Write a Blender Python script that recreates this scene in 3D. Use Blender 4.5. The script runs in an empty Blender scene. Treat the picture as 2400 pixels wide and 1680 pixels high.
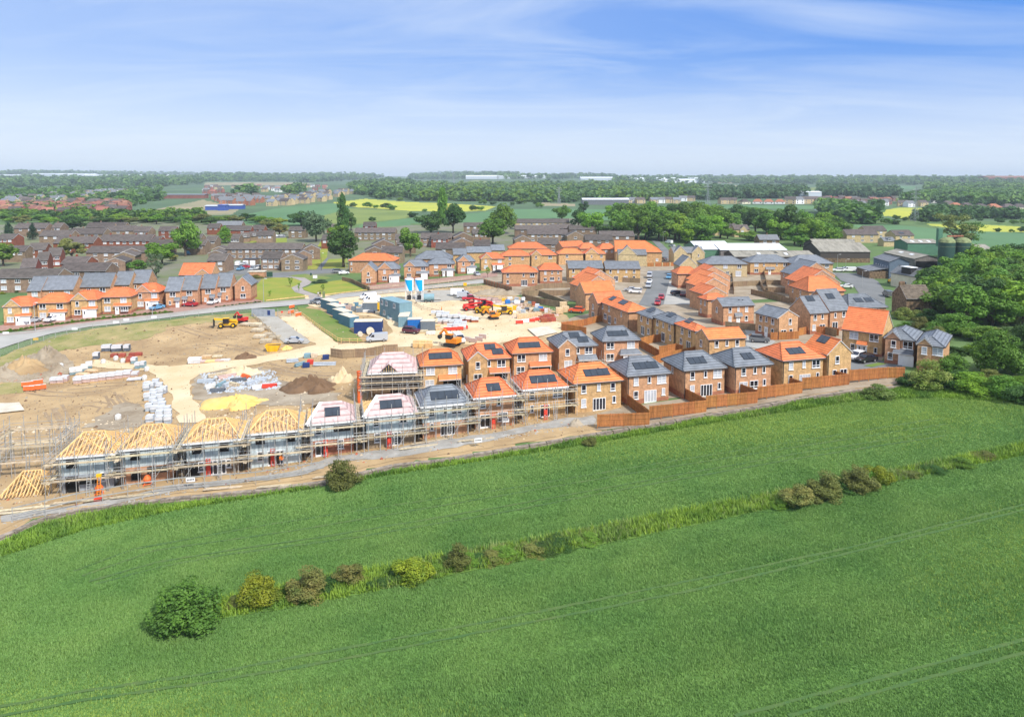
import bpy,bmesh,math,random
import numpy as np
from mathutils import Vector,Matrix,noise
R_=math.radians
rnd=random.Random(7)
nrs=np.random.RandomState(11)
S=bpy.context.scene
COL=S.collection
# -- camera
F,CX,PY,CZ=1600.0,1200.0,551.0,37.0
PITCH=math.atan((PY-425.0)/F)
cd=bpy.data.cameras.new('camera');cam=bpy.data.objects.new('camera',cd);COL.objects.link(cam)
cam.location=(0,0,CZ);cam.rotation_euler=(R_(90)-PITCH,0,0)
cd.sensor_width=36;cd.lens=F/2400*36;cd.shift_y=-(840-PY)/2400
cd.clip_start=1;cd.clip_end=30000
S.camera=cam
# -- light
SUN_EL,SUN_AZ=R_(46),R_(140)
S.view_settings.view_transform='Standard';S.view_settings.look='None'
S.view_settings.exposure=0.57;S.view_settings.gamma=1
w=bpy.data.worlds.new('World');S.world=w;w.use_nodes=True
nt=w.node_tree;nt.nodes.clear()
def N(t,tp,**k):
 n=t.nodes.new(tp)
 for a,b in k.items():
  if isinstance(a,str)and hasattr(n,a):setattr(n,a,b)
 return n
wo=N(nt,'ShaderNodeOutputWorld');bg=N(nt,'ShaderNodeBackground');bg.inputs[1].default_value=0.115
sky=N(nt,'ShaderNodeTexSky',sky_type='NISHITA',sun_disc=False,sun_elevation=SUN_EL,sun_rotation=SUN_AZ,
altitude=120,air_density=1.0,dust_density=0.3,ozone_density=3.0)
hs=N(nt,'ShaderNodeHueSaturation');hs.inputs['Saturation'].default_value=1.35;hs.inputs['Value'].default_value=0.9
nt.links.new(sky.outputs[0],hs.inputs['Color'])
tc=N(nt,'ShaderNodeTexCoord');sp=N(nt,'ShaderNodeSeparateXYZ');nt.links.new(tc.outputs['Generated'],sp.inputs[0])
def M2(t,op,a,b,clamp=False):
 n=N(t,'ShaderNodeMath',operation=op);n.use_clamp=clamp
 for i,v in enumerate((a,b)):
  if hasattr(v,'node'):t.links.new(v,n.inputs[i])
  elif v is not None:n.inputs[i].default_value=v
 return n.outputs[0]
den=M2(nt,'ADD',M2(nt,'MAXIMUM',sp.outputs[2],0.0),0.10)
cxn=N(nt,'ShaderNodeCombineXYZ')
nt.links.new(M2(nt,'DIVIDE',sp.outputs[0],den),cxn.inputs[0]);nt.links.new(M2(nt,'DIVIDE',sp.outputs[1],den),cxn.inputs[1])
mp=N(nt,'ShaderNodeMapping');mp.inputs['Rotation'].default_value=(0,0,R_(24));mp.inputs['Scale'].default_value=(0.55,1.25,1)
nt.links.new(cxn.outputs[0],mp.inputs[0])
nz=N(nt,'ShaderNodeTexNoise');nz.inputs['Scale'].default_value=1.1;nz.inputs['Detail'].default_value=7;nz.inputs['Roughness'].default_value=0.58
nz.inputs['Distortion'].default_value=0.7
nt.links.new(mp.outputs[0],nz.inputs['Vector'])
nz2=N(nt,'ShaderNodeTexNoise');nz2.inputs['Scale'].default_value=0.42;nz2.inputs['Detail'].default_value=3
nt.links.new(cxn.outputs[0],nz2.inputs['Vector'])
rp=N(nt,'ShaderNodeMapRange');rp.inputs[1].default_value=0.42;rp.inputs[2].default_value=0.68;nt.links.new(nz.outputs[0],rp.inputs[0])
rp2=N(nt,'ShaderNodeMapRange');rp2.inputs[1].default_value=0.25;rp2.inputs[2].default_value=0.75;nt.links.new(nz2.outputs[0],rp2.inputs[0])
cl=M2(nt,'MULTIPLY',rp.outputs[0],M2(nt,'ADD',M2(nt,'MULTIPLY',rp2.outputs[0],0.5),0.12))
veil=N(nt,'ShaderNodeMapRange');veil.inputs[1].default_value=0.62;veil.inputs[2].default_value=-0.6;veil.inputs[3].default_value=0.0;veil.inputs[4].default_value=0.38
nt.links.new(sp.outputs[0],veil.inputs[0])
hz=N(nt,'ShaderNodeMapRange',interpolation_type='SMOOTHSTEP');hz.inputs[1].default_value=0.185;hz.inputs[2].default_value=-0.01;hz.inputs[3].default_value=0.0;hz.inputs[4].default_value=0.88
nt.links.new(sp.outputs[2],hz.inputs[0])
inv=lambda a:M2(nt,'SUBTRACT',1.0,a)
top=N(nt,'ShaderNodeMapRange',interpolation_type='SMOOTHSTEP');top.inputs[1].default_value=0.30;top.inputs[2].default_value=0.62;top.inputs[3].default_value=0.0;top.inputs[4].default_value=0.72  # unseen overhead sky whitened, added to lift and neutralise the ambient light
nt.links.new(sp.outputs[2],top.inputs[0])
keep=M2(nt,'MULTIPLY',M2(nt,'MULTIPLY',M2(nt,'MULTIPLY',inv(cl),inv(top.outputs[0])),inv(veil.outputs[0])),inv(hz.outputs[0]))
mx=N(nt,'ShaderNodeMix',data_type='RGBA');mx.inputs[7].default_value=(0.35,1.55,6.2,1)
mx2=N(nt,'ShaderNodeMix',data_type='RGBA');mx2.inputs[0].default_value=0.72
nt.links.new(hs.outputs[0],mx2.inputs[6]);mx2.inputs[7].default_value=(0.40,1.60,5.3,1)
nt.links.new(inv(keep),mx.inputs[0]);nt.links.new(mx2.outputs[2],mx.inputs[6]);mx.inputs[7].default_value=(5.2,5.7,6.2,1)
nt.links.new(mx.outputs[2],bg.inputs[0]);nt.links.new(bg.outputs[0],wo.inputs[0])
sd=bpy.data.lights.new('sun','SUN');sun=bpy.data.objects.new('sun',sd);COL.objects.link(sun)
sd.energy=3.6;sd.angle=R_(5.0);sd.color=(1.0,0.955,0.88)
sdir=Vector((math.sin(SUN_AZ)*math.cos(SUN_EL),math.cos(SUN_AZ)*math.cos(SUN_EL),math.sin(SUN_EL)))
sun.rotation_euler=sdir.to_track_quat('Z','Y').to_euler();sun.location=(0,0,200)
# -- materials
MATS={}
def mat(n,c,r=0.8,var=0.2,sc=1.5,c2=None,bump=0.0,orand=0.0,spec=0.3,metal=0.0,stretch=None,world=False,course=None,blk=None,det=4):
 m=bpy.data.materials.new(n);m.use_nodes=True;t=m.node_tree;b=t.nodes['Principled BSDF']
 b.inputs['Roughness'].default_value=r;b.inputs['Specular IOR Level'].default_value=spec;b.inputs['Metallic'].default_value=metal
 MATS[n]=m;m.diffuse_color=(*c,1)
 if c2 is None:c2=tuple(x*(1-var*1.3)for x in c);c=tuple(min(1,x*(1+var*0.6))for x in c)
 if world:
  g=N(t,'ShaderNodeNewGeometry');co=g.outputs['Position']
 else:
  g=N(t,'ShaderNodeTexCoord');co=g.outputs['Object']
 v=co
 if stretch:
  mp=N(t,'ShaderNodeMapping');mp.inputs['Scale'].default_value=stretch;t.links.new(co,mp.inputs[0]);v=mp.outputs[0]
 nz=N(t,'ShaderNodeTexNoise');nz.inputs['Scale'].default_value=sc;nz.inputs['Detail'].default_value=det;nz.inputs['Roughness'].default_value=0.65
 t.links.new(v,nz.inputs['Vector'])
 cr=N(t,'ShaderNodeMapRange');cr.inputs[1].default_value=0.34;cr.inputs[2].default_value=0.66;t.links.new(nz.outputs[0],cr.inputs[0])
 mx=N(t,'ShaderNodeMix',data_type='RGBA');mx.inputs[6].default_value=(*c,1);mx.inputs[7].default_value=(*c2,1)
 t.links.new(cr.outputs[0],mx.inputs[0]);out=mx.outputs[2];hgt=nz.outputs[0]
 if course:
  sz=N(t,'ShaderNodeSeparateXYZ');t.links.new(co,sz.inputs[0])
  fr=M2(t,'FRACT',M2(t,'DIVIDE',sz.outputs[2],course),None)
  ln=N(t,'ShaderNodeMapRange');ln.inputs[1].default_value=0.0;ln.inputs[2].default_value=0.42;ln.inputs[3].default_value=1;ln.inputs[4].default_value=0
  t.links.new(fr,ln.inputs[0])
  mx3=N(t,'ShaderNodeMix',data_type='RGBA',blend_type='MULTIPLY');mx3.inputs[7].default_value=(0.45,0.43,0.43,1)  # course lines darkened in the colour; on roofs this paints tile overlap shadow
  t.links.new(ln.outputs[0],mx3.inputs[0]);t.links.new(out,mx3.inputs[6]);out=mx3.outputs[2]
  hgt=M2(t,'ADD',M2(t,'MULTIPLY',fr,1.0),nz.outputs[0])
 if blk:
  bt=N(t,'ShaderNodeTexBrick');bt.inputs['Scale'].default_value=blk;bt.inputs['Color1'].default_value=(1,1,1,1);bt.inputs['Color2'].default_value=(0.72,0.70,0.68,1)
  bt.inputs['Mortar'].default_value=(0.9,0.88,0.85,1);bt.inputs['Mortar Size'].default_value=0.02
  sz=N(t,'ShaderNodeSeparateXYZ');t.links.new(co,sz.inputs[0]);cb=N(t,'ShaderNodeCombineXYZ')
  t.links.new(M2(t,'ADD',sz.outputs[0],sz.outputs[1]),cb.inputs[0]);t.links.new(sz.outputs[2],cb.inputs[1]);t.links.new(cb.outputs[0],bt.inputs['Vector'])
  mx4=N(t,'ShaderNodeMix',data_type='RGBA',blend_type='MULTIPLY');mx4.inputs[0].default_value=0.8
  t.links.new(out,mx4.inputs[6]);t.links.new(bt.outputs[0],mx4.inputs[7]);out=mx4.outputs[2]
 if orand:
  oi=N(t,'ShaderNodeObjectInfo');h=N(t,'ShaderNodeHueSaturation')
  t.links.new(out,h.inputs['Color'])
  mr=N(t,'ShaderNodeMapRange');mr.inputs[3].default_value=1-orand;mr.inputs[4].default_value=1+orand;t.links.new(oi.outputs['Random'],mr.inputs[0])
  t.links.new(mr.outputs[0],h.inputs['Value'])
  mr2=N(t,'ShaderNodeMapRange');mr2.inputs[3].default_value=0.5-orand*0.06;mr2.inputs[4].default_value=0.5+orand*0.06
  t.links.new(M2(t,'FRACT',M2(t,'MULTIPLY',oi.outputs['Random'],7.3),None),mr2.inputs[0]);t.links.new(mr2.outputs[0],h.inputs['Hue'])
  out=h.outputs[0]
 t.links.new(out,b.inputs['Base Color'])
 if bump:
  bp=N(t,'ShaderNodeBump');bp.inputs['Strength'].default_value=min(1,bump);bp.inputs['Distance'].default_value=0.12 if not course else 0.05
  t.links.new(hgt,bp.inputs['Height']);t.links.new(bp.outputs[0],b.inputs['Normal'])
 return m
def leafmat(n,c,c2,sc=3.0,orand=0.22,world=False):
 m=mat(n,c,0.55,c2=c2,sc=sc,orand=orand,spec=0.25,det=2,world=world)
 t=m.node_tree;b=t.nodes['Principled BSDF'];o=t.nodes['Material Output']
 tr=N(t,'ShaderNodeBsdfTranslucent');ms=N(t,'ShaderNodeMixShader');ms.inputs[0].default_value=0.3
 src=b.inputs['Base Color'].links[0].from_socket
 t.links.new(src,tr.inputs[0]);t.links.new(b.outputs[0],ms.inputs[1]);t.links.new(tr.outputs[0],ms.inputs[2]);t.links.new(ms.outputs[0],o.inputs[0])
 return m
mat('orange_tile',(0.76,0.22,0.078),0.65,0.16,0.9,course=0.30,bump=0.8,orand=0.09)
mat('grey_tile',(0.205,0.225,0.255),0.55,0.18,0.8,course=0.30,bump=0.8,orand=0.12)
mat('slate',(0.20,0.21,0.225),0.6,0.14,0.8,course=0.2,bump=0.3,orand=0.1)
mat('brown_tile',(0.125,0.105,0.095),0.8,0.25,0.7,course=0.3,bump=0.4,orand=0.2)
mat('old_slate',(0.17,0.135,0.10),0.85,0.35,1.2,course=0.35,bump=0.6)
mat('red_brick',(0.62,0.35,0.195),0.9,0.24,1.3,blk=2.2,bump=0.15,orand=0.10)
mat('yellow_brick',(0.66,0.42,0.20),0.9,0.26,1.3,blk=2.2,bump=0.15,orand=0.08)
mat('cream_brick',(0.58,0.46,0.26),0.9,0.2,1.3,blk=2.2,bump=0.15,orand=0.06)
mat('dark_red_brick',(0.42,0.175,0.105),0.9,0.2,1.5,blk=2.2)
mat('brown_brick',(0.28,0.20,0.135),0.9,0.25,0.8,blk=2.0,orand=0.2)
mat('estate_red',(0.27,0.085,0.05),0.9,0.2,0.8,blk=2.0,orand=0.15)
mat('stone',(0.24,0.165,0.10),0.95,0.5,1.6,blk=1.2,bump=0.6)
mat('dark_boards',(0.075,0.062,0.055),0.8,0.2,1.0,stretch=(1,1,6))
mat('white',(0.80,0.80,0.80),0.5,0.05,1)
mat('cream_render',(0.72,0.66,0.50),0.8,0.1,1)
mat('fascia',(0.55,0.52,0.50),0.5,0.1,1);mat('gutter',(0.05,0.05,0.055),0.5,0.1,1)
mat('glass',(0.016,0.022,0.038),0.06,0.4,0.4,spec=0.8,orand=0.5);mat('blind',(0.5,0.52,0.56),0.4,0.2,0.8)
mat('solar',(0.035,0.045,0.06),0.22,0.15,0.5,spec=0.7);mat('solar_frame',(0.03,0.03,0.035),0.4)
mat('membrane',(0.52,0.60,0.62),0.7,0.22,1.2,stretch=(2.2,2.2,0.4));mat('grey_board',(0.33,0.36,0.40),0.6,0.15,1)
mat('felt',(0.66,0.47,0.45),0.8,0.16,1.0,course=0.55);mat('timber',(0.78,0.52,0.23),0.7,0.18,2.0,orand=0.12)
mat('osb',(0.70,0.50,0.30),0.85,0.25,2.5);mat('plank',(0.55,0.46,0.32),0.85,0.25,2.0,orand=0.2)
mat('steel',(0.42,0.42,0.41),0.5,0.2,2.0,metal=0.2,orand=0.15)
mat('fence_new',(0.44,0.18,0.058),0.85,0.28,1.0,stretch=(5,5,0.4),orand=0.12);mat('fence_old',(0.33,0.235,0.145),0.9,0.25,1.0,stretch=(5,5,0.4),orand=0.12)
mat('mesh_fence',(0.42,0.43,0.40),0.5,0.1,1);mat('sleeper',(0.30,0.25,0.205),0.95,0.45,1.4,stretch=(0.8,0.8,5),bump=0.5)
mat('meadow',(0.125,0.20,0.06),0.95,c2=(0.075,0.13,0.045),sc=0.03,world=True)
mat('far_green',(0.10,0.165,0.075),0.95,c2=(0.06,0.105,0.05),sc=0.006,world=True)
mat('crop_green',(0.11,0.215,0.09),0.95,c2=(0.085,0.175,0.075),sc=0.02,world=True,stretch=(1,0.3,1))
mat('rape',(0.46,0.46,0.05),0.95,c2=(0.34,0.38,0.06),sc=0.02,world=True)
mat('olive_field',(0.20,0.25,0.06),0.95,c2=(0.14,0.19,0.05),sc=0.015,world=True)
mat('stubble',(0.34,0.27,0.17),0.95,c2=(0.22,0.22,0.12),sc=0.01,world=True)
mat('lawn',(0.185,0.255,0.028),0.95,c2=(0.30,0.28,0.05),sc=0.09,world=True)
mat('grass',(0.12,0.20,0.035),0.95,c2=(0.21,0.22,0.07),sc=0.16,world=True,bump=0.5)
mat('rough_grass',(0.17,0.20,0.05),0.95,c2=(0.40,0.31,0.15),sc=0.14,world=True,bump=0.5,det=7)
mat('soil',(0.50,0.355,0.19),0.95,c2=(0.30,0.20,0.105),sc=0.11,world=True,bump=0.9,det=9)
mat('garden',(0.13,0.165,0.06),0.95,c2=(0.20,0.185,0.15),sc=0.07,world=True,det=5);mat('soil_dark',(0.36,0.26,0.16),0.95,c2=(0.27,0.19,0.115),sc=0.5,world=True,bump=0.5)
mat('soil_grey',(0.40,0.34,0.26),0.95,c2=(0.24,0.185,0.125),sc=0.2,world=True,bump=0.9,det=9)
mat('track',(0.68,0.56,0.38),0.95,c2=(0.58,0.43,0.25),sc=0.12,world=True,bump=0.3,det=8)
mat('gravel',(0.40,0.385,0.36),0.95,c2=(0.26,0.245,0.22),sc=0.5,world=True,bump=0.9,det=9)
mat('hardcore',(0.42,0.40,0.36),0.95,c2=(0.33,0.30,0.25),sc=0.25,world=True,bump=0.5,det=8)
mat('asphalt',(0.20,0.205,0.205),0.9,c2=(0.145,0.15,0.152),sc=0.12,world=True,det=7)
mat('pale_road',(0.42,0.41,0.38),0.9,c2=(0.32,0.315,0.30),sc=0.10,world=True,det=7,stretch=(1,1.6,1))
mat('pavement',(0.37,0.335,0.31),0.9,c2=(0.30,0.265,0.24),sc=0.3,world=True)
mat('block_paving',(0.40,0.245,0.20),0.9,c2=(0.30,0.18,0.145),sc=0.8,world=True)
mat('kerb',(0.5,0.48,0.45),0.9,0.1);mat('slab',(0.62,0.56,0.46),0.9,0.15,0.6)
mat('sand',(0.72,0.45,0.11),0.95,c2=(0.74,0.53,0.21),sc=0.25,world=True,bump=0.8,det=9);mat('topsoil',(0.20,0.125,0.075),1.0,c2=(0.13,0.078,0.045),sc=0.4,world=True,bump=0.9,det=9)
mat('crop_base',(0.12,0.23,0.05),0.95,c2=(0.08,0.165,0.035),sc=1.2,world=True,bump=0.9)
mat('strip_base',(0.14,0.24,0.04),0.95,c2=(0.08,0.16,0.03),sc=0.4,world=True,bump=0.9)
mat('tram',(0.055,0.125,0.034),0.95,c2=(0.095,0.15,0.042),sc=0.5,world=True)
leafmat('leaf',(0.175,0.315,0.04),(0.10,0.21,0.028));leafmat('leaf_dark',(0.085,0.175,0.035),(0.05,0.115,0.025))
leafmat('leaf_bright',(0.21,0.36,0.03),(0.125,0.25,0.025));leafmat('leaf_olive',(0.22,0.24,0.06),(0.14,0.165,0.045))
leafmat('leaf_silver',(0.125,0.185,0.09),(0.075,0.12,0.055));leafmat('leaf_bush',(0.125,0.245,0.035),(0.065,0.145,0.025),sc=2.0);leafmat('leaf_brown',(0.28,0.25,0.075),(0.13,0.175,0.04),sc=1.2)
leafmat('leaf_yellow',(0.36,0.40,0.03),(0.18,0.26,0.03),sc=1.2);leafmat('leaf_conifer',(0.045,0.10,0.045),(0.03,0.07,0.03))
leafmat('leaf_elder',(0.30,0.37,0.10),(0.12,0.21,0.03),sc=2.0)
leafmat('crop',(0.235,0.385,0.105),(0.155,0.305,0.08),sc=0.10,orand=0,world=True);leafmat('crop_light',(0.33,0.45,0.095),(0.245,0.38,0.085),sc=0.12,orand=0,world=True)
leafmat('verge_leaf',(0.255,0.405,0.05),(0.115,0.23,0.035),sc=0.28,orand=0,world=True);leafmat('strip_leaf',(0.31,0.45,0.055),(0.13,0.25,0.035),sc=0.3,orand=0,world=True);leafmat('verge_pale',(0.30,0.36,0.12),(0.14,0.24,0.05),sc=0.35,orand=0,world=True)
leafmat('wood',(0.19,0.32,0.075),(0.115,0.22,0.055),sc=0.02,orand=0,world=True);leafmat('wood_dark',(0.105,0.20,0.065),(0.065,0.14,0.05),sc=0.02,orand=0,world=True)
mat('bark',(0.10,0.075,0.05),0.95,0.3,3)
mat('rubber',(0.02,0.02,0.02),0.8);mat('alloy',(0.5,0.5,0.52),0.35,0.05,metal=0.7);mat('dark',(0.03,0.03,0.032),0.6);mat('interior_shade',(0.012,0.011,0.01),0.9)  # near-black last entry: the shade inside openings put into a colour
for n_,c_ in dict(paint_white=(0.78,0.78,0.78),paint_silver=(0.42,0.44,0.47),paint_grey=(0.13,0.14,0.15),paint_black=(0.018,0.018,0.02),paint_red=(0.42,0.02,0.03),
paint_blue=(0.12,0.32,0.52),paint_navy=(0.02,0.045,0.16),paint_orange=(0.75,0.10,0.02),paint_maroon=(0.10,0.02,0.035),paint_teal=(0.03,0.26,0.42)).items():
 mat(n_,c_,0.28,0.04,0.5,spec=0.6)
mat('plant_yellow',(0.80,0.46,0.02),0.45,0.1,1);mat('plant_orange',(0.82,0.26,0.02),0.45,0.1,1);mat('plant_red',(0.62,0.035,0.03),0.45,0.1,1)
mat('container_blue',(0.10,0.22,0.30),0.6,0.12,0.6);mat('cabin_blue',(0.20,0.33,0.38),0.6,0.1,0.6);mat('container_navy',(0.02,0.045,0.16),0.6,0.1);mat('bright_blue',(0.02,0.16,0.50),0.5,0.1)
mat('container_grey',(0.16,0.19,0.22),0.6,0.1);mat('pale_roof',(0.66,0.60,0.48),0.8,0.15,1);mat('cyan',(0.0,0.36,0.75),0.5,0.03)
mat('pack_pink',(0.62,0.45,0.40),0.7,0.16,2,course=0.3);mat('pack_top',(0.60,0.62,0.65),0.6,0.15,1.5);mat('pack_grey',(0.40,0.44,0.49),0.7,0.14,2,orand=0.15);mat('pack_red',(0.40,0.10,0.06),0.8,0.2,2,course=0.25,orand=0.15)
mat('pack_dark',(0.13,0.15,0.18),0.7,0.25,2,course=0.3,orand=0.2);mat('wrap',(0.64,0.64,0.66),0.35,0.12,1.2,spec=0.5);mat('bag',(0.66,0.65,0.62),0.8,0.2,2);mat('teal_wrap',(0.22,0.33,0.37),0.4,0.2,2,spec=0.5)
mat('barrier_red',(0.68,0.06,0.035),0.6,0.15,1);mat('barrier_orange',(0.80,0.16,0.04),0.6,0.15,1)
mat('green_metal',(0.035,0.085,0.065),0.5,0.15,0.5);mat('green_sheet',(0.085,0.20,0.125),0.6,0.1,0.6);mat('lichen',(0.22,0.26,0.12),0.9,0.35,0.8);mat('asbestos',(0.30,0.28,0.235),0.9,0.25,0.25,stretch=(3,0.6,1))
mat('white_sheet',(0.74,0.77,0.82),0.5,0.06,0.3);mat('blue_render',(0.125,0.165,0.215),0.8,0.1,0.6);mat('barn_board',(0.20,0.18,0.165),0.9,0.25,1,stretch=(4,4,0.3));mat('teal_sheet',(0.20,0.38,0.42),0.7,0.1)
mat('ind_white',(0.52,0.57,0.63),0.6,0.1);mat('pylon',(0.30,0.33,0.34),0.5,0.1,metal=0.3);mat('blue_sheet',(0.05,0.10,0.36),0.5,0.1);mat('skin',(0.45,0.27,0.19),0.6);mat('denim',(0.04,0.05,0.08),0.8);mat('hiviz',(0.85,0.20,0.02),0.7);mat('far_red',(0.27,0.12,0.085),0.9,0.2,0.2,orand=0.25)
# -- mesh building
class MB:
 def __init__(s):s.v=[];s.f=[];s.m=[];s.mats=[]
 def mi(s,m):
  if m not in s.mats:s.mats.append(m)
  return s.mats.index(m)
 def poly(s,pts,m):
  i=len(s.v);s.v+=[tuple(p)for p in pts];s.f.append(tuple(range(i,i+len(pts))));s.m.append(s.mi(m))
 def hexa(s,p,m,skip=()):
  i=len(s.v);s.v+=[tuple(q)for q in p];k=s.mi(m)
  for j,f in enumerate(((3,2,1,0),(4,5,6,7),(0,1,5,4),(1,2,6,5),(2,3,7,6),(3,0,4,7))):
   if j not in skip:s.f.append(tuple(i+a for a in f));s.m.append(k)
 def box(s,x0,x1,y0,y1,z0,z1,m,skip=()):
  s.hexa(((x0,y0,z0),(x1,y0,z0),(x1,y1,z0),(x0,y1,z0),(x0,y0,z1),(x1,y0,z1),(x1,y1,z1),(x0,y1,z1)),m,skip)
 def bar(s,a,b,w,h,m):
  a=Vector(a);b=Vector(b);d=(b-a)
  if d.length<1e-6:return
  d.normalize();up=Vector((0,0,1))if abs(d.z)<0.95 else Vector((0,1,0))
  x=d.cross(up).normalized()*(w/2);y=x.cross(d).normalized()*(h/2)
  s.hexa([a-x-y,a+x-y,b+x-y,b-x-y,a-x+y,a+x+y,b+x+y,b-x+y],m)
 def tube(s,a,b,r0,m,r1=None,n=6,cap=True):
  a=Vector(a);b=Vector(b);r1=r0 if r1 is None else r1;d=(b-a).normalized()
  up=Vector((0,0,1))if abs(d.z)<0.95 else Vector((0,1,0));x=d.cross(up).normalized();y=x.cross(d)
  i=len(s.v);k=s.mi(m)
  for p,r in((a,r0),(b,r1)):
   for j in range(n):t=2*math.pi*j/n;s.v.append(tuple(p+x*math.cos(t)*r+y*math.sin(t)*r))
  for j in range(n):q=(j+1)%n;s.f.append((i+q,i+j,i+n+j,i+n+q));s.m.append(k)
  if cap:s.f.append(tuple(i+j for j in range(n)));s.f.append(tuple(i+n+j for j in reversed(range(n))));s.m+=[k,k]
 def lathe(s,prof,m,n=16,c=(0,0)):
  i=len(s.v);k=s.mi(m)
  for r,z in prof:
   for j in range(n):t=2*math.pi*j/n;s.v.append((c[0]+r*math.cos(t),c[1]+r*math.sin(t),z))
  for a in range(len(prof)-1):
   for j in range(n):q=(j+1)%n;s.f.append((i+a*n+j,i+a*n+q,i+a*n+n+q,i+a*n+n+j));s.m.append(k)
 def mesh(s,name,smooth=False):
  me=bpy.data.meshes.new(name);me.from_pydata(s.v,[],s.f)
  for x in s.mats:me.materials.append(MATS[x])
  me.polygons.foreach_set('material_index',s.m)
  if smooth:me.polygons.foreach_set('use_smooth',[True]*len(s.f))
  me.update();return me
 def build(s,name,parent=None,smooth=False,**k):return link(name,s.mesh(name,smooth),parent,**k)
def link(name,me,parent=None,loc=(0,0,0),rz=0,sc=None,mats=None):
 o=bpy.data.objects.new(name,me);COL.objects.link(o);o.parent=parent;o.location=loc
 if rz:o.rotation_euler=(0,0,rz)
 if sc is not None:o.scale=sc if hasattr(sc,'__len__')else(sc,sc,sc)
 if mats:
  for i,m in mats.items():o.material_slots[i].link='OBJECT';o.material_slots[i].material=MATS[m]
 return o
def tag(o,label,cat,group=None):
 o['label']=label;o['category']=cat
 if group:o['group']=group
 return o
def thing(name,label,cat,loc,rz=0,group=None,sc=None):
 o=bpy.data.objects.new(name,None);COL.objects.link(o);o.location=loc;o.rotation_euler=(0,0,rz);o.empty_display_size=0.5
 if sc is not None:o.scale=(sc,sc,sc)
 return tag(o,label,cat,group)
def npmesh(name,v,f,mats,mi=None,smooth=False):
 v=np.asarray(v,np.float32);f=np.asarray(f,np.int32);k=f.shape[1];me=bpy.data.meshes.new(name)
 me.vertices.add(len(v));me.vertices.foreach_set('co',v.ravel());me.loops.add(f.size);me.loops.foreach_set('vertex_index',f.ravel())
 me.polygons.add(len(f));me.polygons.foreach_set('loop_start',np.arange(0,f.size,k,dtype=np.int32))
 for m in mats:me.materials.append(MATS[m])
 if mi is not None:me.polygons.foreach_set('material_index',np.asarray(mi,np.int32))
 if smooth:me.polygons.foreach_set('use_smooth',np.ones(len(f),bool))
 me.update(calc_edges=True);return me
from mathutils.geometry import tessellate_polygon
# -- terrain
A_K=np.array([-0.75,-0.375,0.0,0.375,0.75])
D_K=np.array([0,230,330,430,550,700,900,1200,1700,2500,3800,6000,12000.0])
def _hy(d,y):return CZ-(y-425.0)*d/1600.0
_rows=[
[None,None,None,545,522,503,480,458,443,432,417,407,416],
[None,None,None,556,518,494,476,456,442,430,421,412,418],
[None,None,None,556,519,496,479,462,446,432,421,411,418],
[None,None,None,560,525,500,480,466,448,434,424,416,420],
[None,None,None,558,532,508,487,468,448,435,425,416,420]]
H_T=np.array([[0 if y is None else _hy(D_K[i],y)for i,y in enumerate(r)]for r in _rows])
D_L=np.log(D_K+60)
def _sm(a,b,x):t=np.clip((x-a)/(b-a),0,1);return t*t*(3-2*t)
STEP=None
def hbase(x,y):
 x=np.asarray(x,float);y=np.asarray(y,float);yy=np.maximum(y,1)
 a=np.clip(x/yy,-0.75,0.75);ld=np.log(np.clip(yy,0,12000)+60)
 ai=np.clip(((a+0.75)/0.375).astype(int),0,3);af=(a+0.75)/0.375-ai;af=af*af*(3-2*af)
 k=np.clip(np.searchsorted(D_L,ld,side='right')-1,0,len(D_L)-2);t=(ld-D_L[k])/(D_L[k+1]-D_L[k]);t=np.clip(t,0,1)
 h=(1-af)*((1-t)*H_T[ai,k]+t*H_T[ai,k+1])+af*((1-t)*H_T[ai+1,k]+t*H_T[ai+1,k+1])
 h=h+(0.05*np.clip(x,-95,85)-0.5)*(1-_sm(112,205,y))
 far=_sm(900,3000,y)
 return h+far*y*0.0016*(np.sin(x/310.0+1.3)+np.sin(x/137.0+y/500.0)*0.6)
def segdist(x,y,pl):
 """signed distance to an open polyline given left to right; negative on the near (camera) side"""
 x=np.asarray(x,float);y=np.asarray(y,float);best=np.full(x.shape,1e9)
 for(ax,ay),(bx,by)in zip(pl[:-1],pl[1:]):
  dx,dy=bx-ax,by-ay;t=np.clip(((x-ax)*dx+(y-ay)*dy)/(dx*dx+dy*dy),0,1)
  best=np.minimum(best,np.hypot(x-ax-t*dx,y-ay-t*dy))
 pl_=np.asarray(pl);return best*np.where(y>=np.interp(x,pl_[:,0],pl_[:,1]),1,-1)
def h(x,y):
 z=hbase(x,y)
 if STEP is not None:
  d=segdist(x,y,STEP);z=z-0.5*(1-_sm(-0.5,0.1,d))*(1-_sm(60,82,np.asarray(x,float)))*(np.asarray(y,float)<160)
 return z
def ray(px,py):
 xc=(px-CX)/F;yc=-(py-PY)/F;c,s=math.cos(PITCH),math.sin(PITCH)
 return np.array((xc,c+yc*s,-s+yc*c))
_dd=np.concatenate([np.linspace(20,420,900),np.geomspace(421,11500,900)])
def gp(px,py,dz=0.0,fn=None):
 """where the sight line through a photo pixel meets the ground (or a level dz above it)"""
 fn=fn or h;r=ray(px,py);r=r/r[1]
 z=CZ+r[2]*_dd;g=fn(r[0]*_dd,_dd)+dz-z;i=np.argmax(g>0)
 if g[i]<=0:i=len(_dd)-1
 if i==0:i=1
 a,b=_dd[i-1],_dd[i]
 t=-g[i-1]/(g[i]-g[i-1])if g[i]!=g[i-1]else 0.5
 d=a+(b-a)*min(1,max(0,t))
 return Vector((r[0]*d,d,CZ+r[2]*d))
def proj(p):
 x,y,z=p[0],p[1],p[2]-CZ;c,s=math.cos(PITCH),math.sin(PITCH)
 dep=y*c-z*s;up=y*s+z*c
 return CX+F*x/dep,PY-F*up/dep
def hz(x,y):return float(h(np.array([x]),np.array([y]))[0])
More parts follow.
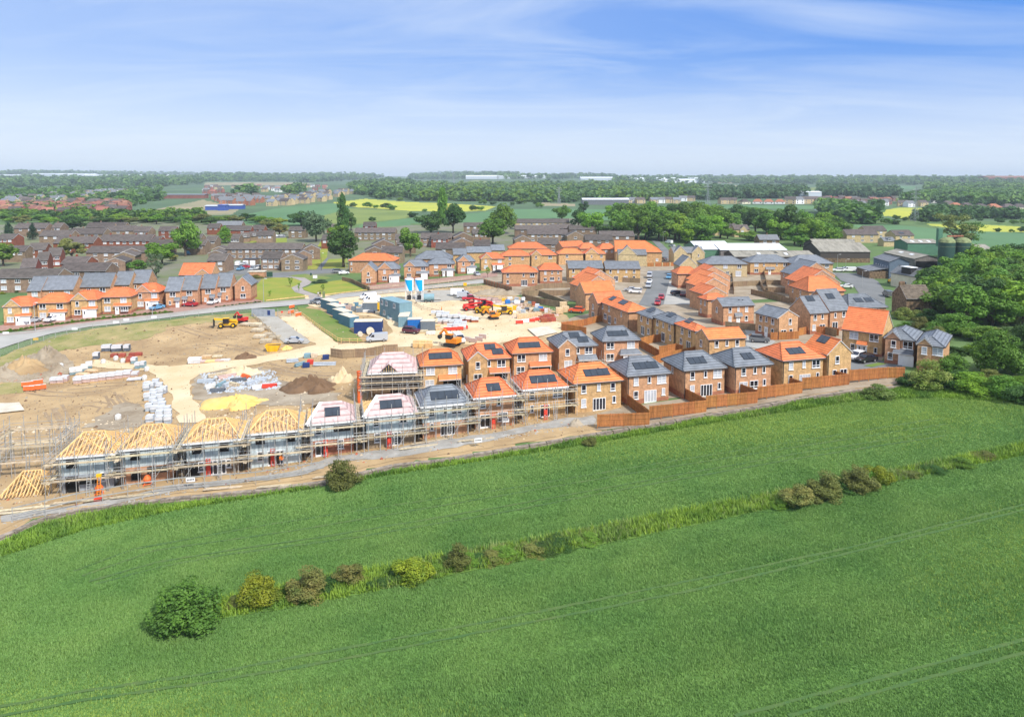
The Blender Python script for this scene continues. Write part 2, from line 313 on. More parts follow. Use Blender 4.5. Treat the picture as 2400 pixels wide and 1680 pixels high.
WALL_PX=[(-60,1290),(0,1258),(31,1246),(87,1219),(183,1193),(296,1180),(400,1168),(592,1150),(766,1128),(922,1090),(1018,1080),(1200,1050),(1398,1016),(1654,973),(1772,953),(1877,933),(1988,916),(2110,904)]
WALL=[tuple(gp(a,b)[:2])for a,b in WALL_PX]
STEP=WALL+[(WALL[-1][0]+60,WALL[-1][1]+2)]
STEP=[(WALL[0][0]-60,WALL[0][1]-28)]+STEP
def inpoly(x,y,P):
 x=np.asarray(x);y=np.asarray(y);c=np.zeros(x.shape,bool);n=len(P)
 for i in range(n):
  x0,y0=P[i];x1,y1=P[(i+1)%n]
  if y0==y1:continue
  k=((y0>y)!=(y1>y))&(x<(x1-x0)*(y-y0)/(y1-y0)+x0);c^=k
 return c
def C1(*p):return[(a*0.20906,380+b*0.20906)for a,b in p]
def C2(*p):return[(480+a*0.20906,380+b*0.20906)for a,b in p]
def C3(*p):return[(960+a*0.20906,380+b*0.20906)for a,b in p]
def C4(*p):return[(1440+a*0.20906,380+b*0.20906)for a,b in p]
def C5(*p):return[(1920+a*0.20906,380+b*0.20906)for a,b in p]
def Z(x0,y0,*p):return[(x0+a*0.17422,y0+b*0.17422)for a,b in p]
FIELDS=[
('rapeseed_field','rape',C2((1420,455),(1640,430),(1800,412),(2296,448),(2296,548),(1700,508))),
('rapeseed_field','rape',C3((0,450),(300,458),(560,472),(970,498),(850,545),(600,556),(0,550))),
('rapeseed_field','rape',C5((480,615),(700,540),(900,512),(1310,518),(1290,580),(1010,600),(1020,655),(780,605))),
('rapeseed_field','rape',C5((1200,690),(1780,700),(2330,728),(2330,790),(1790,778),(1250,712))),
('rapeseed_field','rape',C5((1590,530),(1850,535),(1830,552),(1600,550))),
('olive_field','olive_field',C2((1330,600),(1640,515),(2296,552),(2296,625),(1750,692),(1340,690))),
('crop_field','crop_green',C2((400,700),(450,590),(760,525),(1100,488),(1440,462),(1650,512),(1330,600),(1330,700))),
('crop_field','crop_green',C2((1750,700),(2296,630),(2330,760),(1700,760))),
('crop_field','crop_green',C3((-20,630),(600,585),(1180,528),(1640,525),(2296,530),(2296,650),(-20,690))),
('stubble_field','stubble',C3((1480,455),(1860,468),(1860,498),(1480,490))),
('hill_pasture','olive_field',C3((520,250),(740,200),(1050,235),(900,262),(560,275))),
('building_plot','stubble',C1((1430,612),(1700,540),(2296,420),(2296,570),(2100,600))),
('building_plot','stubble',C2((-10,430),(60,440),(400,520),(300,590),(0,600))),
('brown_hill','stubble',C4((1080,235),(1300,185),(1480,195),(1500,235),(1300,240))),
('brown_hill','stubble',C4((1050,300),(1300,258),(1600,262),(2050,290),(1600,318))),
('far_pasture','olive_field',C4((2040,300),(2296,280),(2296,335),(2150,340))),
('far_field','crop_green',C5((0,288),(540,255),(1080,275),(1060,302),(0,308))),
('far_field','stubble',C2((0,230),(900,225),(1240,240),(900,262),(0,262))),
('crop_field','crop_green',C5((260,700),(700,690),(1300,745),(2400,800),(2400,1030),(1700,1000),(900,900),(600,760))),
('crop_field','crop_green',C4((1080,480),(2400,490),(2400,530),(1080,515))),
]
NA,NAW=820,1.02
ys=np.concatenate([np.linspace(-38,40,12)[:-1],np.linspace(40,140,300)[:-1],np.geomspace(140,900,260)[:-1],np.geomspace(900,12000,130)])
aa=np.linspace(-NAW,NAW,NA);Yg,Ag=np.meshgrid(ys,aa,indexing='ij');Xg=Ag*(Yg+40);Zg=h(Xg,Yg)
GV=np.stack([Xg,Yg,Zg],-1).reshape(-1,3);ny=len(ys)
ii,jj=np.meshgrid(np.arange(ny-1),np.arange(NA-1),indexing='ij');b0=(ii*NA+jj).ravel()
GF=np.stack([b0,b0+1,b0+NA+1,b0+NA],1)
cen=GV[GF].mean(1);dep=np.maximum(cen[:,1],5)
cc,ss=math.cos(PITCH),math.sin(PITCH);zz=cen[:,2]-CZ
fx=CX+F*cen[:,0]/(dep*cc-zz*ss);fy=PY-F*(dep*ss+zz*cc)/(dep*cc-zz*ss)
reg=np.full(len(GF),-1)
for k,(nm,mt,P)in enumerate(FIELDS):
 m=(reg<0)&(cen[:,1]>300)&inpoly(fx,fy,P);reg[m]=k
def gridpart(name,mask,mt):
 f=GF[mask];u,iv=np.unique(f,return_inverse=True)
 o=link(name,npmesh(name,GV[u],iv.reshape(f.shape),[mt],smooth=True));o['kind']='structure';return o
gridpart('ground',(reg<0)&(cen[:,1]<620),'meadow');gridpart('countryside',(reg<0)&(cen[:,1]>=620),'far_green')
for k,(nm,mt,P)in enumerate(FIELDS):
 if(reg==k).any():gridpart(nm,reg==k,mt)
 # -- sheets laid on the ground
def wpoly(px):return[tuple(gp(a,b)[:2])for a,b in px]
def rough(P,step=1.6,amp=0.35):
 out=[];r2=random.Random(len(P)*13+int(abs(P[0][0])*10))
 for i in range(len(P)):
  a=P[i];b=P[(i+1)%len(P)];L=math.hypot(b[0]-a[0],b[1]-a[1]);n=max(1,min(80,int(L/step)))
  for k in range(n):
   t=k/n;j=amp if k else amp*0.4
   out.append((a[0]+(b[0]-a[0])*t+r2.uniform(-j,j),a[1]+(b[1]-a[1])*t+r2.uniform(-j,j)))
 return out
def sheet(name,P,mt,off,kind='structure',cell=5.0,amp=0.0,thick=0.0,step=1.6):
 if amp:P=rough(P,step,amp)
 bm=bmesh.new();vs=[bm.verts.new((x,y,0))for x,y in P];es=[bm.edges.new((vs[i],vs[(i+1)%len(vs)]))for i in range(len(vs))]
 for tri in tessellate_polygon([[Vector((x,y,0))for x,y in P]]):
  try:bm.faces.new([vs[i]for i in tri])
  except ValueError:pass
 xs=[p[0]for p in P];yv=[p[1]for p in P]
 for ax,lo,hi in((0,min(xs),max(xs)),(1,min(yv),max(yv))):
  q=math.ceil(lo/cell)*cell
  while q<hi:
   co=[0,0,0];no=[0,0,0];co[ax]=q;no[ax]=1
   bmesh.ops.bisect_plane(bm,geom=bm.verts[:]+bm.edges[:]+bm.faces[:],plane_co=co,plane_no=no,dist=1e-4);q+=cell
 bmesh.ops.recalc_face_normals(bm,faces=bm.faces[:])
 v=np.array([(a.co.x,a.co.y)for a in bm.verts]);z=h(v[:,0],v[:,1])+off
 for a,q in zip(bm.verts,z):a.co.z=q
 if bm.faces and sum(f.normal.z for f in bm.faces)<0:bmesh.ops.reverse_faces(bm,faces=bm.faces[:])
 if thick:
  g=bmesh.ops.extrude_face_region(bm,geom=bm.faces[:])
  for e in g['geom']:
   if isinstance(e,bmesh.types.BMVert):e.co.z+=thick
 me=bpy.data.meshes.new(name);bm.to_mesh(me);bm.free();me.materials.append(MATS[mt]);o=link(name,me);o['kind']=kind;return o
def strip(pts,w):
 """ribbon outline round a centre line (world xy)"""
 L=[];Rr=[]
 for i,p in enumerate(pts):
  a=pts[max(0,i-1)];b=pts[min(len(pts)-1,i+1)];d=math.hypot(b[0]-a[0],b[1]-a[1])or 1;nx,ny_=-(b[1]-a[1])/d*w/2,(b[0]-a[0])/d*w/2
  L.append((p[0]+nx,p[1]+ny_));Rr.append((p[0]-nx,p[1]-ny_))
 return L+Rr[::-1]
site=Z(0,740,(0,560),(300,430),(800,260),(1300,170),(2296,60))+Z(400,720,(560,110),(1080,80),(1450,60),(1800,20))+[(760,700),(900,690),(1030,676),(1150,668),(1200,690),(1330,740),(1345,790),(1480,860),(1500,990)]+[(1420,1004),(1200,1042),(1018,1070),(922,1080),(766,1118),(592,1140),(400,1158),(296,1170),(183,1183),(87,1209),(31,1238),(-30,1262)]+[(-120,1240),(-60,860)]
sheet('site_earth',wpoly(site),'soil',0.06,amp=0.3)
sheet('rough_verge',wpoly(Z(0,740,(-60,620),(0,560),(300,430),(800,265),(1300,175),(2296,62))+Z(400,720,(560,112),(1080,82),(1150,150),(700,200),(0,260))+Z(0,740,(2000,310),(1300,400),(800,480),(300,560),(0,690))),'rough_grass',0.10,amp=0.9)
sheet('rough_verge',wpoly(Z(0,740,(-60,960),(150,860),(380,930),(330,1040),(0,1070))),'rough_grass',0.10,amp=0.6)
sheet('haul_road',wpoly(Z(400,720,(1440,120),(1770,125),(2250,490),(2330,560),(2330,660),(2100,640),(1700,690),(1300,740),(1000,800),(700,840),(400,900),(270,990),(250,1100),(330,1270),(420,1420),(430,1560),(120,1560),(20,1250),(-90,1000),(-300,870),(-700,830),(-1050,800),(-1020,700),(-600,760),(0,800),(500,760),(1000,700),(1600,600),(1950,510),(1700,330))),'track',0.14,amp=0.5)
sheet('compound_yard',wpoly(Z(800,560,(-40,1420),(330,1400),(600,1330),(700,1240),(600,1100),(500,1060),(0,1000),(-420,900),(-500,740),(0,770),(500,725),(1130,690),(1560,690),(1900,790),(2250,850),(2520,1000),(2960,1130),(2960,1330),(2500,1330),(2080,1420),(1700,1430),(700,1460),(300,1500),(0,1490))),'track',0.12,amp=0.5)
sheet('compound_hardstanding',wpoly(Z(800,560,(1130,700),(1560,690),(1850,780),(1780,850),(1500,830),(1250,860),(1000,850),(930,770))),'hardcore',0.17,amp=0.5)
sheet('gravel_parking',wpoly(Z(400,720,(1110,100),(1440,130),(1880,470),(1840,500),(1560,500),(1470,440),(1280,240))),'hardcore',0.18,amp=0.15)
sheet('compound_lawn',wpoly(Z(400,600,(1700,690),(2030,740),(2296,910))+Z(800,560,(60,1170),(300,1390),(0,1385),(-60,1390),(-200,1290),(-560,1000))),'grass',0.19,amp=0.1)
sheet('gravel_path',wpoly([(0,1210),(120,1195),(290,1168),(400,1140),(560,1124),(700,1102),(780,1070),(900,1055),(1050,1030),(1180,1012),(1300,985),(1390,975),(1395,995),(1250,1010),(1120,1040),(960,1068),(790,1085),(720,1112),(560,1134),(410,1152),(290,1178),(120,1206),(0,1226)]),'gravel',0.12,amp=0.35)
sheet('clay_strip',wpoly([(0,1226),(120,1206),(290,1178),(410,1152),(560,1134),(720,1112),(790,1085),(960,1068),(1120,1040),(1250,1010),(1395,995),(1400,1004),(1200,1042),(1018,1070),(922,1080),(766,1118),(592,1140),(400,1158),(296,1170),(183,1183),(87,1209),(0,1244)]),'soil',0.10,amp=0.3)
sheet('site_mud',wpoly(Z(400,720,(400,900),(700,850),(1250,800),(1350,870),(1500,1000),(2200,1100),(2296,1300),(1500,1330),(800,1340),(430,1380),(330,1250),(260,1050))),'soil_grey',0.11,amp=0.9)
sheet('estate_ground',wpoly([(-60,668),(-60,528),(350,520),(620,530),(700,545),(830,535),(1340,512),(1500,545),(1490,575),(1300,590),(1060,600),(800,640),(700,660),(400,668)]),'garden',0.04,cell=9,amp=1.2,step=6)
for a in(((1000,1230),(1200,1210),(1350,1240),(1300,1300)),((1480,1110),(1560,1200),(1700,1250),(1900,1230)),((1420,1080),(1500,1230),(1650,1300)),((900,1000),(1300,960),(1800,930)),((600,1300),(700,1450),(640,1600)),((700,1250),(800,1450),(760,1600)),((200,1000),(600,1080),(1000,1090),(1500,1010))):
 for o in(0,1.9):sheet('tyre_rut',strip([(x+o*.3,y+o)for x,y in wpoly(Z(0,740,*a))],.5),'soil_dark',.085,cell=8)
for a in(((1250,800),(1600,880),(2000,930),(2300,930)),((1300,850),(1600,920),(2000,960),(2300,965)),((500,640),(900,560),(1100,600),(1250,660)),((100,300),(500,420),(900,430)),((200,560),(600,520),(1000,600))):
 for o in(0,1.9):sheet('tyre_rut',strip([(x+o*.3,y+o)for x,y in wpoly(Z(400,720,*a))],.5),'soil_dark',.085,cell=8)
sheet('site_mud',wpoly(Z(0,740,(1100,1520),(1400,1330),(1700,1130),(1950,1250),(2000,1460),(1500,1540))),'soil_grey',0.11,amp=0.9)
sheet('foundation_slab',wpoly(Z(1200,540,(210,1345),(480,1310),(620,1390),(330,1450))),'slab',0.35,thick=0.12)
sheet('foundation_slab',wpoly(Z(0,740,(-30,1200),(260,1190),(330,1290),(-30,1330))),'slab',0.3,thick=0.12)
RT=[(-80,792)]+Z(0,600,(0,1085),(400,1050),(900,970),(1500,895),(2296,800))+Z(400,600,(600,720),(1240,652),(1600,622),(2000,592))+Z(800,560,(0,760),(500,712),(850,680),(1500,612),(1920,560))
RB=[(-80,845)]+Z(0,600,(0,1255),(350,1140),(700,1050),(1200,960),(1700,910),(2296,832))+Z(400,600,(600,765),(1100,715),(1620,675),(2000,640))+Z(800,560,(0,800),(500,750),(850,715),(1500,645),(1950,595))
sheet('road',wpoly(RT+RB[::-1]),'pale_road',0.20)
tr=wpoly(RT);sheet('pavement',tr+[(x-0.6,y+2.2)for x,y in tr[::-1]],'pavement',0.16,thick=0.14)
sheet('block_paved_drive',wpoly(Z(0,600,(-40,960),(0,940),(180,890),(470,900),(900,850),(1500,800),(2200,690),(2296,720),(2296,790),(1500,885),(900,950),(400,1000),(0,1010))),'block_paving',0.10)
sheet('block_paved_drive',wpoly(Z(400,600,(-20,700),(360,640),(800,600),(1090,565),(1240,610),(1220,640),(600,705),(0,775))),'block_paving',0.10)
sheet('block_paved_drive',wpoly(Z(800,560,(300,640),(600,600),(1200,545),(1900,470),(2100,450),(2100,500),(1850,540),(1200,610),(850,660),(400,690))),'block_paving',0.10)
sheet('park_lawn',wpoly(C2((530,1500),(570,1400),(640,1310),(780,1295),(1000,1300),(1100,1340),(1060,1380),(980,1410),(1010,1460),(1170,1500),(700,1560),(560,1540))),'lawn',0.08,amp=0.15)
sheet('park_lawn',wpoly(C2((1080,1420),(1200,1380),(1400,1340),(1540,1320),(1800,1440),(1320,1490),(1180,1460))),'lawn',0.08,amp=0.15)
sheet('park_grass',wpoly(C2((930,1275),(1130,1255),(1440,1300),(1200,1350),(1110,1300))),'grass',0.09,amp=0.4)
sheet('park_grass',wpoly(C2((560,1560),(1170,1505),(1330,1495),(1830,1440),(1860,1470),(1300,1540),(600,1607))),'grass',0.07)
sheet('footpath',wpoly(C2((880,1290),(1000,1290),(1120,1300),(1200,1345),(1170,1375),(1090,1410),(1110,1440),(1290,1500),(1300,1530),(1180,1540),(1150,1500),(1010,1460),(970,1410),(1050,1375),(1095,1340),(1000,1305))),'pavement',0.13)
sheet('estate_road',wpoly(C2((680,1250),(1260,1210),(1290,1150),(1370,1075),(1390,1085),(1310,1200),(1480,1200),(1480,1240),(1260,1255),(800,1300),(680,1280))),'asphalt',0.07)
sheet('estate_parking',wpoly(C2((250,1230),(350,1130),(620,1150),(640,1225),(520,1260),(380,1260))),'asphalt',0.09)
sheet('estate_green',wpoly(C2((1110,1200),(1290,900),(1390,890),(1370,1070),(1290,1150),(1250,1205))),'lawn',0.05)
sheet('estate_green',wpoly(C2((1310,1195),(1380,1090),(1600,1080),(1600,1190))),'lawn',0.05)
sheet('estate_green',wpoly(C2((340,905),(700,850),(920,845),(920,900),(600,915))),'lawn',0.05)
sheet('estate_road',wpoly(C2((570,880),(680,835),(920,830),(900,850),(700,858))),'asphalt',0.08)
sheet('side_street',wpoly(Z(1200,540,(1700,1000),(1760,900),(1890,620),(1830,545),(2250,545),(2240,620),(2115,680),(2040,1000),(1900,1040))),'asphalt',0.12)
sheet('driveway',wpoly(Z(1200,540,(2040,1000),(2115,690),(2220,680),(2220,800),(2420,830),(2420,1000))),'pale_road',0.11)
sheet('side_street',wpoly(Z(1200,540,(1870,130),(1960,130),(2100,260),(2150,400),(2040,410),(2010,280))),'asphalt',0.12)
sheet('lane',wpoly(C5((150,1240),(500,1250),(660,1340),(740,1450),(740,1640),(560,1640),(380,1380),(240,1330))),'asphalt',0.12)
sheet('driveway',wpoly(Z(1600,540,(800,1280),(960,1300),(1250,1500),(1100,1620),(850,1560),(860,1400))),'pale_road',0.12)
sheet('driveway',wpoly(Z(2000,720,(-150,830),(0,690),(300,700),(400,730),(640,790),(720,840),(450,870),(0,850))),'asphalt',0.12)
sheet('front_lawn',wpoly(Z(2000,720,(140,795),(330,755),(450,770),(250,815))),'grass',0.17)
sheet('garden_soil',wpoly([(1343,985),(1460,955),(1600,935),(1740,905),(1950,880),(2090,870),(2110,900),(1990,912),(1877,930),(1772,950),(1654,970),(1520,995),(1400,1010)]),'soil_grey',0.09)
sheet('estate_ground',wpoly(Z(1200,540,(880,1150),(1700,1000),(2400,990),(2900,1000),(4600,900),(5300,1450),(4600,2150),(3000,2200),(1500,2300),(400,2200),(0,1500),(500,1280))),'soil_grey',0.045)
sheet('estate_ground',wpoly(Z(1200,540,(-500,600),(500,330),(1500,260),(2300,300),(3800,500),(3800,900),(2400,990),(1700,1000),(700,950),(0,850))),'soil_grey',0.045)
EDGE=[(-40,1322),(0,1307),(209,1239),(439,1192),(585,1169),(773,1139),(941,1110),(1150,1077),(1307,1054),(1463,1027),(1672,993),(1881,960),(2038,936),(2195,934),(2400,945),(2480,952)]
STRIP_T=[(345,1452),(520,1408),(660,1378),(850,1342),(1050,1302),(1230,1272),(1440,1230),(1660,1188),(1840,1154),(2000,1122),(2150,1094),(2290,1066),(2480,1022)]
STRIP_B=[(2480,1052),(2290,1092),(2150,1122),(2000,1152),(1840,1188),(1660,1226),(1440,1272),(1230,1316),(1050,1352),(850,1396),(660,1432),(520,1452),(400,1468)]
edgeW=wpoly(EDGE);stripW=wpoly(STRIP_T+STRIP_B)
sheet('clay_strip',[(x+.1,y-.15)for x,y in WALL]+[(x-.8,y+3.4)for x,y in WALL[::-1]],'soil',.05,cell=2)
sheet('crop_field',edgeW+[(75,22),(-75,22)],'crop_base',0.12,cell=8)
sheet('verge',[(x+0.15,y-0.5)for x,y in STEP[1:-1]][::-1]+[(x-0.05,y-0.05)for x,y in edgeW],'strip_base',0.16,cell=2,amp=0.0)
sheet('hedge_strip',stripW,'strip_base',0.2,cell=6,amp=0.25)
def V1(*p):return[(a*0.52265,1120+b*0.52265)for a,b in p]
def V2(*p):return[(1200+a*0.52265,980+b*0.52265)for a,b in p]
TRAMS=[V1((-40,1040),(400,960),(900,890),(1500,780),(2296,632))+V2((850,725),(1500,590),(2330,385)),
V1((-40,1085),(400,1000),(900,930),(1500,828),(2296,672))+V2((850,770),(1600,590),(2330,408)),
V2((1000,1345),(1700,1160),(2330,992)),V2((1240,1345),(1800,1190),(2330,1052)),
V1((330,425),(600,325),(1200,215),(1750,130),(2296,50))+V2((700,200),(1300,105),(1880,10)),
V1((370,445),(700,330),(1300,245),(2296,76))+V2((700,225),(1300,130),(1950,30)),
V1((400,470),(700,385),(1000,335),(1500,262),(2296,127))+V2((600,285),(1300,160),(1950,60)),
V1((430,482),(730,402),(1000,352),(1600,272),(2296,152))+V2((600,305),(1300,182),(1950,82))]
TRAMW=[wpoly(t)for t in TRAMS]
for t in TRAMW:sheet('tramline',strip(t,0.3),'tram',0.2,cell=8,amp=.08,step=.9)
def tufts(name,region,n,hh,wd,mats,avoid=(),box=None,off=0.12,blades=3,lean=0.35,matsel=None,bandf=None):
 x0,x1,y0,y1=box;x=nrs.uniform(x0,x1,n);y=nrs.uniform(y0,y1,n)
 k=region(x,y)&(np.abs(x)<0.79*y+3)
 x,y=x[k],y[k]
 for tw,wid in avoid:
  k=np.abs(segdist(x,y,tw))>wid;x,y=x[k],y[k]
 m=len(x);z=h(x,y)+off;V=[];
 for b in range(blades):
  a=nrs.uniform(0,6.283,m);l=hh*(bandf(x,y)if bandf else 1)*nrs.uniform(0.55,1.25,m);wv=wd*nrs.uniform(0.6,1.4,m);ln=l*nrs.uniform(0.1,lean*2,m)
  ex,ey=np.cos(a),np.sin(a);ox=nrs.uniform(-0.12,0.12,m);oy=nrs.uniform(-0.12,0.12,m)
  p0=np.stack([x+ox-ey*wv,y+oy+ex*wv,z],1);p1=np.stack([x+ox+ey*wv,y+oy-ex*wv,z],1);p2=np.stack([x+ox+ex*ln,y+oy+ey*ln,z+l],1)
  V.append(np.stack([p0,p1,p2],1))
 V=np.concatenate(V).reshape(-1,3);Fc=np.arange(len(V)).reshape(-1,3)
 mi=None
 if len(mats)>1:mi=np.tile(matsel(x,y),blades)
 o=link(name,npmesh(name,V,Fc,mats,mi));o['kind']='stuff';return o
def crop_region(x,y):return(segdist(x,y,edgeW)<-0.2)&~inpoly(x,y,stripW)
def crop_sel(x,y):
 v=np.sin(x*0.045+y*0.06+1.0)+np.sin(x*0.021-y*0.11)+nrs.uniform(-0.7,0.7,len(x))+_sm(30,75,x)*_sm(75,100,y)*2.0
 return(v>1.0).astype(int)
av=[(t,0.19)for t in TRAMW]
def bands(x,y):
 d=np.where(segdist(x,y,stripW[:13])>0,segdist(x,y,TRAMW[5]),segdist(x,y,TRAMW[0]));return 1+.2*np.sin(d*2.1)*np.sin(x*.03+d*.2)+.16*np.sin(d*.55+x*.02)+.14*np.sin(x*.19+y*.31)*np.sin(x*.07-y*.23)
tufts('wheat_crop',crop_region,560000,0.185,0.032,['crop','crop_light'],av,(-70,95,40,75),matsel=crop_sel,bandf=bands)
tufts('wheat_crop',crop_region,460000,0.20,0.046,['crop','crop_light'],av,(-80,100,75,122),matsel=crop_sel,bandf=bands)
tufts('strip_grass',lambda x,y:inpoly(x,y,stripW),190000,0.58,0.06,['strip_leaf','verge_pale'],(),(-50,90,45,100),off=0.18,lean=0.5,
matsel=lambda x,y:((np.sin(x*0.13+2)+nrs.uniform(-0.8,0.8,len(x))+(np.abs(x-22)<15)*1.1)>0.85).astype(int))
def verge_region(x,y):return(segdist(x,y,edgeW)>-0.3)&(segdist(x,y,STEP)<-0.75-0.5*np.sin(x*0.5)*np.sin(x*0.17))&(y<135)
tufts('verge_grass',verge_region,380000,0.52,0.08,['verge_leaf','verge_pale'],(),(-85,95,62,132),off=0.1,lean=0.5,
matsel=lambda x,y:((np.sin(x*0.2)*np.sin(x*0.071+y*0.3)+nrs.uniform(-0.6,0.6,len(x)))>0.95).astype(int))
# -- houses
PMESH={}
def _win(kind):
 """frame and glass meshes of a window, door or garage door; origin bottom centre, outside is -y"""
 if kind in PMESH:return PMESH[kind]
 w,hh,cols,rows,fm,glass=dict(
w1=(0.85,1.35,1,(0.3,),'white','glass'),w2=(1.6,1.4,2,(0.3,),'white','glass'),w3=(1.9,1.3,3,(0.3,),'white','glass'),ws=(0.6,1.15,1,(),'white','glass'),wm=(1.1,1.2,2,(),'white','glass'),
fd=(2.2,2.2,4,(),'white','glass'),fn=(1.55,2.15,2,(),'white','glass'),door=(1.0,2.15,0,(),'white','glass'),gar=(2.5,2.2,0,(),'white',None),
wb=(1.7,1.15,3,(),'white','glass'),wl=(2.4,1.2,4,(),'white','glass'),hole=(1.2,1.2,0,(),'dark_boards','interior_shade'),hwide=(2.4,0.9,0,(),'dark_boards','interior_shade'),hdoor=(1.6,2.2,0,(),'dark_boards','interior_shade'),  # dark panes of the openings stand in for the shade behind them
ghole=(2.5,2.2,0,(),'fascia','interior_shade'),ww=(1.8,1.3,3,(),'white','blind'),panel=(1.9,0.9,0,(),'white',None))[kind]
 fr=MB();b=0.09;x=w/2;d0,d1=-0.09,0.05
 if kind in('door','gar','panel'):
  fr.box(-x,x,d0,d1,0,hh,fm)
  if kind=='gar':
   for k in range(1,5):fr.box(-x+0.08,x-0.08,d0-0.025,d0,hh*k/5-0.16,hh*k/5+0.12,fm)
  if kind=='door':fr.box(-x-0.1,x+0.1,d0-0.03,d1,hh,hh+0.12,fm);fr.box(-x+0.1,x-0.1,d0-0.02,d0,0.15,hh*0.42,fm)
 else:
  fr.box(-x,-x+b,d0,d1,0,hh,fm);fr.box(x-b,x,d0,d1,0,hh,fm);fr.box(-x+b,x-b,d0,d1,hh-b,hh,fm);fr.box(-x+b,x-b,d0,d1,0,b,fm)
  for k in range(1,cols):
   c=-x+w*k/cols;fr.box(c-b*0.55,c+b*0.55,d0,d1,b,hh-b,fm)
  for r in rows:fr.box(-x+b,x-b,d0+0.012,d1,hh*r-b/2,hh*r+b/2,fm)
  if kind[0]=='w':fr.box(-x-0.08,x+0.08,d0-0.06,d1,-0.1,-0.002,fm)
  if kind in('fd','fn'):fr.box(-x+b,x-b,d0+0.01,d1,b,0.28,fm)
 g=None
 if glass:
  gm=MB()
  if kind=='door':gm.box(-0.13,0.13,d0-0.012,d0+0.02,hh*0.5,hh*0.88,'glass')
  else:gm.box(-x+0.03,x-0.03,-0.035,0.03,0.03,hh-0.03,glass)
  g=gm.mesh('pane')
 PMESH[kind]=(fr.mesh({'door':'door','gar':'garage_door','fd':'french_door','fn':'french_door','panel':'wall_panel'}.get(kind,'window')),g,w,hh);return PMESH[kind]
WNAME={'door':'front_door','gar':'garage_door','fd':'french_door','fn':'french_door','panel':'cladding_panel','hole':'window_opening','hwide':'window_opening','hdoor':'door_opening','ghole':'garage_opening'}
def window(parent,kind,loc,rz,glass=None,fm=None):
 me,g,w,hh=_win(kind);o=link(WNAME.get(kind,'window'),me,parent,loc,rz,mats={0:fm}if fm else None)
 if g:link('pane',g,o,mats={0:glass}if glass else None)
 return o
def roof_planes(x0,x1,y0,y1,he,kind,t):
 """sloping faces, eaves outline, ridge and hip lines of a roof over a rectangle (eaves included)"""
 cx,cy=(x0+x1)/2,(y0+y1)/2;W,D=x1-x0,y1-y0
 a,b,c,d=(x0,y0,he),(x1,y0,he),(x1,y1,he),(x0,y1,he)
 if kind=='hip':
  if W>=D*0.85:hr=min(D/2,W*0.29);r0,r1=(x0+hr,cy,he+t*D/2),(x1-hr,cy,he+t*D/2);fs=[(a,b,r1,r0),(b,c,r1),(c,d,r0,r1),(d,a,r0)];ln=[(r0,r1),(a,r0),(d,r0),(b,r1),(c,r1)]
  else:r0,r1=(cx,y0+W/2,he+t*W/2),(cx,y1-W/2,he+t*W/2);fs=[(a,b,r0),(b,c,r1,r0),(c,d,r1),(d,a,r0,r1)];ln=[(r0,r1),(a,r0),(b,r0),(c,r1),(d,r1)]
  out=[a,b,c,d]
 elif kind=='gx':r0,r1=(x0,cy,he+t*D/2),(x1,cy,he+t*D/2);fs=[(a,b,r1,r0),(c,d,r0,r1)];out=[a,b,r1,c,d,r0];ln=[(r0,r1)]
 elif kind=='hx':
  r0,r1=(x0,cy,he+t*D/2),(x1-D/2,cy,he+t*D/2);fs=[(a,b,r1,r0),(b,c,r1),(c,d,r0,r1)];out=[a,b,c,d,r0];ln=[(r0,r1),(b,r1),(c,r1)]
 elif kind=='gy':r0,r1=(cx,y0,he+t*W/2),(cx,y1,he+t*W/2);fs=[(d,a,r0,r1),(b,c,r1,r0)];out=[a,r0,b,c,r1,d];ln=[(r0,r1)]
 else:r0=r1=None;fs=[(a,b,(x1,y1,he+t*D),(x0,y1,he+t*D))];out=[a,b,(x1,y1,he+t*D),(x0,y1,he+t*D)];ln=[]
 return fs,out,ln
def roof_mesh(name,fs,out,tile,edge,parent,th=0.2,under=None):
 m=MB()
 for f in fs:m.poly(f,tile)
 for i in range(len(out)):
  p,q=out[i],out[(i+1)%len(out)]
  m.poly([(p[0],p[1],p[2]-th),(q[0],q[1],q[2]-th),q,p],edge)
 for f in fs:m.poly([(p[0],p[1],p[2]-th)for p in reversed(f)],under or edge)
 return m.build(name,parent)
TILE=dict(orange='orange_tile',grey='grey_tile',slate='slate',brown='brown_tile',felt='felt',old='old_slate',asb='asbestos')
BRICK=dict(red='red_brick',yellow='yellow_brick',cream='cream_brick',brown='brown_brick',estate='estate_red',stone='stone',membrane='membrane',blue='blue_render',render='cream_render')
HOUSES=[]
def place(L,Rpx,th,he):
 """front-left eaves corner seen at pixel L (he above its ground), eaves ending at pixel column Rpx along heading th"""
 P=gp(L[0],L[1],he);c,s=math.cos(th),math.sin(th);lo,hi=0.5,80
 for _ in range(40):
  k=(lo+hi)/2;q=proj((P.x+c*k,P.y+s*k,P.z))[0]
  if q<Rpx:lo=k
  else:hi=k
 return P,k
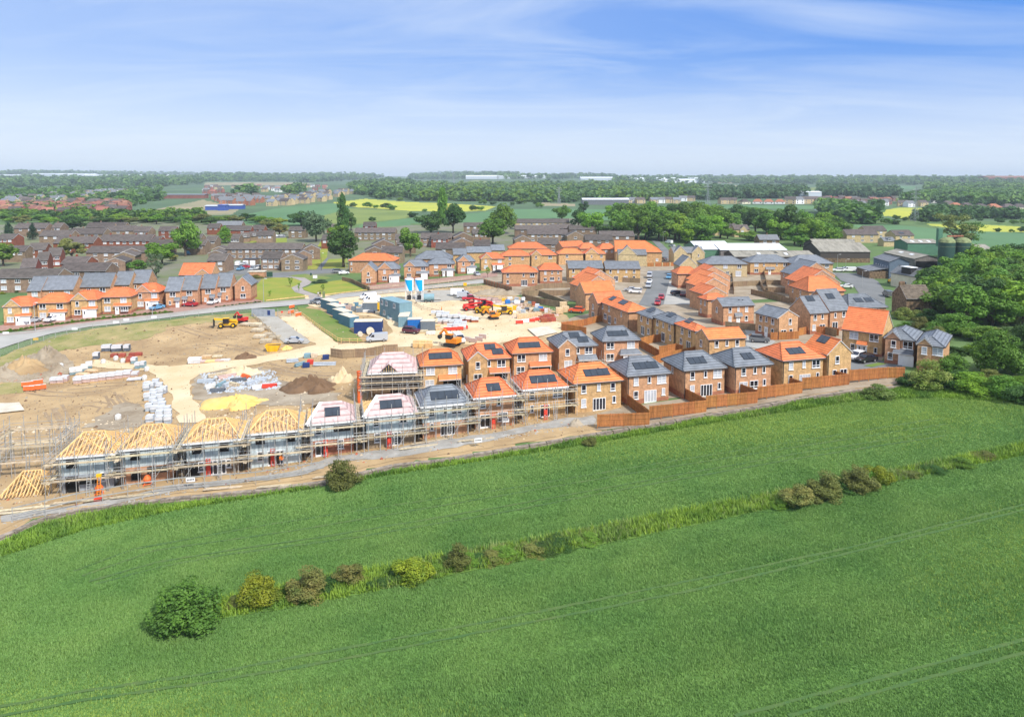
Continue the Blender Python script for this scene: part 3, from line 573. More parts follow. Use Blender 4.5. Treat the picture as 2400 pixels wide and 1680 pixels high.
def house(label,L,Rpx,deg,D=7.2,back=None,he=5.0,roof='hip',rc='orange',brick='red',t=0.53,cg=(),front=(),left=(),right=(),porch=None,solar=(),lsolar=(),plinth=True,vents=0,
cat='house',group=None,name='brick_house',W=None,o=0.32,chim=(),dark_trim=False,cap=True,extra=None,pipes=True,gbrick=None,glass=None):
 th=R_(deg);P,We=place(L,Rpx,th,he)
 if W:We=W
 og=o if roof in('hip',)else 0.12
 ox=og if roof in('gx',)else o;oy=0.12 if roof=='gy' else o
 if roof=='hx':ox=o
 Wd=We-2*ox;c,s=math.cos(th),math.sin(th)
 if back is not None:
  lo,hi=1.0,60
  for _ in range(40):
   k=(lo+hi)/2
   if proj((P.x-s*k,P.y+c*k,P.z))[0]>back:lo=k
   else:hi=k
  D=k-2*oy
 gz=min(hz(P.x+c*We/2,P.y+s*We/2),hz(P.x-s*D,P.y+c*D),hz(P.x,P.y))
 base=P.z-he;fx_,fy_=P.x+c*(We/2)-s*oy,P.y+s*(We/2)+c*oy
 root=thing(name,label,cat,(fx_,fy_,base),th,group);dn=min(0.0,gz-base)-0.25
 x0,x1=-Wd/2,Wd/2;bm=BRICK[brick];tile=TILE[rc];edge='gutter' if dark_trim else 'fascia'
 fs,out,ln=roof_planes(x0-ox,x1+ox,-oy,D+oy,he,roof,t)
 m=MB();m.box(x0,x1,0,D,dn,he+t*min(o,.3)-0.15,bm)
 zt=he+t*min(o,.3)-0.16
 if roof in('gx','hx'):
  for x in((x0,x1)if roof=='gx' else(x0,)):
   zr=he+t*(D/2+oy)-0.24;y_=0.0
   tri=[(x,0,zt),(x,D,zt),(x,D/2,zr)];m.poly(tri if x>0 else tri[::-1],gbrick or bm)
 if roof=='gy':
  for y in(0,D):
   zr=he+t*(Wd/2+ox)-0.24;tri=[(x0,y,zt),(x1,y,zt),(0,y,zr)];m.poly(tri if y==0 else tri[::-1],gbrick or bm)
 cgs=[]
 for(u0,u1,p,tg)in cg:
  a,b=x0+Wd*u0,x0+Wd*u1;cgs.append((a,b,p));zr=he+tg*((b-a)/2+0.25)
  m.box(a,b,-p,0,dn,he+0.05,bm,skip=(3,4)if False else())
  m.poly([(a,-p,he+0.05),(b,-p,he+0.05),((a+b)/2,-p,zr-0.2)],bm)
 m.build('wall',root)
 if plinth:
  m=MB();e=0.018;m.box(x0-e,x1+e,-e,D+e,dn,0.95,'dark_red_brick')
  for a,b,p in cgs:m.box(a-e*1.5,b+e*1.5,-p-e*1.5,0,dn,0.947,'dark_red_brick')
  m.build('plinth',root)
 rf=roof_mesh('roof',fs,out,tile,edge,root)
 for(u0,u1,p,tg),(a,b,_)in zip(cg,cgs):
  g=0.25;hw=(b-a)/2+g;mx_=(a+b)/2;zr=he+tg*hw;yb=min(D/2,(zr-he)/t-o+0.2);y0=-p-0.12
  f2=[((a-g,y0,he),(mx_,y0,zr),(mx_,yb,zr),(a-g,min(yb,0.4),he)),((mx_,y0,zr),(b+g,y0,he),(b+g,min(yb,0.4),he),(mx_,yb,zr))]
  q=MB()
  for f in f2:q.poly(f[::-1],tile)
  for A,B in(((a-g,y0,he),(mx_,y0,zr)),((mx_,y0,zr),(b+g,y0,he))):
   q.poly([(A[0],A[1],A[2]-0.26),(B[0],B[1],B[2]-0.26),B,A],edge);q.poly([(B[0],B[1]+.2,B[2]-0.26),(A[0],A[1]+.2,A[2]-0.26),A,B],edge)
  q.build('gable_roof',root)
  if cap:ln=ln+[((mx_,y0,zr),(mx_,yb,zr))]
 if cap and ln:
  q=MB()
  for A,B in ln:q.tube((A[0],A[1],A[2]+0.01),(B[0],B[1],B[2]+0.01),0.12,tile,n=6)
  q.build('ridge_cap',rf)
 for k,a,b,e,f in((0,x0-ox,x1+ox,-oy-0.1,-oy-0.004),(1,x0-ox-0.1,x0-ox-0.004,-oy,D+oy),(1,x1+ox+0.004,x1+ox+0.1,-oy,D+oy)):
  if roof in(('hip','gx','hx'),('hip','gy'))[k]:q=MB();q.box(a,b,e,f,he-0.19,he-0.05,'gutter');q.build('gutter',rf)
 if pipes:
  q=MB();q.tube((x0+0.12,-0.08,dn),(x0+0.12,-0.08,he-0.1),0.055,'gutter',n=5);q.build('downpipe',root)
 for A in front:
  kd,u,z=A[:3];x=x0+Wd*u;y=-0.004
  for a,b,p in cgs:
   if a<=x<=b:y=-p-0.004
  if len(A)>3:y-=A[3]
  window(root,kd,(x,y,z),0,glass if rnd.random()>0.25 or glass else 'blind')
 for kd,u,z in left:window(root,kd,(x0-0.004,D*(1-u),z),-math.pi/2,glass)
 for kd,u,z in right:window(root,kd,(x1+0.004,D*u,z),math.pi/2,glass)
 for(u0,u1,dp,z,hipd)in(porch or()):
  a,b=x0+Wd*u0,x0+Wd*u1
  yo=0
  for ca,cb,p in cgs:
   if ca<(a+b)/2<cb:yo=p
  q=MB();y0=-yo-dp;f1=[(a,y0,z),(b,y0,z),(b-(0.6 if hipd else 0),-yo,z+0.75),(a+(0.6 if hipd else 0),-yo,z+0.75)]
  q.poly(f1,tile);q.poly([(b,y0,z),(b,-yo,z),f1[2]],tile);q.poly([(a,-yo,z),(a,y0,z),f1[3]],tile)
  q.box(a,b,y0,-yo,z-0.18,z-0.004,edge);q.build('porch_roof',root)
  if dp>1.0:
   q=MB();q.box((a+b)/2+0.2 if u1-u0>.42 else a+0.1,b-0.1,y0+0.3,-yo,dn,z-0.18,bm);q.build('garage_wall',root)
 nrm=Vector((0,-t,1)).normalized();ang=math.atan(t)
 for(n,u,v)in solar:
  q=MB();pw,ph=1.08,1.62
  for k in range(n):
   a=-n*pw/2+k*pw;q.box(a+0.03,a+pw-0.03,-ph/2,ph/2,0.05,0.11,'solar');q.box(a,a+pw,-ph/2-.03,ph/2+.03,0.02,0.055,'solar_frame')
  ob=q.build('solar_panel',rf);y=-oy+v;ob.location=(x0+Wd*u,y,he+t*v);ob.rotation_euler=(ang,0,0)
 for(n,u,v)in lsolar:
  q=MB();pw,ph=1.08,1.62
  for k in range(n):
   a=-n*pw/2+k*pw;q.box(a+0.03,a+pw-0.03,-ph/2,ph/2,0.05,0.11,'solar');q.box(a,a+pw,-ph/2-.03,ph/2+.03,0.02,0.055,'solar_frame')
  ob=q.build('solar_panel',rf);ob.location=(x0-ox+v,D*(1-u),he+t*v);ob.rotation_euler=(ang,0,-math.pi/2)
 for k in range(vents):
  q=MB();q.box(-0.14,0.14,-0.2,0.2,0,0.14,'gutter');v=D*0.36;q.build('roof_vent',rf,loc=(x0+Wd*(0.62+0.12*k),-oy+v,he+t*v))
 for u,v in chim:
  q=MB();zr=he+t*D/2;x=x0+Wd*u;q.box(x-0.35,x+0.35,D*v-0.3,D*v+0.3,zr-0.9,zr+0.75,bm)
  for dx in(-0.17,0.17):q.lathe([(0.0,zr+1.0),(0.1,zr+1.0),(0.12,zr+0.75)],'dark_red_brick',6,(x+dx,D*v))
  q.build('chimney',rf)
 HOUSES.append((root,Wd,D,he));return root,Wd,D,dn
UP,LO=3.3,1.0
rear=[('w1',.2,UP),('ws',.52,3.5),('w2',.82,UP),('w1',.2,1.0),('fd',.55,0.1),('ws',.87,1.3)]
rear2=[('w1',.2,UP),('ws',.52,3.5),('w1',.82,UP),('w1',.2,1.0),('fd',.53,0.1),('ws',.85,1.3)]
rear3=[('w1',.24,UP),('ws',.55,3.5),('ws',.8,3.5),('fn',.24,0.1),('w2',.53,.95),('ws',.82,1.3)]
sidew=[('ws',.45,3.4)]
gA='new houses in the row backing onto the crop field'
TA=15.0
house('orange hipped house of mottled yellow brick, four panels, first right of the scaffolding',(1343,900),1462,TA,rc='orange',brick='yellow',front=rear2,solar=[(4,.55,1.9)],group=gA,left=sidew,plinth=False,vents=1)
house('grey hipped front row house with four panels, next to the mottled yellow brick one',(1469,882),1574,TA,rc='grey',brick='red',front=rear,solar=[(4,.53,1.9)],group=gA,left=sidew,vents=1)
house('grey hipped front row house with three panels, middle of the three grey roofs',(1602,869),1705,TA,rc='grey',brick='red',front=rear,solar=[(3,.42,1.9)],group=gA,left=sidew,vents=1)
house('grey hipped front row house with two panels and a wide kitchen window',(1721,860),1814,TA,rc='grey',brick='red',front=rear3,solar=[(2,.5,2.0)],group=gA,left=sidew,vents=1)
house('orange hipped yellow brick house with three panels near the front row end',(1834,846),1936,TA,rc='orange',brick='yellow',front=rear,solar=[(3,.45,1.9)],group=gA,left=sidew,vents=1,plinth=False)
house('orange gabled yellow brick house turned end on, last at the right of the front row',(1938,832),2000,18,back=1880,roof='gy',rc='orange',brick='yellow',front=[('w1',.4,UP),('w1',.3,.9),('fn',.68,0.1)],lsolar=[(2,.45,2.2)],group=gA,plinth=False,t=.85)
gB='new houses in the second row facing the building site'
gar=[('w2',.2,UP),('w2',.8,UP),('w2',.2,.95)]
house('orange hipped house with four roof panels and open garage, next to the pink felt roof',(984,859),1086,12,rc='orange',brick='yellow',front=[('w2',.22,UP),('w2',.78,UP),('w2',.2,.95),('hole',.62,.9),('ghole',.82,0)],solar=[(4,.5,2.2)],porch=[(.42,.98,.9,2.45,False)],group=gB,plinth=False)
house('yellow brick house with a front gable and four stepped roof panels in the second row',(1094,844),1199,12,rc='orange',brick='yellow',cg=[(0,.44,.5,.85)],front=[('w1',.22,UP),('ws',.5,3.5),('w2',.8,UP),('w2',.22,.95),('ghole',.78,0)],solar=[(2,.58,2.9),(2,.74,1.7)],porch=[(.5,1.0,.8,2.45,False)],group=gB,plinth=False)
house('orange hipped brick house with a black porch and half built garage in the second row',(1199,829),1297,12,rc='orange',brick='red',front=[('w2',.22,UP),('w2',.78,UP),('w2',.2,.95),('hole',.58,.9),('ghole',.82,0)],solar=[(4,.47,1.9)],porch=[(.42,.98,.9,2.45,False)],group=gB,plinth=False)
house('grey roofed brick house with a front gable and scaffold round its garage roof',(1306,814),1402,12,rc='grey',brick='red',cg=[(0,.44,.5,.85)],front=[('w1',.22,UP),('ws',.52,3.5),('w2',.8,UP),('w2',.24,.95),('ghole',.78,0)],solar=[(2,.52,2.9),(2,.7,1.7)],porch=[(.5,1.0,1.2,2.45,False)],group=gB,plinth=False)
house('grey hipped house with white garage door and four panels ending the second row',(1411,800),1502,10,rc='grey',brick='red',front=[('w2',.2,UP),('w2',.78,UP),('w2',.2,.95),('door',.58,0.05,1.2),('gar',.84,0.05,1.2)],solar=[(4,.47,1.9)],porch=[(.42,1.04,1.5,2.45,True)],group=gB,plinth=False,vents=2)
gC='new houses along the side street'
house('orange gabled yellow brick house with plain roof above the parked grey car',(1661,796),1750,12,back=1628,roof='gx',rc='orange',brick='yellow',front=[('w1',.22,UP),('ws',.5,3.5),('w1',.78,UP),('w1',.25,.95),('door',.55,.05),('w1',.8,.95)],left=[('w1',.45,2.9)],group=gC,plinth=False)
house('orange hipped house with small pale roof panel left of the plain orange gable',(1627,776),1664,17,back=1580,roof='hip',rc='orange',brick='yellow',left=[('w1',.35,UP),('w1',.75,UP),('w1',.3,.95),('fn',.7,.1)],lsolar=[(2,.35,2.0)],group=gC,plinth=False)
house('grey hipped yellow brick house with faint flush panels between a grey and an orange roof',(1578,761),1628,17,back=1528,roof='hip',rc='grey',brick='yellow',left=[('w1',.2,UP),('ws',.5,3.4),('w1',.8,UP),('ws',.2,1.2),('fn',.5,.1),('ws',.85,1.2)],lsolar=[(2,.5,2.2)],group=gC,plinth=False)
house('grey hipped yellow brick house with a small panel array beside the orange pair with panels',(1526,746),1580,17,back=1490,roof='hip',rc='grey',brick='yellow',left=[('w1',.3,UP),('w1',.75,UP),('fn',.4,.1),('w1',.8,.95)],lsolar=[(2,.5,2.0)],group=gC,plinth=False)
house('long orange hipped pair of brick houses with two dark panel arrays by the garden fences',(1470,732),1524,18,back=1400,roof='hip',rc='orange',brick='red',left=[('ws',.15,UP),('w1',.38,UP),('ws',.8,UP),('w2',.25,.95),('fn',.4,.1),('w1',.6,.95)],lsolar=[(2,.25,2.3),(3,.62,2.3)],group=gC,plinth=False)
house('orange gabled brick house end on, narrow side window, behind the orange pair',(1401,711),1466,18,back=1378,roof='gx',rc='orange',brick='red',left=[('w1',.5,2.9),('fn',.5,.1)],group=gC,plinth=False,t=.8)
house('orange gabled brick house end on, blank gable towards the storage compound',(1371,688),1443,18,back=1348,roof='gx',rc='orange',brick='red',group=gC,plinth=False,t=.8)
house('orange ridge roofed house peeping over the blank brick gable, lower of two',(1364,674),1440,20,D=9,roof='gy',rc='orange',brick='red',group=gC,plinth=False,t=.6)
house('orange ridge roofed house over the blank brick gable, upper of two',(1369,660),1444,20,D=9,roof='gy',rc='orange',brick='red',group=gC,plinth=False,t=.6)
gE='new houses beyond the storage compound'
rE=[('w1',.15,UP),('ws',.6,3.5),('w2',.85,UP),('w1',.15,.95),('fd',.62,.1),('ws',.88,1.2)]
house('orange hipped brick house with french doors above the old board fence',(1176,639),1262,3,roof='hip',rc='orange',brick='red',front=rE,group=gE)
house('orange hipped brick house right of the french door house, above the board fence',(1263,633),1320,3,roof='hip',rc='orange',brick='red',front=[('w1',.25,UP),('ws',.55,3.5),('ws',.82,3.5),('wm',.25,.9),('w2',.55,.95),('ws',.85,1.2)],group=gE)
house('slate grey gabled yellow brick pair, left of two alike',(1332,629),1415,2,D=8,roof='gx',rc='grey',brick='yellow',front=[('w1',.14,UP),('ws',.36,3.5),('ws',.6,3.5),('w1',.86,UP),('w1',.14,.95),('fn',.36,.1),('fn',.7,.1)],group=gE,plinth=False,vents=2)
house('slate grey gabled yellow brick pair beside the side street, right of two alike',(1419,630),1502,1,D=8,roof='gx',rc='grey',brick='yellow',front=[('w1',.14,UP),('ws',.36,3.5),('ws',.6,3.5),('w1',.82,UP),('fn',.3,.1),('fn',.58,.1),('w1',.82,.95)],group=gE,plinth=False,vents=2)
house('orange hipped house of yellow brick behind the french door house',(1174,600),1243,4,roof='hip',rc='orange',brick='yellow',front=[('wm',.3,UP),('wm',.75,UP),('wm',.3,.9)],group=gE,plinth=False)
house('orange roofed yellow brick house with a front gable left of the slate grey pair',(1244,598),1306,4,roof='hip',rc='orange',brick='yellow',cg=[(0,.38,.4,.9)],front=[('w1',.18,UP),('w2',.75,UP)],group=gE,plinth=False)
house('wide orange hipped house under the dark estate roofs, behind the yellow brick pair',(1192,583),1284,5,roof='hip',rc='orange',brick='yellow',group=gE,plinth=False,D=9)
house('orange hipped yellow brick house with two stacked windows left of the slate grey pair',(1307,595),1369,3,roof='hip',rc='orange',brick='yellow',front=[('wm',.35,UP),('wm',.35,.9)],group=gE,plinth=False)
house('small orange roofed house with a yellow brick front gable above the slate grey pair',(1371,595),1421,3,roof='hip',rc='orange',brick='yellow',cg=[(0,.62,.4,.85)],front=[('ws',.3,UP),('wm',.8,UP)],group=gE,plinth=False)
house('orange gabled house with its plain brick gable end facing right, near the dark terrace',(1318,579),1372,20,D=8,roof='gx',rc='orange',brick='red',group=gE,plinth=False)
house('low orange hipped house tucked between orange gables',(1359,583),1400,3,D=8,roof='hip',rc='orange',brick='red',group=gE,plinth=False)
house('orange hipped house with small upper windows left of the biggest orange roof',(1404,584),1446,3,D=8,roof='hip',rc='orange',brick='red',front=[('wm',.4,UP),('wm',.75,UP)],group=gE,plinth=False)
house('biggest orange roof, long yellow brick block beside the upper street',(1441,590),1553,-6,D=14,roof='hx',rc='orange',brick='yellow',group=gE,plinth=False,front=[('wm',.9,.9)],t=.62)
house('slate grey house with a cream front gable in front of the biggest orange roof',(1449,597),1517,-2,D=7,roof='gx',rc='slate',brick='cream',cg=[(0,.64,.4,.95)],group=gE,plinth=False)
gF='new houses facing the site road beside the little park'
def fgar(a=.72,b=.86):return[('door',a-.12,.05,.7),('gar',b,.05,.7)]
house('wide orange double hipped house behind the grey gabled brick houses',(816,611),925,-3,D=9,roof='hip',rc='orange',brick='red',group=gF,plinth=False,front=[('ws',.05,UP),('ws',.05,1)])
house('grey roofed brick house with gable to the road, beside the little park',(844,636),882,5,D=9,roof='gy',rc='grey',brick='red',front=[('w1',.5,UP),('w2',.5,.95)],left=[('ws',.3,1.0),('door',.6,.05)],group=gF,t=.95)
house('grey roofed brick house with white garage door, second from the little park',(884,631),938,8,roof='hip',rc='grey',brick='red',cg=[(0,.62,.3,.95)],front=[('w1',.3,UP),('wm',.82,UP),('w2',.3,.95),('door',.58,.05,.75),('gar',.82,.05,.75)],porch=[(.5,1.05,.9,2.45,False)],group=gF)
house('grey roofed brick house with front gable, left behind the mortar silos',(945,625),1005,8,roof='hip',rc='grey',brick='red',cg=[(0,.45,.3,.95)],front=[('w1',.22,UP),('w2',.8,UP),('w2',.2,.95),('gar',.84,.05,.75)],porch=[(.5,1.05,.9,2.45,False)],group=gF)
house('grey hipped brick house with white door and garage, right behind the mortar silos',(1003,619),1067,8,roof='hip',rc='grey',brick='red',front=[('w2',.28,UP),('w2',.8,UP),('w2',.28,.95),('door',.58,.05,.75),('gar',.82,.05,.75)],porch=[(.46,1.03,.9,2.45,True)],group=gF)
house('grey roofed house with pink edged front gable and silver car on its drive',(1071,613),1115,10,roof='hip',rc='grey',brick='red',cg=[(0,.66,.3,.95)],front=[('w1',.33,UP),('wm',.84,UP),('w2',.3,.95),('door',.6,.05,.75),('gar',.84,.05,.75)],porch=[(.5,1.1,.9,2.45,False)],group=gF)
house('orange roofed house with front gable and a black car on its drive',(1126,607),1184,8,roof='hip',rc='orange',brick='yellow',cg=[(0,.45,.3,.95)],front=[('w1',.2,UP),('w2',.8,UP),('w2',.2,.95),('door',.55,.05,.75),('gar',.8,.05,.75)],porch=[(.46,1.0,.9,2.45,False)],group=gF,plinth=False)
house('big grey hipped house behind the grey row by the mortar silos',(971,607),1061,4,D=10,roof='hip',rc='grey',brick='red',group=gF,plinth=False)
for(L,Rx,n_)in(((1062,597),1094,'left'),((1094,592),1152,'middle, widest'),((1152,587),1184,'right, highest')):
 house(f'grey ridge roof of the stepped terrace behind the orange gabled house, {n_}',L,Rx,8,D=8,roof='gx',rc='grey',brick='yellow',group=gF,plinth=False,pipes=False)
gL='new houses along the left part of the road'
Lf=[('w1',.24,UP),('w2',.8,UP),('w2',.24,.95),('door',.55,.05,.6),('gar',.8,.05,.6)]
Lp=[(.42,1.03,.85,2.5,False)]
house('orange roofed house with front gable and pale car, first at the left edge',(4,720),74,12,roof='hip',rc='orange',brick='yellow',cg=[(0,.62,.3,.95)],front=Lf,porch=Lp,group=gL)
house('orange hipped house with a white car before its garage, second from the left edge',(81,711),157,10,roof='hip',rc='orange',brick='yellow',front=[('w2',.2,UP),('w2',.78,UP),('w2',.2,.95),('door',.55,.05,.6),('gar',.8,.05,.6)],porch=Lp,group=gL)
house('orange roofed house with a front gable, third from the left edge of the road',(163,704),229,10,roof='hip',rc='orange',brick='yellow',cg=[(0,.62,.3,.95)],front=Lf,porch=Lp,group=gL)
house('orange hipped house with a wide ground floor window and no garage in the left row',(233,697),308,10,roof='hip',rc='orange',brick='yellow',front=[('w2',.2,UP),('w2',.75,UP),('w2',.2,.95),('door',.55,.05,.6),('w3',.8,.95,.6)],porch=Lp,group=gL)
house('orange roofed house with a front gable and bright blue car in the left row',(312,686),374,10,roof='hip',rc='orange',brick='red',cg=[(0,.66,.3,.95)],front=Lf,porch=Lp,group=gL)
for(L,Rx,n_,fr)in(((61,682),95,'low left unit of first',[('w2',.55,UP)]),((96,680),171,'higher unit of the first',[('wm',.3,UP),('w2',.8,UP)]),((184,673),258,'second',[('wm',.3,UP),('w2',.75,UP)]),((264,668),303,'left unit of the third',[('wm',.7,UP)]),((303,664),346,'right unit of the third',[('ws',.3,UP)])):
 house(f'plain grey roof behind the orange left row, {n_} of three blocks',L,Rx,8,D=8,roof='gx',rc='grey',brick='red',front=fr,group=gL,plinth=False,pipes=False,t=.85)
semi=lambda a:[('w2',.45,UP),('ws',.3,.95),('door',a,.05)]
for(L,Rx,n_,a)in(((385,683),422,'pair with the red car, left house',.8),((422,680),463,'pair with the red car, right house',.2),((469,676),504,'pair with the white car, left house',.8),((504,672),540,'pair with the white car, right house',.2)):
 house(f'grey roofed red brick semi with white door, {n_}',L,Rx,8,D=8,roof='gx',rc='grey',brick='red',front=[('w2',.5,UP),('ws',.3 if a>.5 else .75,.95),('door',a,.05)],porch=[(a-.2,a+.2,.7,2.4,False)],group=gL,t=.85)
house('grey roofed brick house with gable to the road, left of the park lawn',(546,669),590,8,D=8,roof='gy',rc='grey',brick='red',front=[('w1',.52,UP),('w2',.52,.95)],group=gL,t=.95)
house('orange roof with a small gable behind the grey semis',(418,645),495,3,D=8,roof='gx',rc='orange',brick='red',cg=[(.5,.98,.3,.75)],group=gL,plinth=False,t=.85)
gH='new houses on the right around the farm lane'
house('wide grey hipped cream brick house with french doors, below the white sheds',(1648,619),1754,0,D=9,roof='hip',rc='grey',brick='cream',front=[('w2',.5,UP),('w2',.82,UP),('wm',.55,.95),('fd',.8,.1)],group=gH,plinth=False)
house('wide grey hipped orange brick house with a white front door and canopy',(1756,615),1858,0,D=9,roof='hip',rc='grey',brick='yellow',front=[('w2',.16,UP),('ws',.34,3.5),('ws',.65,3.5),('w2',.85,UP),('w2',.16,.95),('door',.48,.05),('w2',.85,.95)],porch=[(.38,.6,.6,2.4,False)],group=gH)
house('grey hipped house half hidden behind the stepped orange terrace',(1858,618),1955,2,D=10,roof='hip',rc='grey',brick='yellow',front=[('w2',.85,UP)],group=gH,plinth=False)
house('cream brick cross gabled house with slate roof beside the green shed',(1579,593),1652,3,D=8,roof='gx',rc='slate',brick='cream',cg=[(0,.42,.5,1.0),(.58,1,.5,1.0)],front=[('ws',.8,UP)],group=gH,plinth=False)
house('small cream brick house with a pink edged gable, below the cream cross gabled one',(1592,623),1636,3,D=8,roof='gy',rc='slate',brick='cream',group=gH,plinth=False,t=.95,he=4.6)
house('small orange hipped brick house at the corner of the side street',(1586,642),1641,3,D=7,roof='hip',rc='orange',brick='red',group=gH)
house('orange roofed brick house with a broad pink edged gable, behind the long orange row',(1631,648),1714,8,D=8,roof='gy',rc='orange',brick='red',group=gH,plinth=False)
house('orange gabled terrace with pale tiles, middle of the long stepped row',(1640,672),1705,14,D=9,roof='gy',rc='orange',brick='red',group=gH,plinth=False,left=[('ws',.5,UP)])
house('orange ridge roof in the long stepped row, just above the hipped end',(1648,690),1704,14,D=8,roof='gy',rc='orange',brick='red',group=gH,plinth=False)
house('orange ridge roof in the long stepped row, just below the pink edged gable',(1634,661),1710,12,D=8,roof='gy',rc='orange',brick='red',group=gH,plinth=False)
house('orange hipped end of the long stepped row beside the grey plain roof',(1656,703),1706,16,back=1634,roof='hip',rc='orange',brick='red',group=gH,left=[('ws',.3,UP),('ws',.3,1),('ws',.8,UP)])
house('plain grey gabled brick house with a small flat canopy over the white door',(1694,718),1770,12,back=1666,roof='gx',rc='grey',brick='red',front=[('w1',.24,UP),('ws',.5,3.5),('w1',.76,UP),('w1',.24,.95),('door',.5,.05),('w1',.76,.95)],left=[('w1',.5,2.9)],porch=[(.38,.62,.6,2.4,False)],group=gH,vents=2)
house('plain grey roofed brick house, gable to the right, front door on its left',(1822,746),1874,22,back=1768,roof='gy',rc='grey',brick='red',front=[('w1',.6,UP),('fn',.28,.1),('w1',.65,.95)],left=[('w1',.25,UP),('ws',.5,3.5),('w1',.78,UP),('w1',.22,.95),('door',.5,.05),('w1',.78,.95)],group=gH,vents=1)
house('grey gabled brick semi with a square roof panel array, left of the touching pair',(1899,735),1944,16,back=1848,roof='gx',rc='grey',brick='red',front=[('w1',.3,UP),('ws',.7,3.5),('w1',.25,.95),('fn',.7,.1)],solar=[(2,.45,3.2)],group=gH,t=.9)
house('grey gabled brick semi with a square roof panel array, right of the touching pair',(1945,729),1994,16,D=9,roof='gx',rc='grey',brick='red',front=[('ws',.3,UP),('w1',.72,UP),('fn',.3,.1)],solar=[(2,.45,3.2)],group=gH,t=.9)
house('grey hipped brick house with two square panel arrays beside the farm lane',(1990,722),2082,8,D=9,roof='hip',rc='grey',brick='red',front=[('w2',.72,UP)],solar=[(2,.4,2.6),(2,.68,2.6)],group=gH)
for(L,Rx,rf,n_,rc_)in(((1894,683),1983,'hip','nearest orange hipped unit','orange'),((1880,664),1972,'gy','middle orange gabled unit','orange'),((1866,646),1960,'gy','rear grey gabled unit','grey')):
 house(f'stepped terrace along the farm lane, {n_}',L,Rx,6,D=11,roof=rf,rc=rc_,brick='red',group=gH,plinth=False,left=[('ws',.2,UP),('ws',.4,.9),('ws',.6,UP),('ws',.8,.9)],t=.62)
house('long orange gabled yellow brick pair with two white doors at the right of the estate',(1972,771),2069,-40,D=9,roof='gx',rc='orange',brick='yellow',front=[('w2',.3,UP),('w2',.8,UP),('w1',.28,.95),('door',.45,.05),('door',.57,.05),('ws',.85,1.0)],porch=[(.38,.64,.7,2.4,False)],group=gH,t=.8)
house('grey roofed brick house with white garage door at the estate corner by the hedge',(2071,790),2146,-38,D=9,roof='hip',rc='grey',brick='red',cg=[(0,.52,.4,1.0)],front=[('w1',.3,UP),('w2',.8,UP),('w1',.2,.95),('gar',.78,.05,1.0)],porch=[(.3,1.02,1.3,2.5,False)],group=gH)
house('grey roofed brick house half behind the round hedge tree, last on the right',(2146,805),2215,-38,D=11,roof='hip',rc='grey',brick='red',cg=[(0,.55,.4,1.0)],front=[('w1',.28,UP),('w2',.8,UP)],group=gH)
# -- older estate, farm and industrial buildings
gK='brown terraces of the older estate'
def wins(n,kind,z,a=.06,b=.94):return[(kind,a+(b-a)*(i+.5)/n,z)for i in range(n)]
def terrace(label,L,Rx,deg,D=9.5,brick='brown',rc='brown',n=4,low=True,roof='gx',t=.5,he=5.0,group=gK,chim=(),right=(),left=(),name='terraced_house',back=None,lowkind='wb',**k):
 fr=wins(n,'wb',3.35)+(wins(n,lowkind,1.0)if low else[])
 return house(label,L,Rx,deg,D=D,back=back,he=he,roof=roof,rc=rc,brick=brick,t=t,front=fr,group=group,plinth=False,cap=False,pipes=False,chim=chim,left=left,right=right,name=name,cat='terrace',**k)
terrace('long brown brick terrace behind the white garages, two rows of windows',(528,584),706,1,n=10)
terrace('brown brick terrace end with white panels below the windows, beside the white garages',(610,606),657,1,n=3)
terrace('dark slate hung end house with four white windows beside the park path',(657,608),712,4,roof='gy',D=8,n=2,brick='brown',t=.45)
terrace('brown stepped house behind the dark slate hung end, lower step',(690,598),733,18,roof='gy',D=8,n=1,t=.5)
terrace('brown stepped house behind the dark slate hung end, upper step',(708,585),752,18,roof='gy',D=8,n=1,t=.5)
terrace('brown terrace with ochre panels at left of the estate car park',(484,611),527,2,n=2)
terrace('low brown roof stepping back over the estate car park, lower',(486,594),524,12,n=1,roof='gy',low=False,t=.4)
terrace('low brown roof stepping back over the estate car park, upper',(497,584),528,12,n=1,roof='gy',low=False,t=.4)
terrace('pale panelled terrace house in front of the silver leaved tree',(675,540),714,2,n=2,D=8)
terrace('long white windowed terrace below the olive field, right of the tall poplar',(830,545),926,1,n=6)
terrace('brown terrace with white panels right behind the wide orange hipped roof',(893,592),943,2,n=2,lowkind='ww')
terrace('brown stepped gable left of the round tree above the park row, front',(856,588),900,14,n=1,roof='gy',low=False,t=.45)
terrace('brown stepped gable left of the round tree above the park row, back',(872,574),925,14,n=1,roof='gy',low=False,t=.45)
terrace('brown brick flats with square windows behind the big grey hipped house',(985,558),1058,1,n=5)
terrace('brown stepped gable house right of the square windowed flats, front',(1056,570),1108,12,n=1,roof='gy',low=False,t=.45)
terrace('brown stepped gable house right of the square windowed flats, back',(1062,556),1110,12,n=1,roof='gy',low=False,t=.45)
terrace('low brown roof under the grey hipped house gable',(1020,583),1090,2,n=2,low=False)
terrace('brown roofs with white porch between the two round trees',(1086,530),1140,4,n=3,D=8)
terrace('long far terrace with yellow brick windows below the green field',(1207,522),1335,1,n=9,brick='cream')
terrace('plain brown roof strip in front of the yellow windowed terrace',(1206,538),1312,1,n=4,low=False)
terrace('long brown terrace with white windows above the orange roofs',(1236,549),1332,1,n=6)
terrace('brown gable end house with white bargeboards above the orange gables',(1328,553),1370,4,roof='gy',n=1,low=False,t=.5)
terrace('brown gable over the orange hipped houses, low left',(1205,562),1246,6,roof='gy',n=1,low=False,t=.5)
terrace('brown terrace with pale panels just above the orange hipped houses',(1262,572),1310,1,n=2)
terrace('dark roofed terrace with three small windows left of the biggest orange roof',(1372,562),1437,1,n=3,low=False)
terrace('brown roof with small gables under the tree belt',(1406,553),1488,1,n=3,low=False)
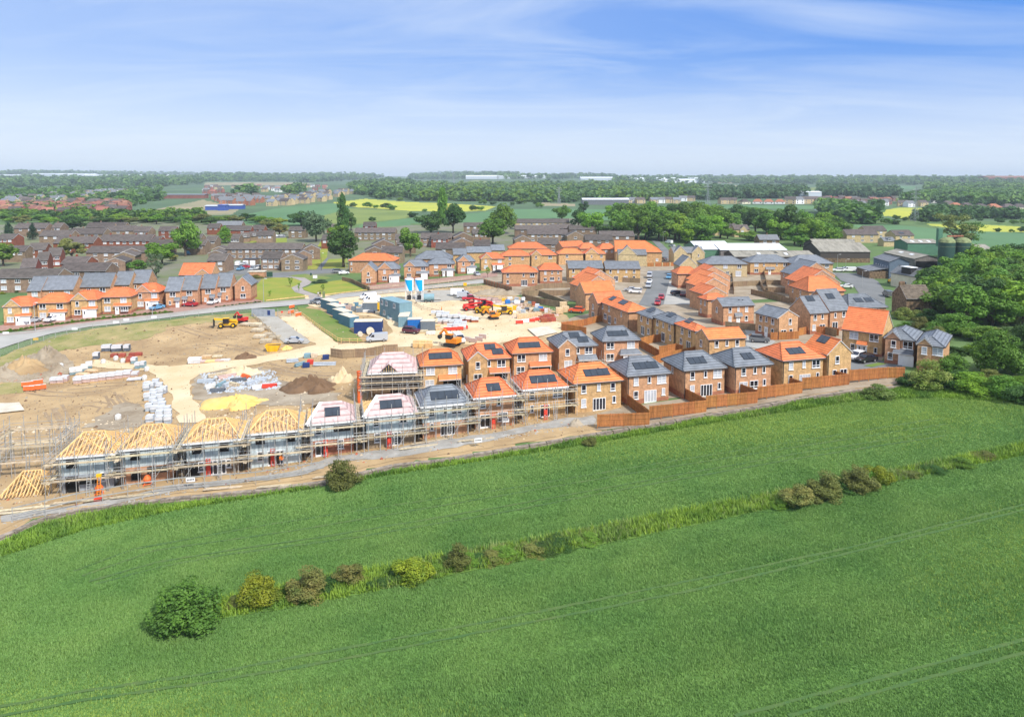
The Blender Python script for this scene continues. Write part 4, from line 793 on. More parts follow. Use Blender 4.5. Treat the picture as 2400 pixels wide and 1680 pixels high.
terrace('brown terrace with long window bands behind the grey roofs at left',(134,636),247,4,n=4,lowkind='wb')
terrace('terrace with ochre panels and white lower storey at the left edge',(-20,652),131,4,n=4,lowkind='ww')
terrace('brown terrace with garden bushes in front, behind the olive spring tree',(200,592),344,3,n=5)
terrace('brown stepped gable right of the garden bushes, front',(244,614),295,14,roof='gy',n=1,low=False,t=.4)
terrace('brown stepped gable right of the garden bushes, middle',(262,601),318,14,roof='gy',n=1,low=False,t=.4)
terrace('brown stepped gable right of the garden bushes, back',(282,592),336,14,roof='gy',n=1,low=False,t=.4)
terrace('red brick terrace with white windows and four chimneys',(229,565),352,3,n=7,brick='estate',t=.6,chim=[(.15,.5),(.4,.5),(.65,.5),(.85,.5)])
terrace('red brick terrace behind the olive spring tree with a bright gable end',(123,570),218,3,n=4,brick='estate',t=.6,chim=[(.3,.5),(.5,.5),(.85,.5)])
terrace('orange brick gabled house left of the red terrace, dark roof',(63,586),106,16,n=2,brick='estate',t=.6,D=9)
terrace('red brick gabled house with a box dormer at the left edge',(46,628),83,22,n=2,brick='estate',t=.65,D=9)
terrace('red brick house in the middle of the stepped left group',(84,611),112,22,n=2,brick='estate',t=.65,D=9)
terrace('red brick house with roof lights, highest of the stepped left group',(110,600),142,22,n=2,brick='estate',t=.65,D=9)
terrace('red gabled house by the parked cars left of the tall green tree',(370,541),410,8,n=2,brick='estate',t=.6,D=8)
for L,Rx,n_ in(((31,535),106,'leftmost, beside the conifers'),((119,534),140,'short, left of the dark round tree'),((160,548),242,'widest, below the dark round tree'),((240,541),312,'with a chimney, mid row'),((312,543),348,'hipped looking, right end'),((90,553),165,'lower, between the conifers and the red terrace'),((200,533),290,'farthest, right of the dark round tree')):
 terrace(f'dark brown roof in the upper left estate, {n_}',L,Rx,3,n=3,low=False,t=.6,chim=[(.3,.5)],D=9)
for L,Rx,n_,rc,br in(((484,534),514,'red brick end house','brown','estate'),((505,528),566,'grey roofed','slate','brown'),((516,540),587,'brown roofed with yellow shrubs','brown','estate'),((590,538),618,'small red one with white windows','brown','estate'),((480,565),505,'dark roof at the conical tree','brown','brown'),((850,530),880,'red gabled one under the olive field','brown','estate'),((765,535),800,'red roof behind the poplar','brown','estate')):
 terrace(f'house at the field side of the estate, {n_}',L,Rx,4,n=2,low=False,t=.6,D=8,rc=rc,brick=br,he=4.6)
for L,Rx,n_ in(((563,557),586,'left half'),((584,554),608,'right half')):
 terrace(f'brown bungalow behind the conical tree, {n_}',L,Rx,18,n=1,low=False,roof='gx',he=2.9,D=9,t=.55)
gY='yellow stone houses beyond the farm'
yell=dict(brick='cream',rc='brown',t=.6,name='stone_house',D=9,group=gY)
terrace('yellow stone house with white bay windows behind the barns',(1985,550),2060,2,n=3,**yell)
terrace('yellow stone house with blue roof panels on a low wing',(2072,565),2100,2,n=1,he=3.2,brick='cream',rc='slate',t=.6,name='stone_house',D=6,group=gY,low=False,solar=[(3,.5,1.8)])
terrace('yellow stone gabled house with a box dormer and roof panels',(2100,552),2144,10,n=2,solar=[(3,.4,2.0)],**yell)
terrace('brown roofed yellow stone house, farthest left by the trees',(1975,540),2000,4,n=1,**yell)
terrace('brown roofed yellow stone house between the bays and the panels',(2030,541),2080,6,n=2,**yell)
for L,Rx,n_ in(((1676,535),1700,'left'),((1698,534),1728,'middle with cream gable'),((1722,538),1758,'right with white gable')):
 terrace(f'brown roofed cream gabled house among the belt trees, {n_}',L,Rx,4,n=1,cg=[(.35,.8,.5,.9)],brick='cream',t=.6,D=9,name='stone_house',group='cream houses among the belt trees')
terrace('stone barn with a brick chimney behind the white sheds',(1780,562),1828,0,n=2,low=False,brick='stone',rc='slate',t=.6,D=8,chim=[(.5,.5)],name='stone_barn',group='stone buildings')
house('old stone cottage with mossy stone roof and broad chimney by the lane',(2125,700),2188,-6,back=2089,he=5.2,roof='gx',rc='old',brick='stone',t=.7,front=[('hole',.45,1.6)],plinth=False,chim=[(.03,.5),(.14,.5)],name='stone_cottage',cat='cottage',pipes=False,cap=False)
gS='farm and industrial sheds'
def shed(label,L,Rx,deg,D,he,t=.25,wall='dark_boards',rc='asbestos',roof='gx',opening=None,lights=0,low=None,name='barn',gable=None,group=gS,back=None,cat='barn',ridge=True):
 th=R_(deg);P,We=place(L,Rx,th,he);c,s=math.cos(th),math.sin(th)
 if back is not None:
  lo,hi=3,80
  for _ in range(40):
   k=(lo+hi)/2
   if proj((P.x-s*k,P.y+c*k,P.z))[0]>back:lo=k
   else:hi=k
  D=k
 root=thing(name,label,cat,(P.x+c*We/2,P.y+s*We/2,P.z-he),th,group);x0,x1=-We/2,We/2;dn=-0.6
 m=MB();b=0.3;m.box(x0+b,x1-b,b,D-b,dn,he-.05,wall)
 fs,out,ln=roof_planes(x0,x1,0,D,he,roof,t)
 if roof=='gx':
  zr=he+t*D/2-.1
  for x in(x0+b,x1-b):tri=[(x,b,he-.06),(x,D-b,he-.06),(x,D/2,zr)];m.poly(tri if x>0 else tri[::-1],gable or wall)
 if roof=='gy':
  zr=he+t*We/2-.1
  for y in(b,D-b):tri=[(x0+b,y,he-.06),(x1-b,y,he-.06),(0,y,zr)];m.poly(tri if y==b else tri[::-1],gable or wall)
 m.build('wall',root)
 if low:q=MB();q.box(x0+b-.03,x1-b+.03,b-.03,D-b+.03,dn,he*.4,low);q.build('base_wall',root)
 rf=roof_mesh('roof',fs,out,rc,'gutter',root,th=.12)
 if ridge and ln:q=MB();q.tube(ln[0][0],ln[0][1],.18,rc,n=6);q.build('ridge_cap',rf)
 if opening:q=MB();a,e,z=opening;q.box(x0+We*a,x0+We*e,b-.06,b+.1,0,z,'interior_shade');q.build('bay_shade_sheet',root)  # dark sheet on the front stands in for shade inside the bay
 ang=math.atan(t)
 for k in range(lights):
  q=MB();q.box(-.6,.6,-1.4,1.4,.02,.06,'white_sheet');u=(k+1)/(lights+1)
  if roof=='gx':q.build('roof_light',rf,loc=(x0+We*u,D*.25,he+t*D*.25)).rotation_euler=(ang,0,0)
  else:q.build('roof_light',rf,loc=(x0+We*.3,D*u,he+t*We*.3)).rotation_euler=(0,-ang,0)
 return root,We,D
shed('big grey boarded barn with low grey roof beside the farm lane',(1922,590),2042,-3,22,5.0,t=.3,low='stone')
shed('grey roofed barn just behind the big boarded barn',(1914,577),2016,-3,18,5.0,t=.3)
shed('open fronted grey barn with a black bay beside the grain silos',(2143,607),2210,-4,30,4.6,t=.28,roof='gy',opening=(.08,.92,3.6),lights=2,back=2070,wall='barn_board')
shed('green sheeted barn with three roof lights left of the grain silos',(2127,570),2205,-3,14,6.2,t=.2,wall='green_sheet',lights=3)
shed('long grey roofed shed right of the grain silos, above the wood',(2262,593),2345,-8,26,4.5,t=.22,roof='gx',rc='asbestos')
shed('white roofed industrial shed with a green gable wall',(1636,585),1720,2,24,6.0,t=.22,wall='green_sheet',rc='white_sheet',name='industrial_shed',cat='shed')
shed('long white roofed industrial shed behind the grey hipped houses',(1688,586),1846,0,20,6.0,t=.2,wall='barn_board',rc='white_sheet',name='industrial_shed',cat='shed')
shed('long grey roofed shed in front of the white roofed sheds',(1722,602),1915,0,16,5.0,t=.22,wall='dark_boards',lights=2,name='industrial_shed',cat='shed')
shed('small teal gable poking over the grey hipped house roofs',(1806,597),1832,0,8,5.4,t=.5,wall='teal_sheet',roof='gy',name='industrial_shed',cat='shed')
r_,We,D_=shed('blue grey rendered workshop with a white door and slate roof by the lane',(2084,614),2134,-6,15,6.6,t=.42,wall='blue_render',rc='slate',roof='gy',name='workshop',cat='workshop')
q=MB();q.box(-We*.18,-We*.02,.2,.32,0,2.6,'white');q.build('door',r_)
for u,z,w_,h_ in((.12,1.6,.9,1.3),(.26,1.5,.9,1.2),(.4,2.4,2.0,.5),(.4,1.8,2.0,.45)):
 q=MB();q.box(We*u-w_/2,We*u+w_/2,.22,.33,z,z+h_,'white');q.build('sign',r_)
for k in range(6):window(r_,'ws',(-We/2+.29,2+k*2.0,3.6),-math.pi/2)
q=MB();x0=-We/2;q.box(x0-6.5,x0+.28,1.2,13,-.6,2.9,'stone');q.build('side_wing',r_)
q=MB();q.hexa(((x0-6.9,.9,2.85),(x0+.25,.9,4.0),(x0+.25,13.3,4.0),(x0-6.9,13.3,2.85),(x0-6.9,.9,3.0),(x0+.25,.9,4.15),(x0+.25,13.3,4.15),(x0-6.9,13.3,3.0)),'slate');q.build('wing_roof',r_)
r_,We,D_=shed('cream house with a slate roof and dark box dormer at the edge of the wood',(2150,650),2192,14,12,4.6,t=.7,wall='cream_render',rc='slate',roof='gy',name='farmhouse',cat='house')
q=MB();q.box(-We*.42,-We*.1,3.5,7.5,4.9,7.3,'dark');q.build('dormer',r_);q=MB();q.box(-We*.46,-We*.05,3.2,7.8,7.3,7.5,'white');q.build('dormer_roof',r_)
for y in(2.5,5):window(r_,'ws',(-We/2+.29,y,1.2),-math.pi/2)
for px,n_ in((2215.8,'left'),(2252.6,'right')):
 p=gp(px,640);rr=17.4*p.y/F
 root=thing('grain_silo',f'dark green domed grain silo, {n_} of the pair beside the barns','silo',p,0,'grain silos');hs_=(640-566)*p.y/F
 q=MB();q.lathe([(rr,-.5),(rr,hs_)],'green_metal',28);q.build('barrel',root,smooth=True)
 q=MB();q.lathe([(rr+.03,hs_-.25),(rr+.05,hs_)]+[(rr*math.cos(a),hs_+rr*.62*math.sin(a))for a in np.linspace(0,1.5,8)]+[(0.0,hs_+rr*.625)],'lichen',28);q.build('dome',root,smooth=True)
 for z in(hs_*.45,hs_*.85):
  q=MB();q.lathe([(rr+.01,z),(rr+.07,z+.04),(rr+.07,z+.1),(rr+.01,z+.14)],'lichen',28);q.build('hoop',root)
 if n_=='left':
  q=MB();q.bar((0,0,hs_+rr*.75),(2.15*rr,0,hs_+rr*.8),.7,.5,'dark_red_brick');q.build('conveyor',root)
  q=MB();q.box(-2.6,-.9,1.5,3.0,hs_-2,hs_+5.2,'green_sheet');q.build('elevator_tower',root)
for i,(L,Rx)in enumerate((((352,566),372),((410,560),470),((0,590),58),((140,618),200),((430,575),480),((345,575),400),((752,562),790),((925,560),962),((1108,548),1150),((1110,575),1150),((1335,538),1400),((930,572),975),((-10,560),30),((540,560),560),((600,552),640),((1010,560),1050),((1290,535),1345),((1440,538),1476))):
 terrace(f'plain brown roofed block filling the older estate, {["far left", "left", "middle", "right"][min(3, max(0, L[0]) // 370)]} part, seen between its neighbours',L,Rx,3+(i%3)*3,n=3,low=False,t=.5,D=9,chim=[(.4,.5)]if i%2 else(),brick='brown' if i%3 else 'estate')
for k in range(2):
 p=gp(576+k*16,622);root=thing('garage',f'white doored lock up garage in the estate car park, {["left", "right"][k]} one','garage',p,0,'lock up garages')
 q=MB();q.box(-1.4,1.4,0,5,-.3,2.6,'brown_brick');q.build('wall',root);q=MB();q.box(-1.2,1.2,-.06,.05,0,2.2,'white');q.build('garage_door',root)
 q=MB();q.box(-1.5,1.5,-.15,5.1,2.6,2.75,'gutter');q.build('roof',root)
p=gp(601,652);root=thing('substation','small brick substation with a flat pale roof beside the park lawn','substation',p,R_(6))
q=MB();q.box(-3,3,0,3,-.3,2.4,'red_brick');q.build('wall',root);q=MB();q.box(-3.2,3.2,-.2,3.2,2.4,2.6,'slab');q.build('roof',root)
# -- unfinished houses and their scaffolds
gU='unfinished houses of the scaffolded row'
def scaffold(label,P,th,W,D,dn,top=5.6,sides='FLR',plat=(2.1,4.35),post=.9,mats_='plank',seed=0):
 r=random.Random(seed);root=thing('scaffold',label,'scaffolding',P,th,'scaffolds round the unfinished houses');x0,x1=-W/2,W/2;g0,g1=.45,1.35
 runs=[]
 if 'F' in sides:runs.append(((x0-g1,-g1),(x1+g1,-g1),(0,1)))
 if 'L' in sides:runs.append(((x0-g1,-g1),(x0-g1,D+g1),(1,0)))
 if 'R' in sides:runs.append(((x1+g1,-g1),(x1+g1,D+g1),(-1,0)))
 if 'B' in sides:runs.append(((x0-g1,D+g1),(x1+g1,D+g1),(0,-1)))
 done=set();dep=g1-g0
 for(a,b,n)in runs:
  L=math.hypot(b[0]-a[0],b[1]-a[1]);k=max(2,round(L/1.7));
  for i in range(k+1):
   t=i/k;x,y=a[0]+(b[0]-a[0])*t,a[1]+(b[1]-a[1])*t
   for q_ in(0,1):
    X,Y=x+n[0]*dep*q_,y+n[1]*dep*q_
    if q_ and(i in(0,k)):continue
    key=(round(X,1),round(Y,1))
    if key in done:continue
    done.add(key);m=MB();m.tube((X,Y,dn),(X,Y,top+(1.1 if q_==0 else-.6)+r.uniform(-.15,.5)),.045,'steel',n=5,cap=False);m.build('scaffold_pole',root)
  for z in plat:
   m=MB();ex=.5*r.random()
   dx,dy=(b[0]-a[0])/L,(b[1]-a[1])/L
   A=(a[0]-dx*ex,a[1]-dy*ex);B=(b[0]+dx*ex,b[1]+dy*ex)
   for j in range(2):
    o1=.2+j*.25;jt=r.uniform(-.12,.12)
    m.hexa([(A[0]+n[0]*o1-dx*jt,A[1]+n[1]*o1-dy*jt,z),(B[0]+n[0]*o1,B[1]+n[1]*o1,z),(B[0]+n[0]*(o1+.2),B[1]+n[1]*(o1+.2),z),(A[0]+n[0]*(o1+.2)-dx*jt,A[1]+n[1]*(o1+.2)-dy*jt,z)]+
[(A[0]+n[0]*o1-dx*jt,A[1]+n[1]*o1-dy*jt,z+.05),(B[0]+n[0]*o1,B[1]+n[1]*o1,z+.05),(B[0]+n[0]*(o1+.2),B[1]+n[1]*(o1+.2),z+.05),(A[0]+n[0]*(o1+.2)-dx*jt,A[1]+n[1]*(o1+.2)-dy*jt,z+.05)],mats_)
   m.bar((A[0]-n[0]*.03,A[1]-n[1]*.03,z+.14),(B[0]-n[0]*.03,B[1]-n[1]*.03,z+.14),.04,.2,mats_)
   m.build('scaffold_boards',root)
   for dz in(.5,1.0):
    m=MB();m.tube((A[0],A[1],z+dz),(B[0],B[1],z+dz),.032,'steel',n=5,cap=False);m.build('guard_rail',root)
   m=MB()
   for i in range(int(L/1.0)):
    t=(i+.5)/int(L/1.0);X,Y=a[0]+(b[0]-a[0])*t,a[1]+(b[1]-a[1])*t;m.tube((X-n[0]*.25,Y-n[1]*.25,z-.06),(X+n[0]*1.1,Y+n[1]*1.1,z-.06),.03,'steel',n=4)
   o=m.build('transoms',root);o['kind']='stuff'
  m=MB();t0=r.choice((.1,.55));X0,Y0=a[0]+(b[0]-a[0])*t0,a[1]+(b[1]-a[1])*t0;t1=t0+.33;X1,Y1=a[0]+(b[0]-a[0])*t1,a[1]+(b[1]-a[1])*t1
  m.tube((X0-n[0]*.05,Y0-n[1]*.05,dn+.2),(X1-n[0]*.05,Y1-n[1]*.05,plat[-1]+.4),.032,'steel',n=5);m.build('brace',root)
 if 'F' in sides:
  m=MB();x=x0+W*r.uniform(.55,.75)
  for dx in(-.2,.2):m.bar((x+dx,-g1-.9,dn+.05),(x+dx,-g1-.1,plat[0]+1.0),.05,.07,'steel')
  for k in range(9):f=k/9;m.bar((x-.2,-g1-.9+.8*f,dn+.3+(plat[0]+.6-dn)*f),(x+.2,-g1-.9+.8*f,dn+.3+(plat[0]+.6-dn)*f),.04,.04,'steel')
  m.build('ladder',root)
 return root
def rafters(root,W,D,he,t,o,partial=None):
 """open hipped roof carcass: every timber its own part"""
 x0,x1,y0,y1=-W/2-o,W/2+o,-o,D+o;cy=(y0+y1)/2;hl=(y1-y0)/2
 rx0,rx1=x0+(x1-x0)*.31,x1-(x1-x0)*.33
 zr=he+t*hl;bw=.09
 def tim(a,b,n='rafter',w_=bw):m=MB();m.bar(a,b,w_,.16,'timber');m.build(n,root)
 tim((rx0,cy,zr),(rx1,cy,zr),'ridge_beam',.12)
 for c,e in(((x0,y0),rx0),((x0,y1),rx0),((x1,y0),rx1),((x1,y1),rx1)):tim((c[0],c[1],he),(e,cy,zr),'hip_rafter',.14)
 n=14
 for k in range(1,n):
  x=x0+(x1-x0)*k/n
  f=1.0
  if x<rx0:f=(x-x0)/(rx0-x0)
  if x>rx1:f=(x1-x)/(x1-rx1)
  tim((x,y0,he),(x,y0+hl*f,he+t*hl*f))
  if k%2:tim((x,y1,he),(x,y1-hl*f,he+t*hl*f))
 n=12
 for k in range(1,n):
  y=y0+(y1-y0)*k/n;f=1-abs(y-cy)/hl
  if partial!='left_closed':tim((x0,y,he),(x0+(rx0-x0)*f,y,he+t*hl*f))
  tim((x1,y,he),(x1-(x1-rx1)*f,y,he+t*hl*f))
 for a,b in(((x0+1.2,y0+.4,he+.2),(rx1,cy-.4,zr-.4)),((x1-1.2,y0+.4,he+.2),(rx0,cy-.4,zr-.4))):tim(a,b,'brace')
 for k in range(6):
  x=x0+(x1-x0)*(k+1)/7;tim((x,y0+.3,he+.05),(x,y1-.3,he+.05),'ceiling_joist',.07)
def unfinished(label,L,Rx,deg,D=6.4,he=5.0,roof='open',wall_top='membrane',low='dark_red_brick',openings=(),split=2.4,t=.55,o=.35,seed=1,sc_label=None,sides='FLR',felt=None,solar=0,plat=(2.1,4.35),**k):
 th=R_(deg);P,We=place(L,Rx,th,he);W=We-2*o;c,s=math.cos(th),math.sin(th)
 loc=Vector((P.x+c*We/2-s*o,P.y+s*We/2+c*o,P.z-he));root=thing('unfinished_house',label,'house',loc,th,gU)
 dn=min(hz(P.x,P.y),hz(loc.x,loc.y),hz(loc.x-s*D,loc.y+c*D))-(P.z-he)-.3;dn=min(dn,-.3);x0,x1=-W/2,W/2
 m=MB();m.box(x0,x1,0,D,split+.001,he,wall_top,skip=(1,)if roof=='open' else());m.build('upper_wall',root)
 m=MB();m.box(x0-.01,x1+.01,-.01,D+.01,dn,split,low);m.build('lower_wall',root)
 if wall_top=='membrane':
  m=MB()
  for kx in range(1,6):x=x0+W*kx/6;m.box(x-.025,x+.025,-.02,-.002,split+.02,he-.02,'container_grey')
  m.build('membrane_batten',root)
 m=MB();m.box(x0-o,x1+o,-o-.02,-o+.02,he-.25,he+.02,'white');m.box(x0-o-.02,x0-o+.02,-o+.021,D+o,he-.25,he+.02,'white');m.box(x1+o-.02,x1+o+.02,-o+.021,D+o,he-.25,he+.02,'white')
 m.box(x0-o+.03,x1+o-.03,-o+.03,D+o,he-.12,he-.06,'osb');m.build('soffit',root)
 if roof=='open':rafters(root,W,D,he,t,o)
 else:
  fs,out,ln=roof_planes(x0-o,x1+o,-o,D+o,he,'hip',t)
  if roof=='felt_open_left':
   cl=[f for f in fs if not(f[0]==fs[3][0]and f[1]==fs[3][1])]
   rf=roof_mesh('roof',fs[:3],out,'felt','white',root,th=.06,under='osb')
   A,B=fs[3][0],fs[3][1];ap=fs[3][2:];n=13
   for kk in range(1,n):
    y=A[1]+(B[1]-A[1])*kk/n;ym=(A[1]+B[1])/2;hl=abs(B[1]-A[1])/2;dx=abs(ap[0][0]-A[0])
    f=max(0,1-abs(y-ym)/hl)if len(ap)==1 else min(1,(hl-abs(y-ym))/dx)
    m=MB();m.bar((A[0],y,he+.02),(A[0]+dx*f,y,he+t*dx*f+.02),.15,.14,'timber');m.build('rafter',root)
   m=MB();m.bar(fs[0][0],fs[0][-1],.55,.03,'white');m.build('breather_strip',root)
  else:rf=roof_mesh('roof',fs,out,felt or 'felt','fascia',root,th=.12)
  if k.get('cap'):
   m=MB()
   for A,B in ln:m.tube((A[0],A[1],A[2]),(B[0],B[1],B[2]),.12,felt,n=6)
   m.build('ridge_cap',rf)
  if k.get('dormer'):
   m=MB();hw=1.7;zr=he+.9*hw;y0=-o-.02;xc=x0+W*.42;yb=(zr-he)/t
   for f in([(xc-hw,y0,he),(xc,y0,zr),(xc,yb,zr)],[(xc,y0,zr),(xc+hw,y0,he),(xc,yb,zr)]):m.poly(f[::-1],'felt')
   m.build('gable_roof',rf);m=MB();m.poly([(xc-hw+.15,y0+.06,he+.05),(xc+hw-.15,y0+.06,he+.05),(xc,y0+.06,zr-.15)],'dark');m.build('gable_infill',root)
   for kk in range(-3,4):m=MB();m.box(xc+kk*.42-.04,xc+kk*.42+.04,y0+.02,y0+.05,he+.05,zr-.2-.9*abs(kk*.42),'timber');m.build('stud',root)
  if solar:
   m=MB();pw,ph=1.08,1.62;ang=math.atan(t)
   for kk in range(solar):a=-solar*pw/2+kk*pw;m.box(a+.03,a+pw-.03,-ph/2,ph/2,.05,.11,'solar');m.box(a,a+pw,-ph/2-.05,ph/2+.05,.02,.055,'solar_frame')
   ob=m.build('solar_panel',rf);ob.location=(x0+W*.52,-o+1.75,he+t*1.75);ob.rotation_euler=(ang,0,0)
 for kd,u,z in openings:window(root,kd,(x0+W*u,-.02,z),0)
 gzf=min(hz(P.x,P.y),hz(P.x+c*We,P.y+s*We))-(P.z-he)-.1
 if sc_label:scaffold(sc_label,loc,th,W+.1,D,min(gzf,-.1),top=he+.5,sides=sides,plat=plat,seed=seed)
 HOUSES.append((root,W,D,he));return root,loc,th,W,D
op=[('hole',.2,3.35),('hole',.62,3.5),('hwide',.8,3.6)]
unfinished('house shell with roof trusses and grey boarded ground floor, left end of the row',(132,1073),268,13,low='grey_board',openings=op[:1]+[('hdoor',.2,.05),('hwide',.5,1.1),('ws',.8,1.3)],seed=1,sc_label='scaffold round the trussed house with the grey boarded ground floor')
unfinished('house shell with bare roof trusses and a red brick ground floor, second in the row',(278,1055),408,14,low='red_brick',openings=[('hole',.25,3.35),('hole',.25,.6),('hwide',.68,1.4)],seed=2,sc_label='scaffold round the trussed house with the plain red brick ground floor')
unfinished('house shell with bare roof timbers above a bricklayers bench, third in the row',(428,1040),564,14,low='brown_brick',openings=[('hole',.2,3.35),('hole',.72,3.35),('hdoor',.12,.05),('w1',.28,.9),('fd',.58,.1),('ws',.8,1.1)],seed=3,sc_label='scaffold round the trussed house left of the orange jacketed worker')
unfinished('house shell with bare roof timbers and wide white french doors, fourth in the row',(578,1018),710,14,low='membrane',openings=[('hole',.2,3.35),('hole',.8,3.35),('w1',.2,1.0),('fd',.5,.1)],seed=4,sc_label='scaffold round the trussed house with wide white french doors')
unfinished('house with pink roof felt, two dark panels and one bare timber slope',(719,995),834,15,roof='felt_open_left',low='dark_red_brick',solar=2,openings=[('w1',.2,3.3),('hwide',.75,3.5),('fn',.25,.1),('w1',.7,1.0)],seed=5,sc_label='scaffold round the felted house with two dark roof panels')
unfinished('house with pink roof felt, three dark panels and one bare timber slope',(852,977),980,15,roof='felt_open_left',low='brown_brick',solar=3,openings=[('w1',.2,3.3),('wm',.75,3.5),('w1',.22,1.0),('fd',.55,.1)],seed=6,sc_label='scaffold round the felted house with three dark roof panels')
unfinished('scaffolded house with a finished grey roof and four roof panels',(985,954),1103,15,roof='tiled',felt='grey_tile',cap=True,low='red_brick',solar=4,openings=[('w1',.2,3.3),('ws',.5,3.5),('w2',.75,3.4),('ws',.2,1.2),('fd',.55,.1)],seed=7,sc_label='scaffold round the grey roofed house in the front row')
unfinished('scaffolded house with orange roof and two roof panels',(1109,934),1212,15,roof='tiled',felt='orange_tile',cap=True,wall_top='red_brick',low='red_brick',solar=2,openings=[('w1',.2,3.3),('ws',.6,3.5),('fn',.25,.1),('w2',.7,1.0)],seed=8,sc_label='scaffold round the orange roofed house with two panels')
unfinished('scaffolded yellow brick house with orange roof and four roof panels',(1223,914),1333,15,roof='tiled',felt='orange_tile',cap=True,wall_top='yellow_brick',low='yellow_brick',solar=4,openings=[('w1',.2,3.3),('w2',.8,3.3),('ws',.2,1.2),('fn',.5,.1)],seed=9,sc_label='scaffold round the orange roofed house with four panels')
unfinished('house wrapped in scaffold under a pink felt hip with a dark gable frame',(861,875),978,8,roof='tiled',felt='felt',wall_top='dark_boards',low='brown_brick',dormer=True,openings=[('hwide',.6,.8),('hole',.85,.8)],seed=10,sc_label='scaffold all round the pink felted house of the second row',D=8.5,sides='FLRB',plat=(2.2,3.4,4.5))
P=gp(62,1166);root=thing('roof_truss_assembly','hipped roof frame of new timber standing on the ground at the left edge','roof frame',(P.x-0.3,P.y,P.z),R_(12));rafters(root,5.2,5.2,.25,.8,.25)
P=gp(45,1118);scaffold('bare scaffold without a house at the left edge of the site',(P.x,P.y+1,P.z),R_(12),6.6,5.5,-.3,top=5.0,sides='FLRB',plat=(2.1,4.2),seed=31)
ho=[x for x in HOUSES if x[0]['label'].startswith('grey roofed brick house with a front gable and scaffold')][0]
pl=ho[0].location;c,s=math.cos(ho[0].rotation_euler.z),math.sin(ho[0].rotation_euler.z)
scaffold('low scaffold under the garage roof of the grey gabled second row house',(pl.x+c*ho[1]*.27+s*1.3,pl.y+s*ho[1]*.27-c*1.3,pl.z),ho[0].rotation_euler.z,ho[1]*.5,1.0,-.2,top=2.2,sides='FR',plat=(1.6,),seed=40)
for px,py,hh_,w_,n_,mt in((844,922,5.4,.75,'orange rubbish chute hanging from the pink felted house scaffold','barrier_orange'),):
 p=gp(px,py+20);root=thing('rubbish_chute',n_,'chute',(p.x,p.y-.4,p.z));
 for k in range(5):q=MB();q.lathe([(.34,k*1.1),(.45,k*1.1+1.25)],mt,10);q.build('chute_section',root)
for px,py,n_ in((489,1118,'third house'),(640,1094,'fourth house'),(913,1052,'felted house with three panels'),(1157,1006,'orange house with two panels'),(1279,985,'orange house with four panels'),(764,1072,'felted house with two panels')):
 p=gp(px,py);root=thing('ladder_guard',f'red ladder gate on the scaffold of the {n_}','ladder guard',p,R_(14),'red ladder gates on the scaffolds')
 q=MB();q.box(-.28,-.2,0,.08,0,2.6,'barrier_red');q.box(.2,.28,0,.08,0,2.6,'barrier_red')
 for k in range(9):q.box(-.2,.2,.02,.06,.15+k*.29,.21+k*.29,'barrier_red')
 q.build('frame',root);q=MB();q.box(-.19,.19,-.03,-.001,.9,1.7,'barrier_red');q.build('panel',root)
for px,py,n_ in((447,1135,'in front of the third shell'),(516,1101,'on the scaffold of the third shell'),(1185,993,'by the orange house with two panels'),(1121,1041,'on the clay below the grey roofed house'),(798,1053,'on the scaffold of the felted house')):
 p=gp(px,py+8,0);root=thing('site_sign',f'small white site notice {n_}','sign',p,R_(14),'white site notices')
 q=MB();q.box(-.55,.55,-.03,.03,.8,1.4,'white');q.build('board',root);q=MB();q.tube((-.4,.06,-.1),(-.4,.06,1.4),.03,'steel',n=5);q.tube((.4,.06,-.1),(.4,.06,1.4),.03,'steel',n=5);q.build('post',root)
 q=MB()
 for k in range(5):q.box(-.42+k*.18,-.30+k*.18,-.036,-.031,1.02,1.2,'dark')
 q.build('lettering',root)
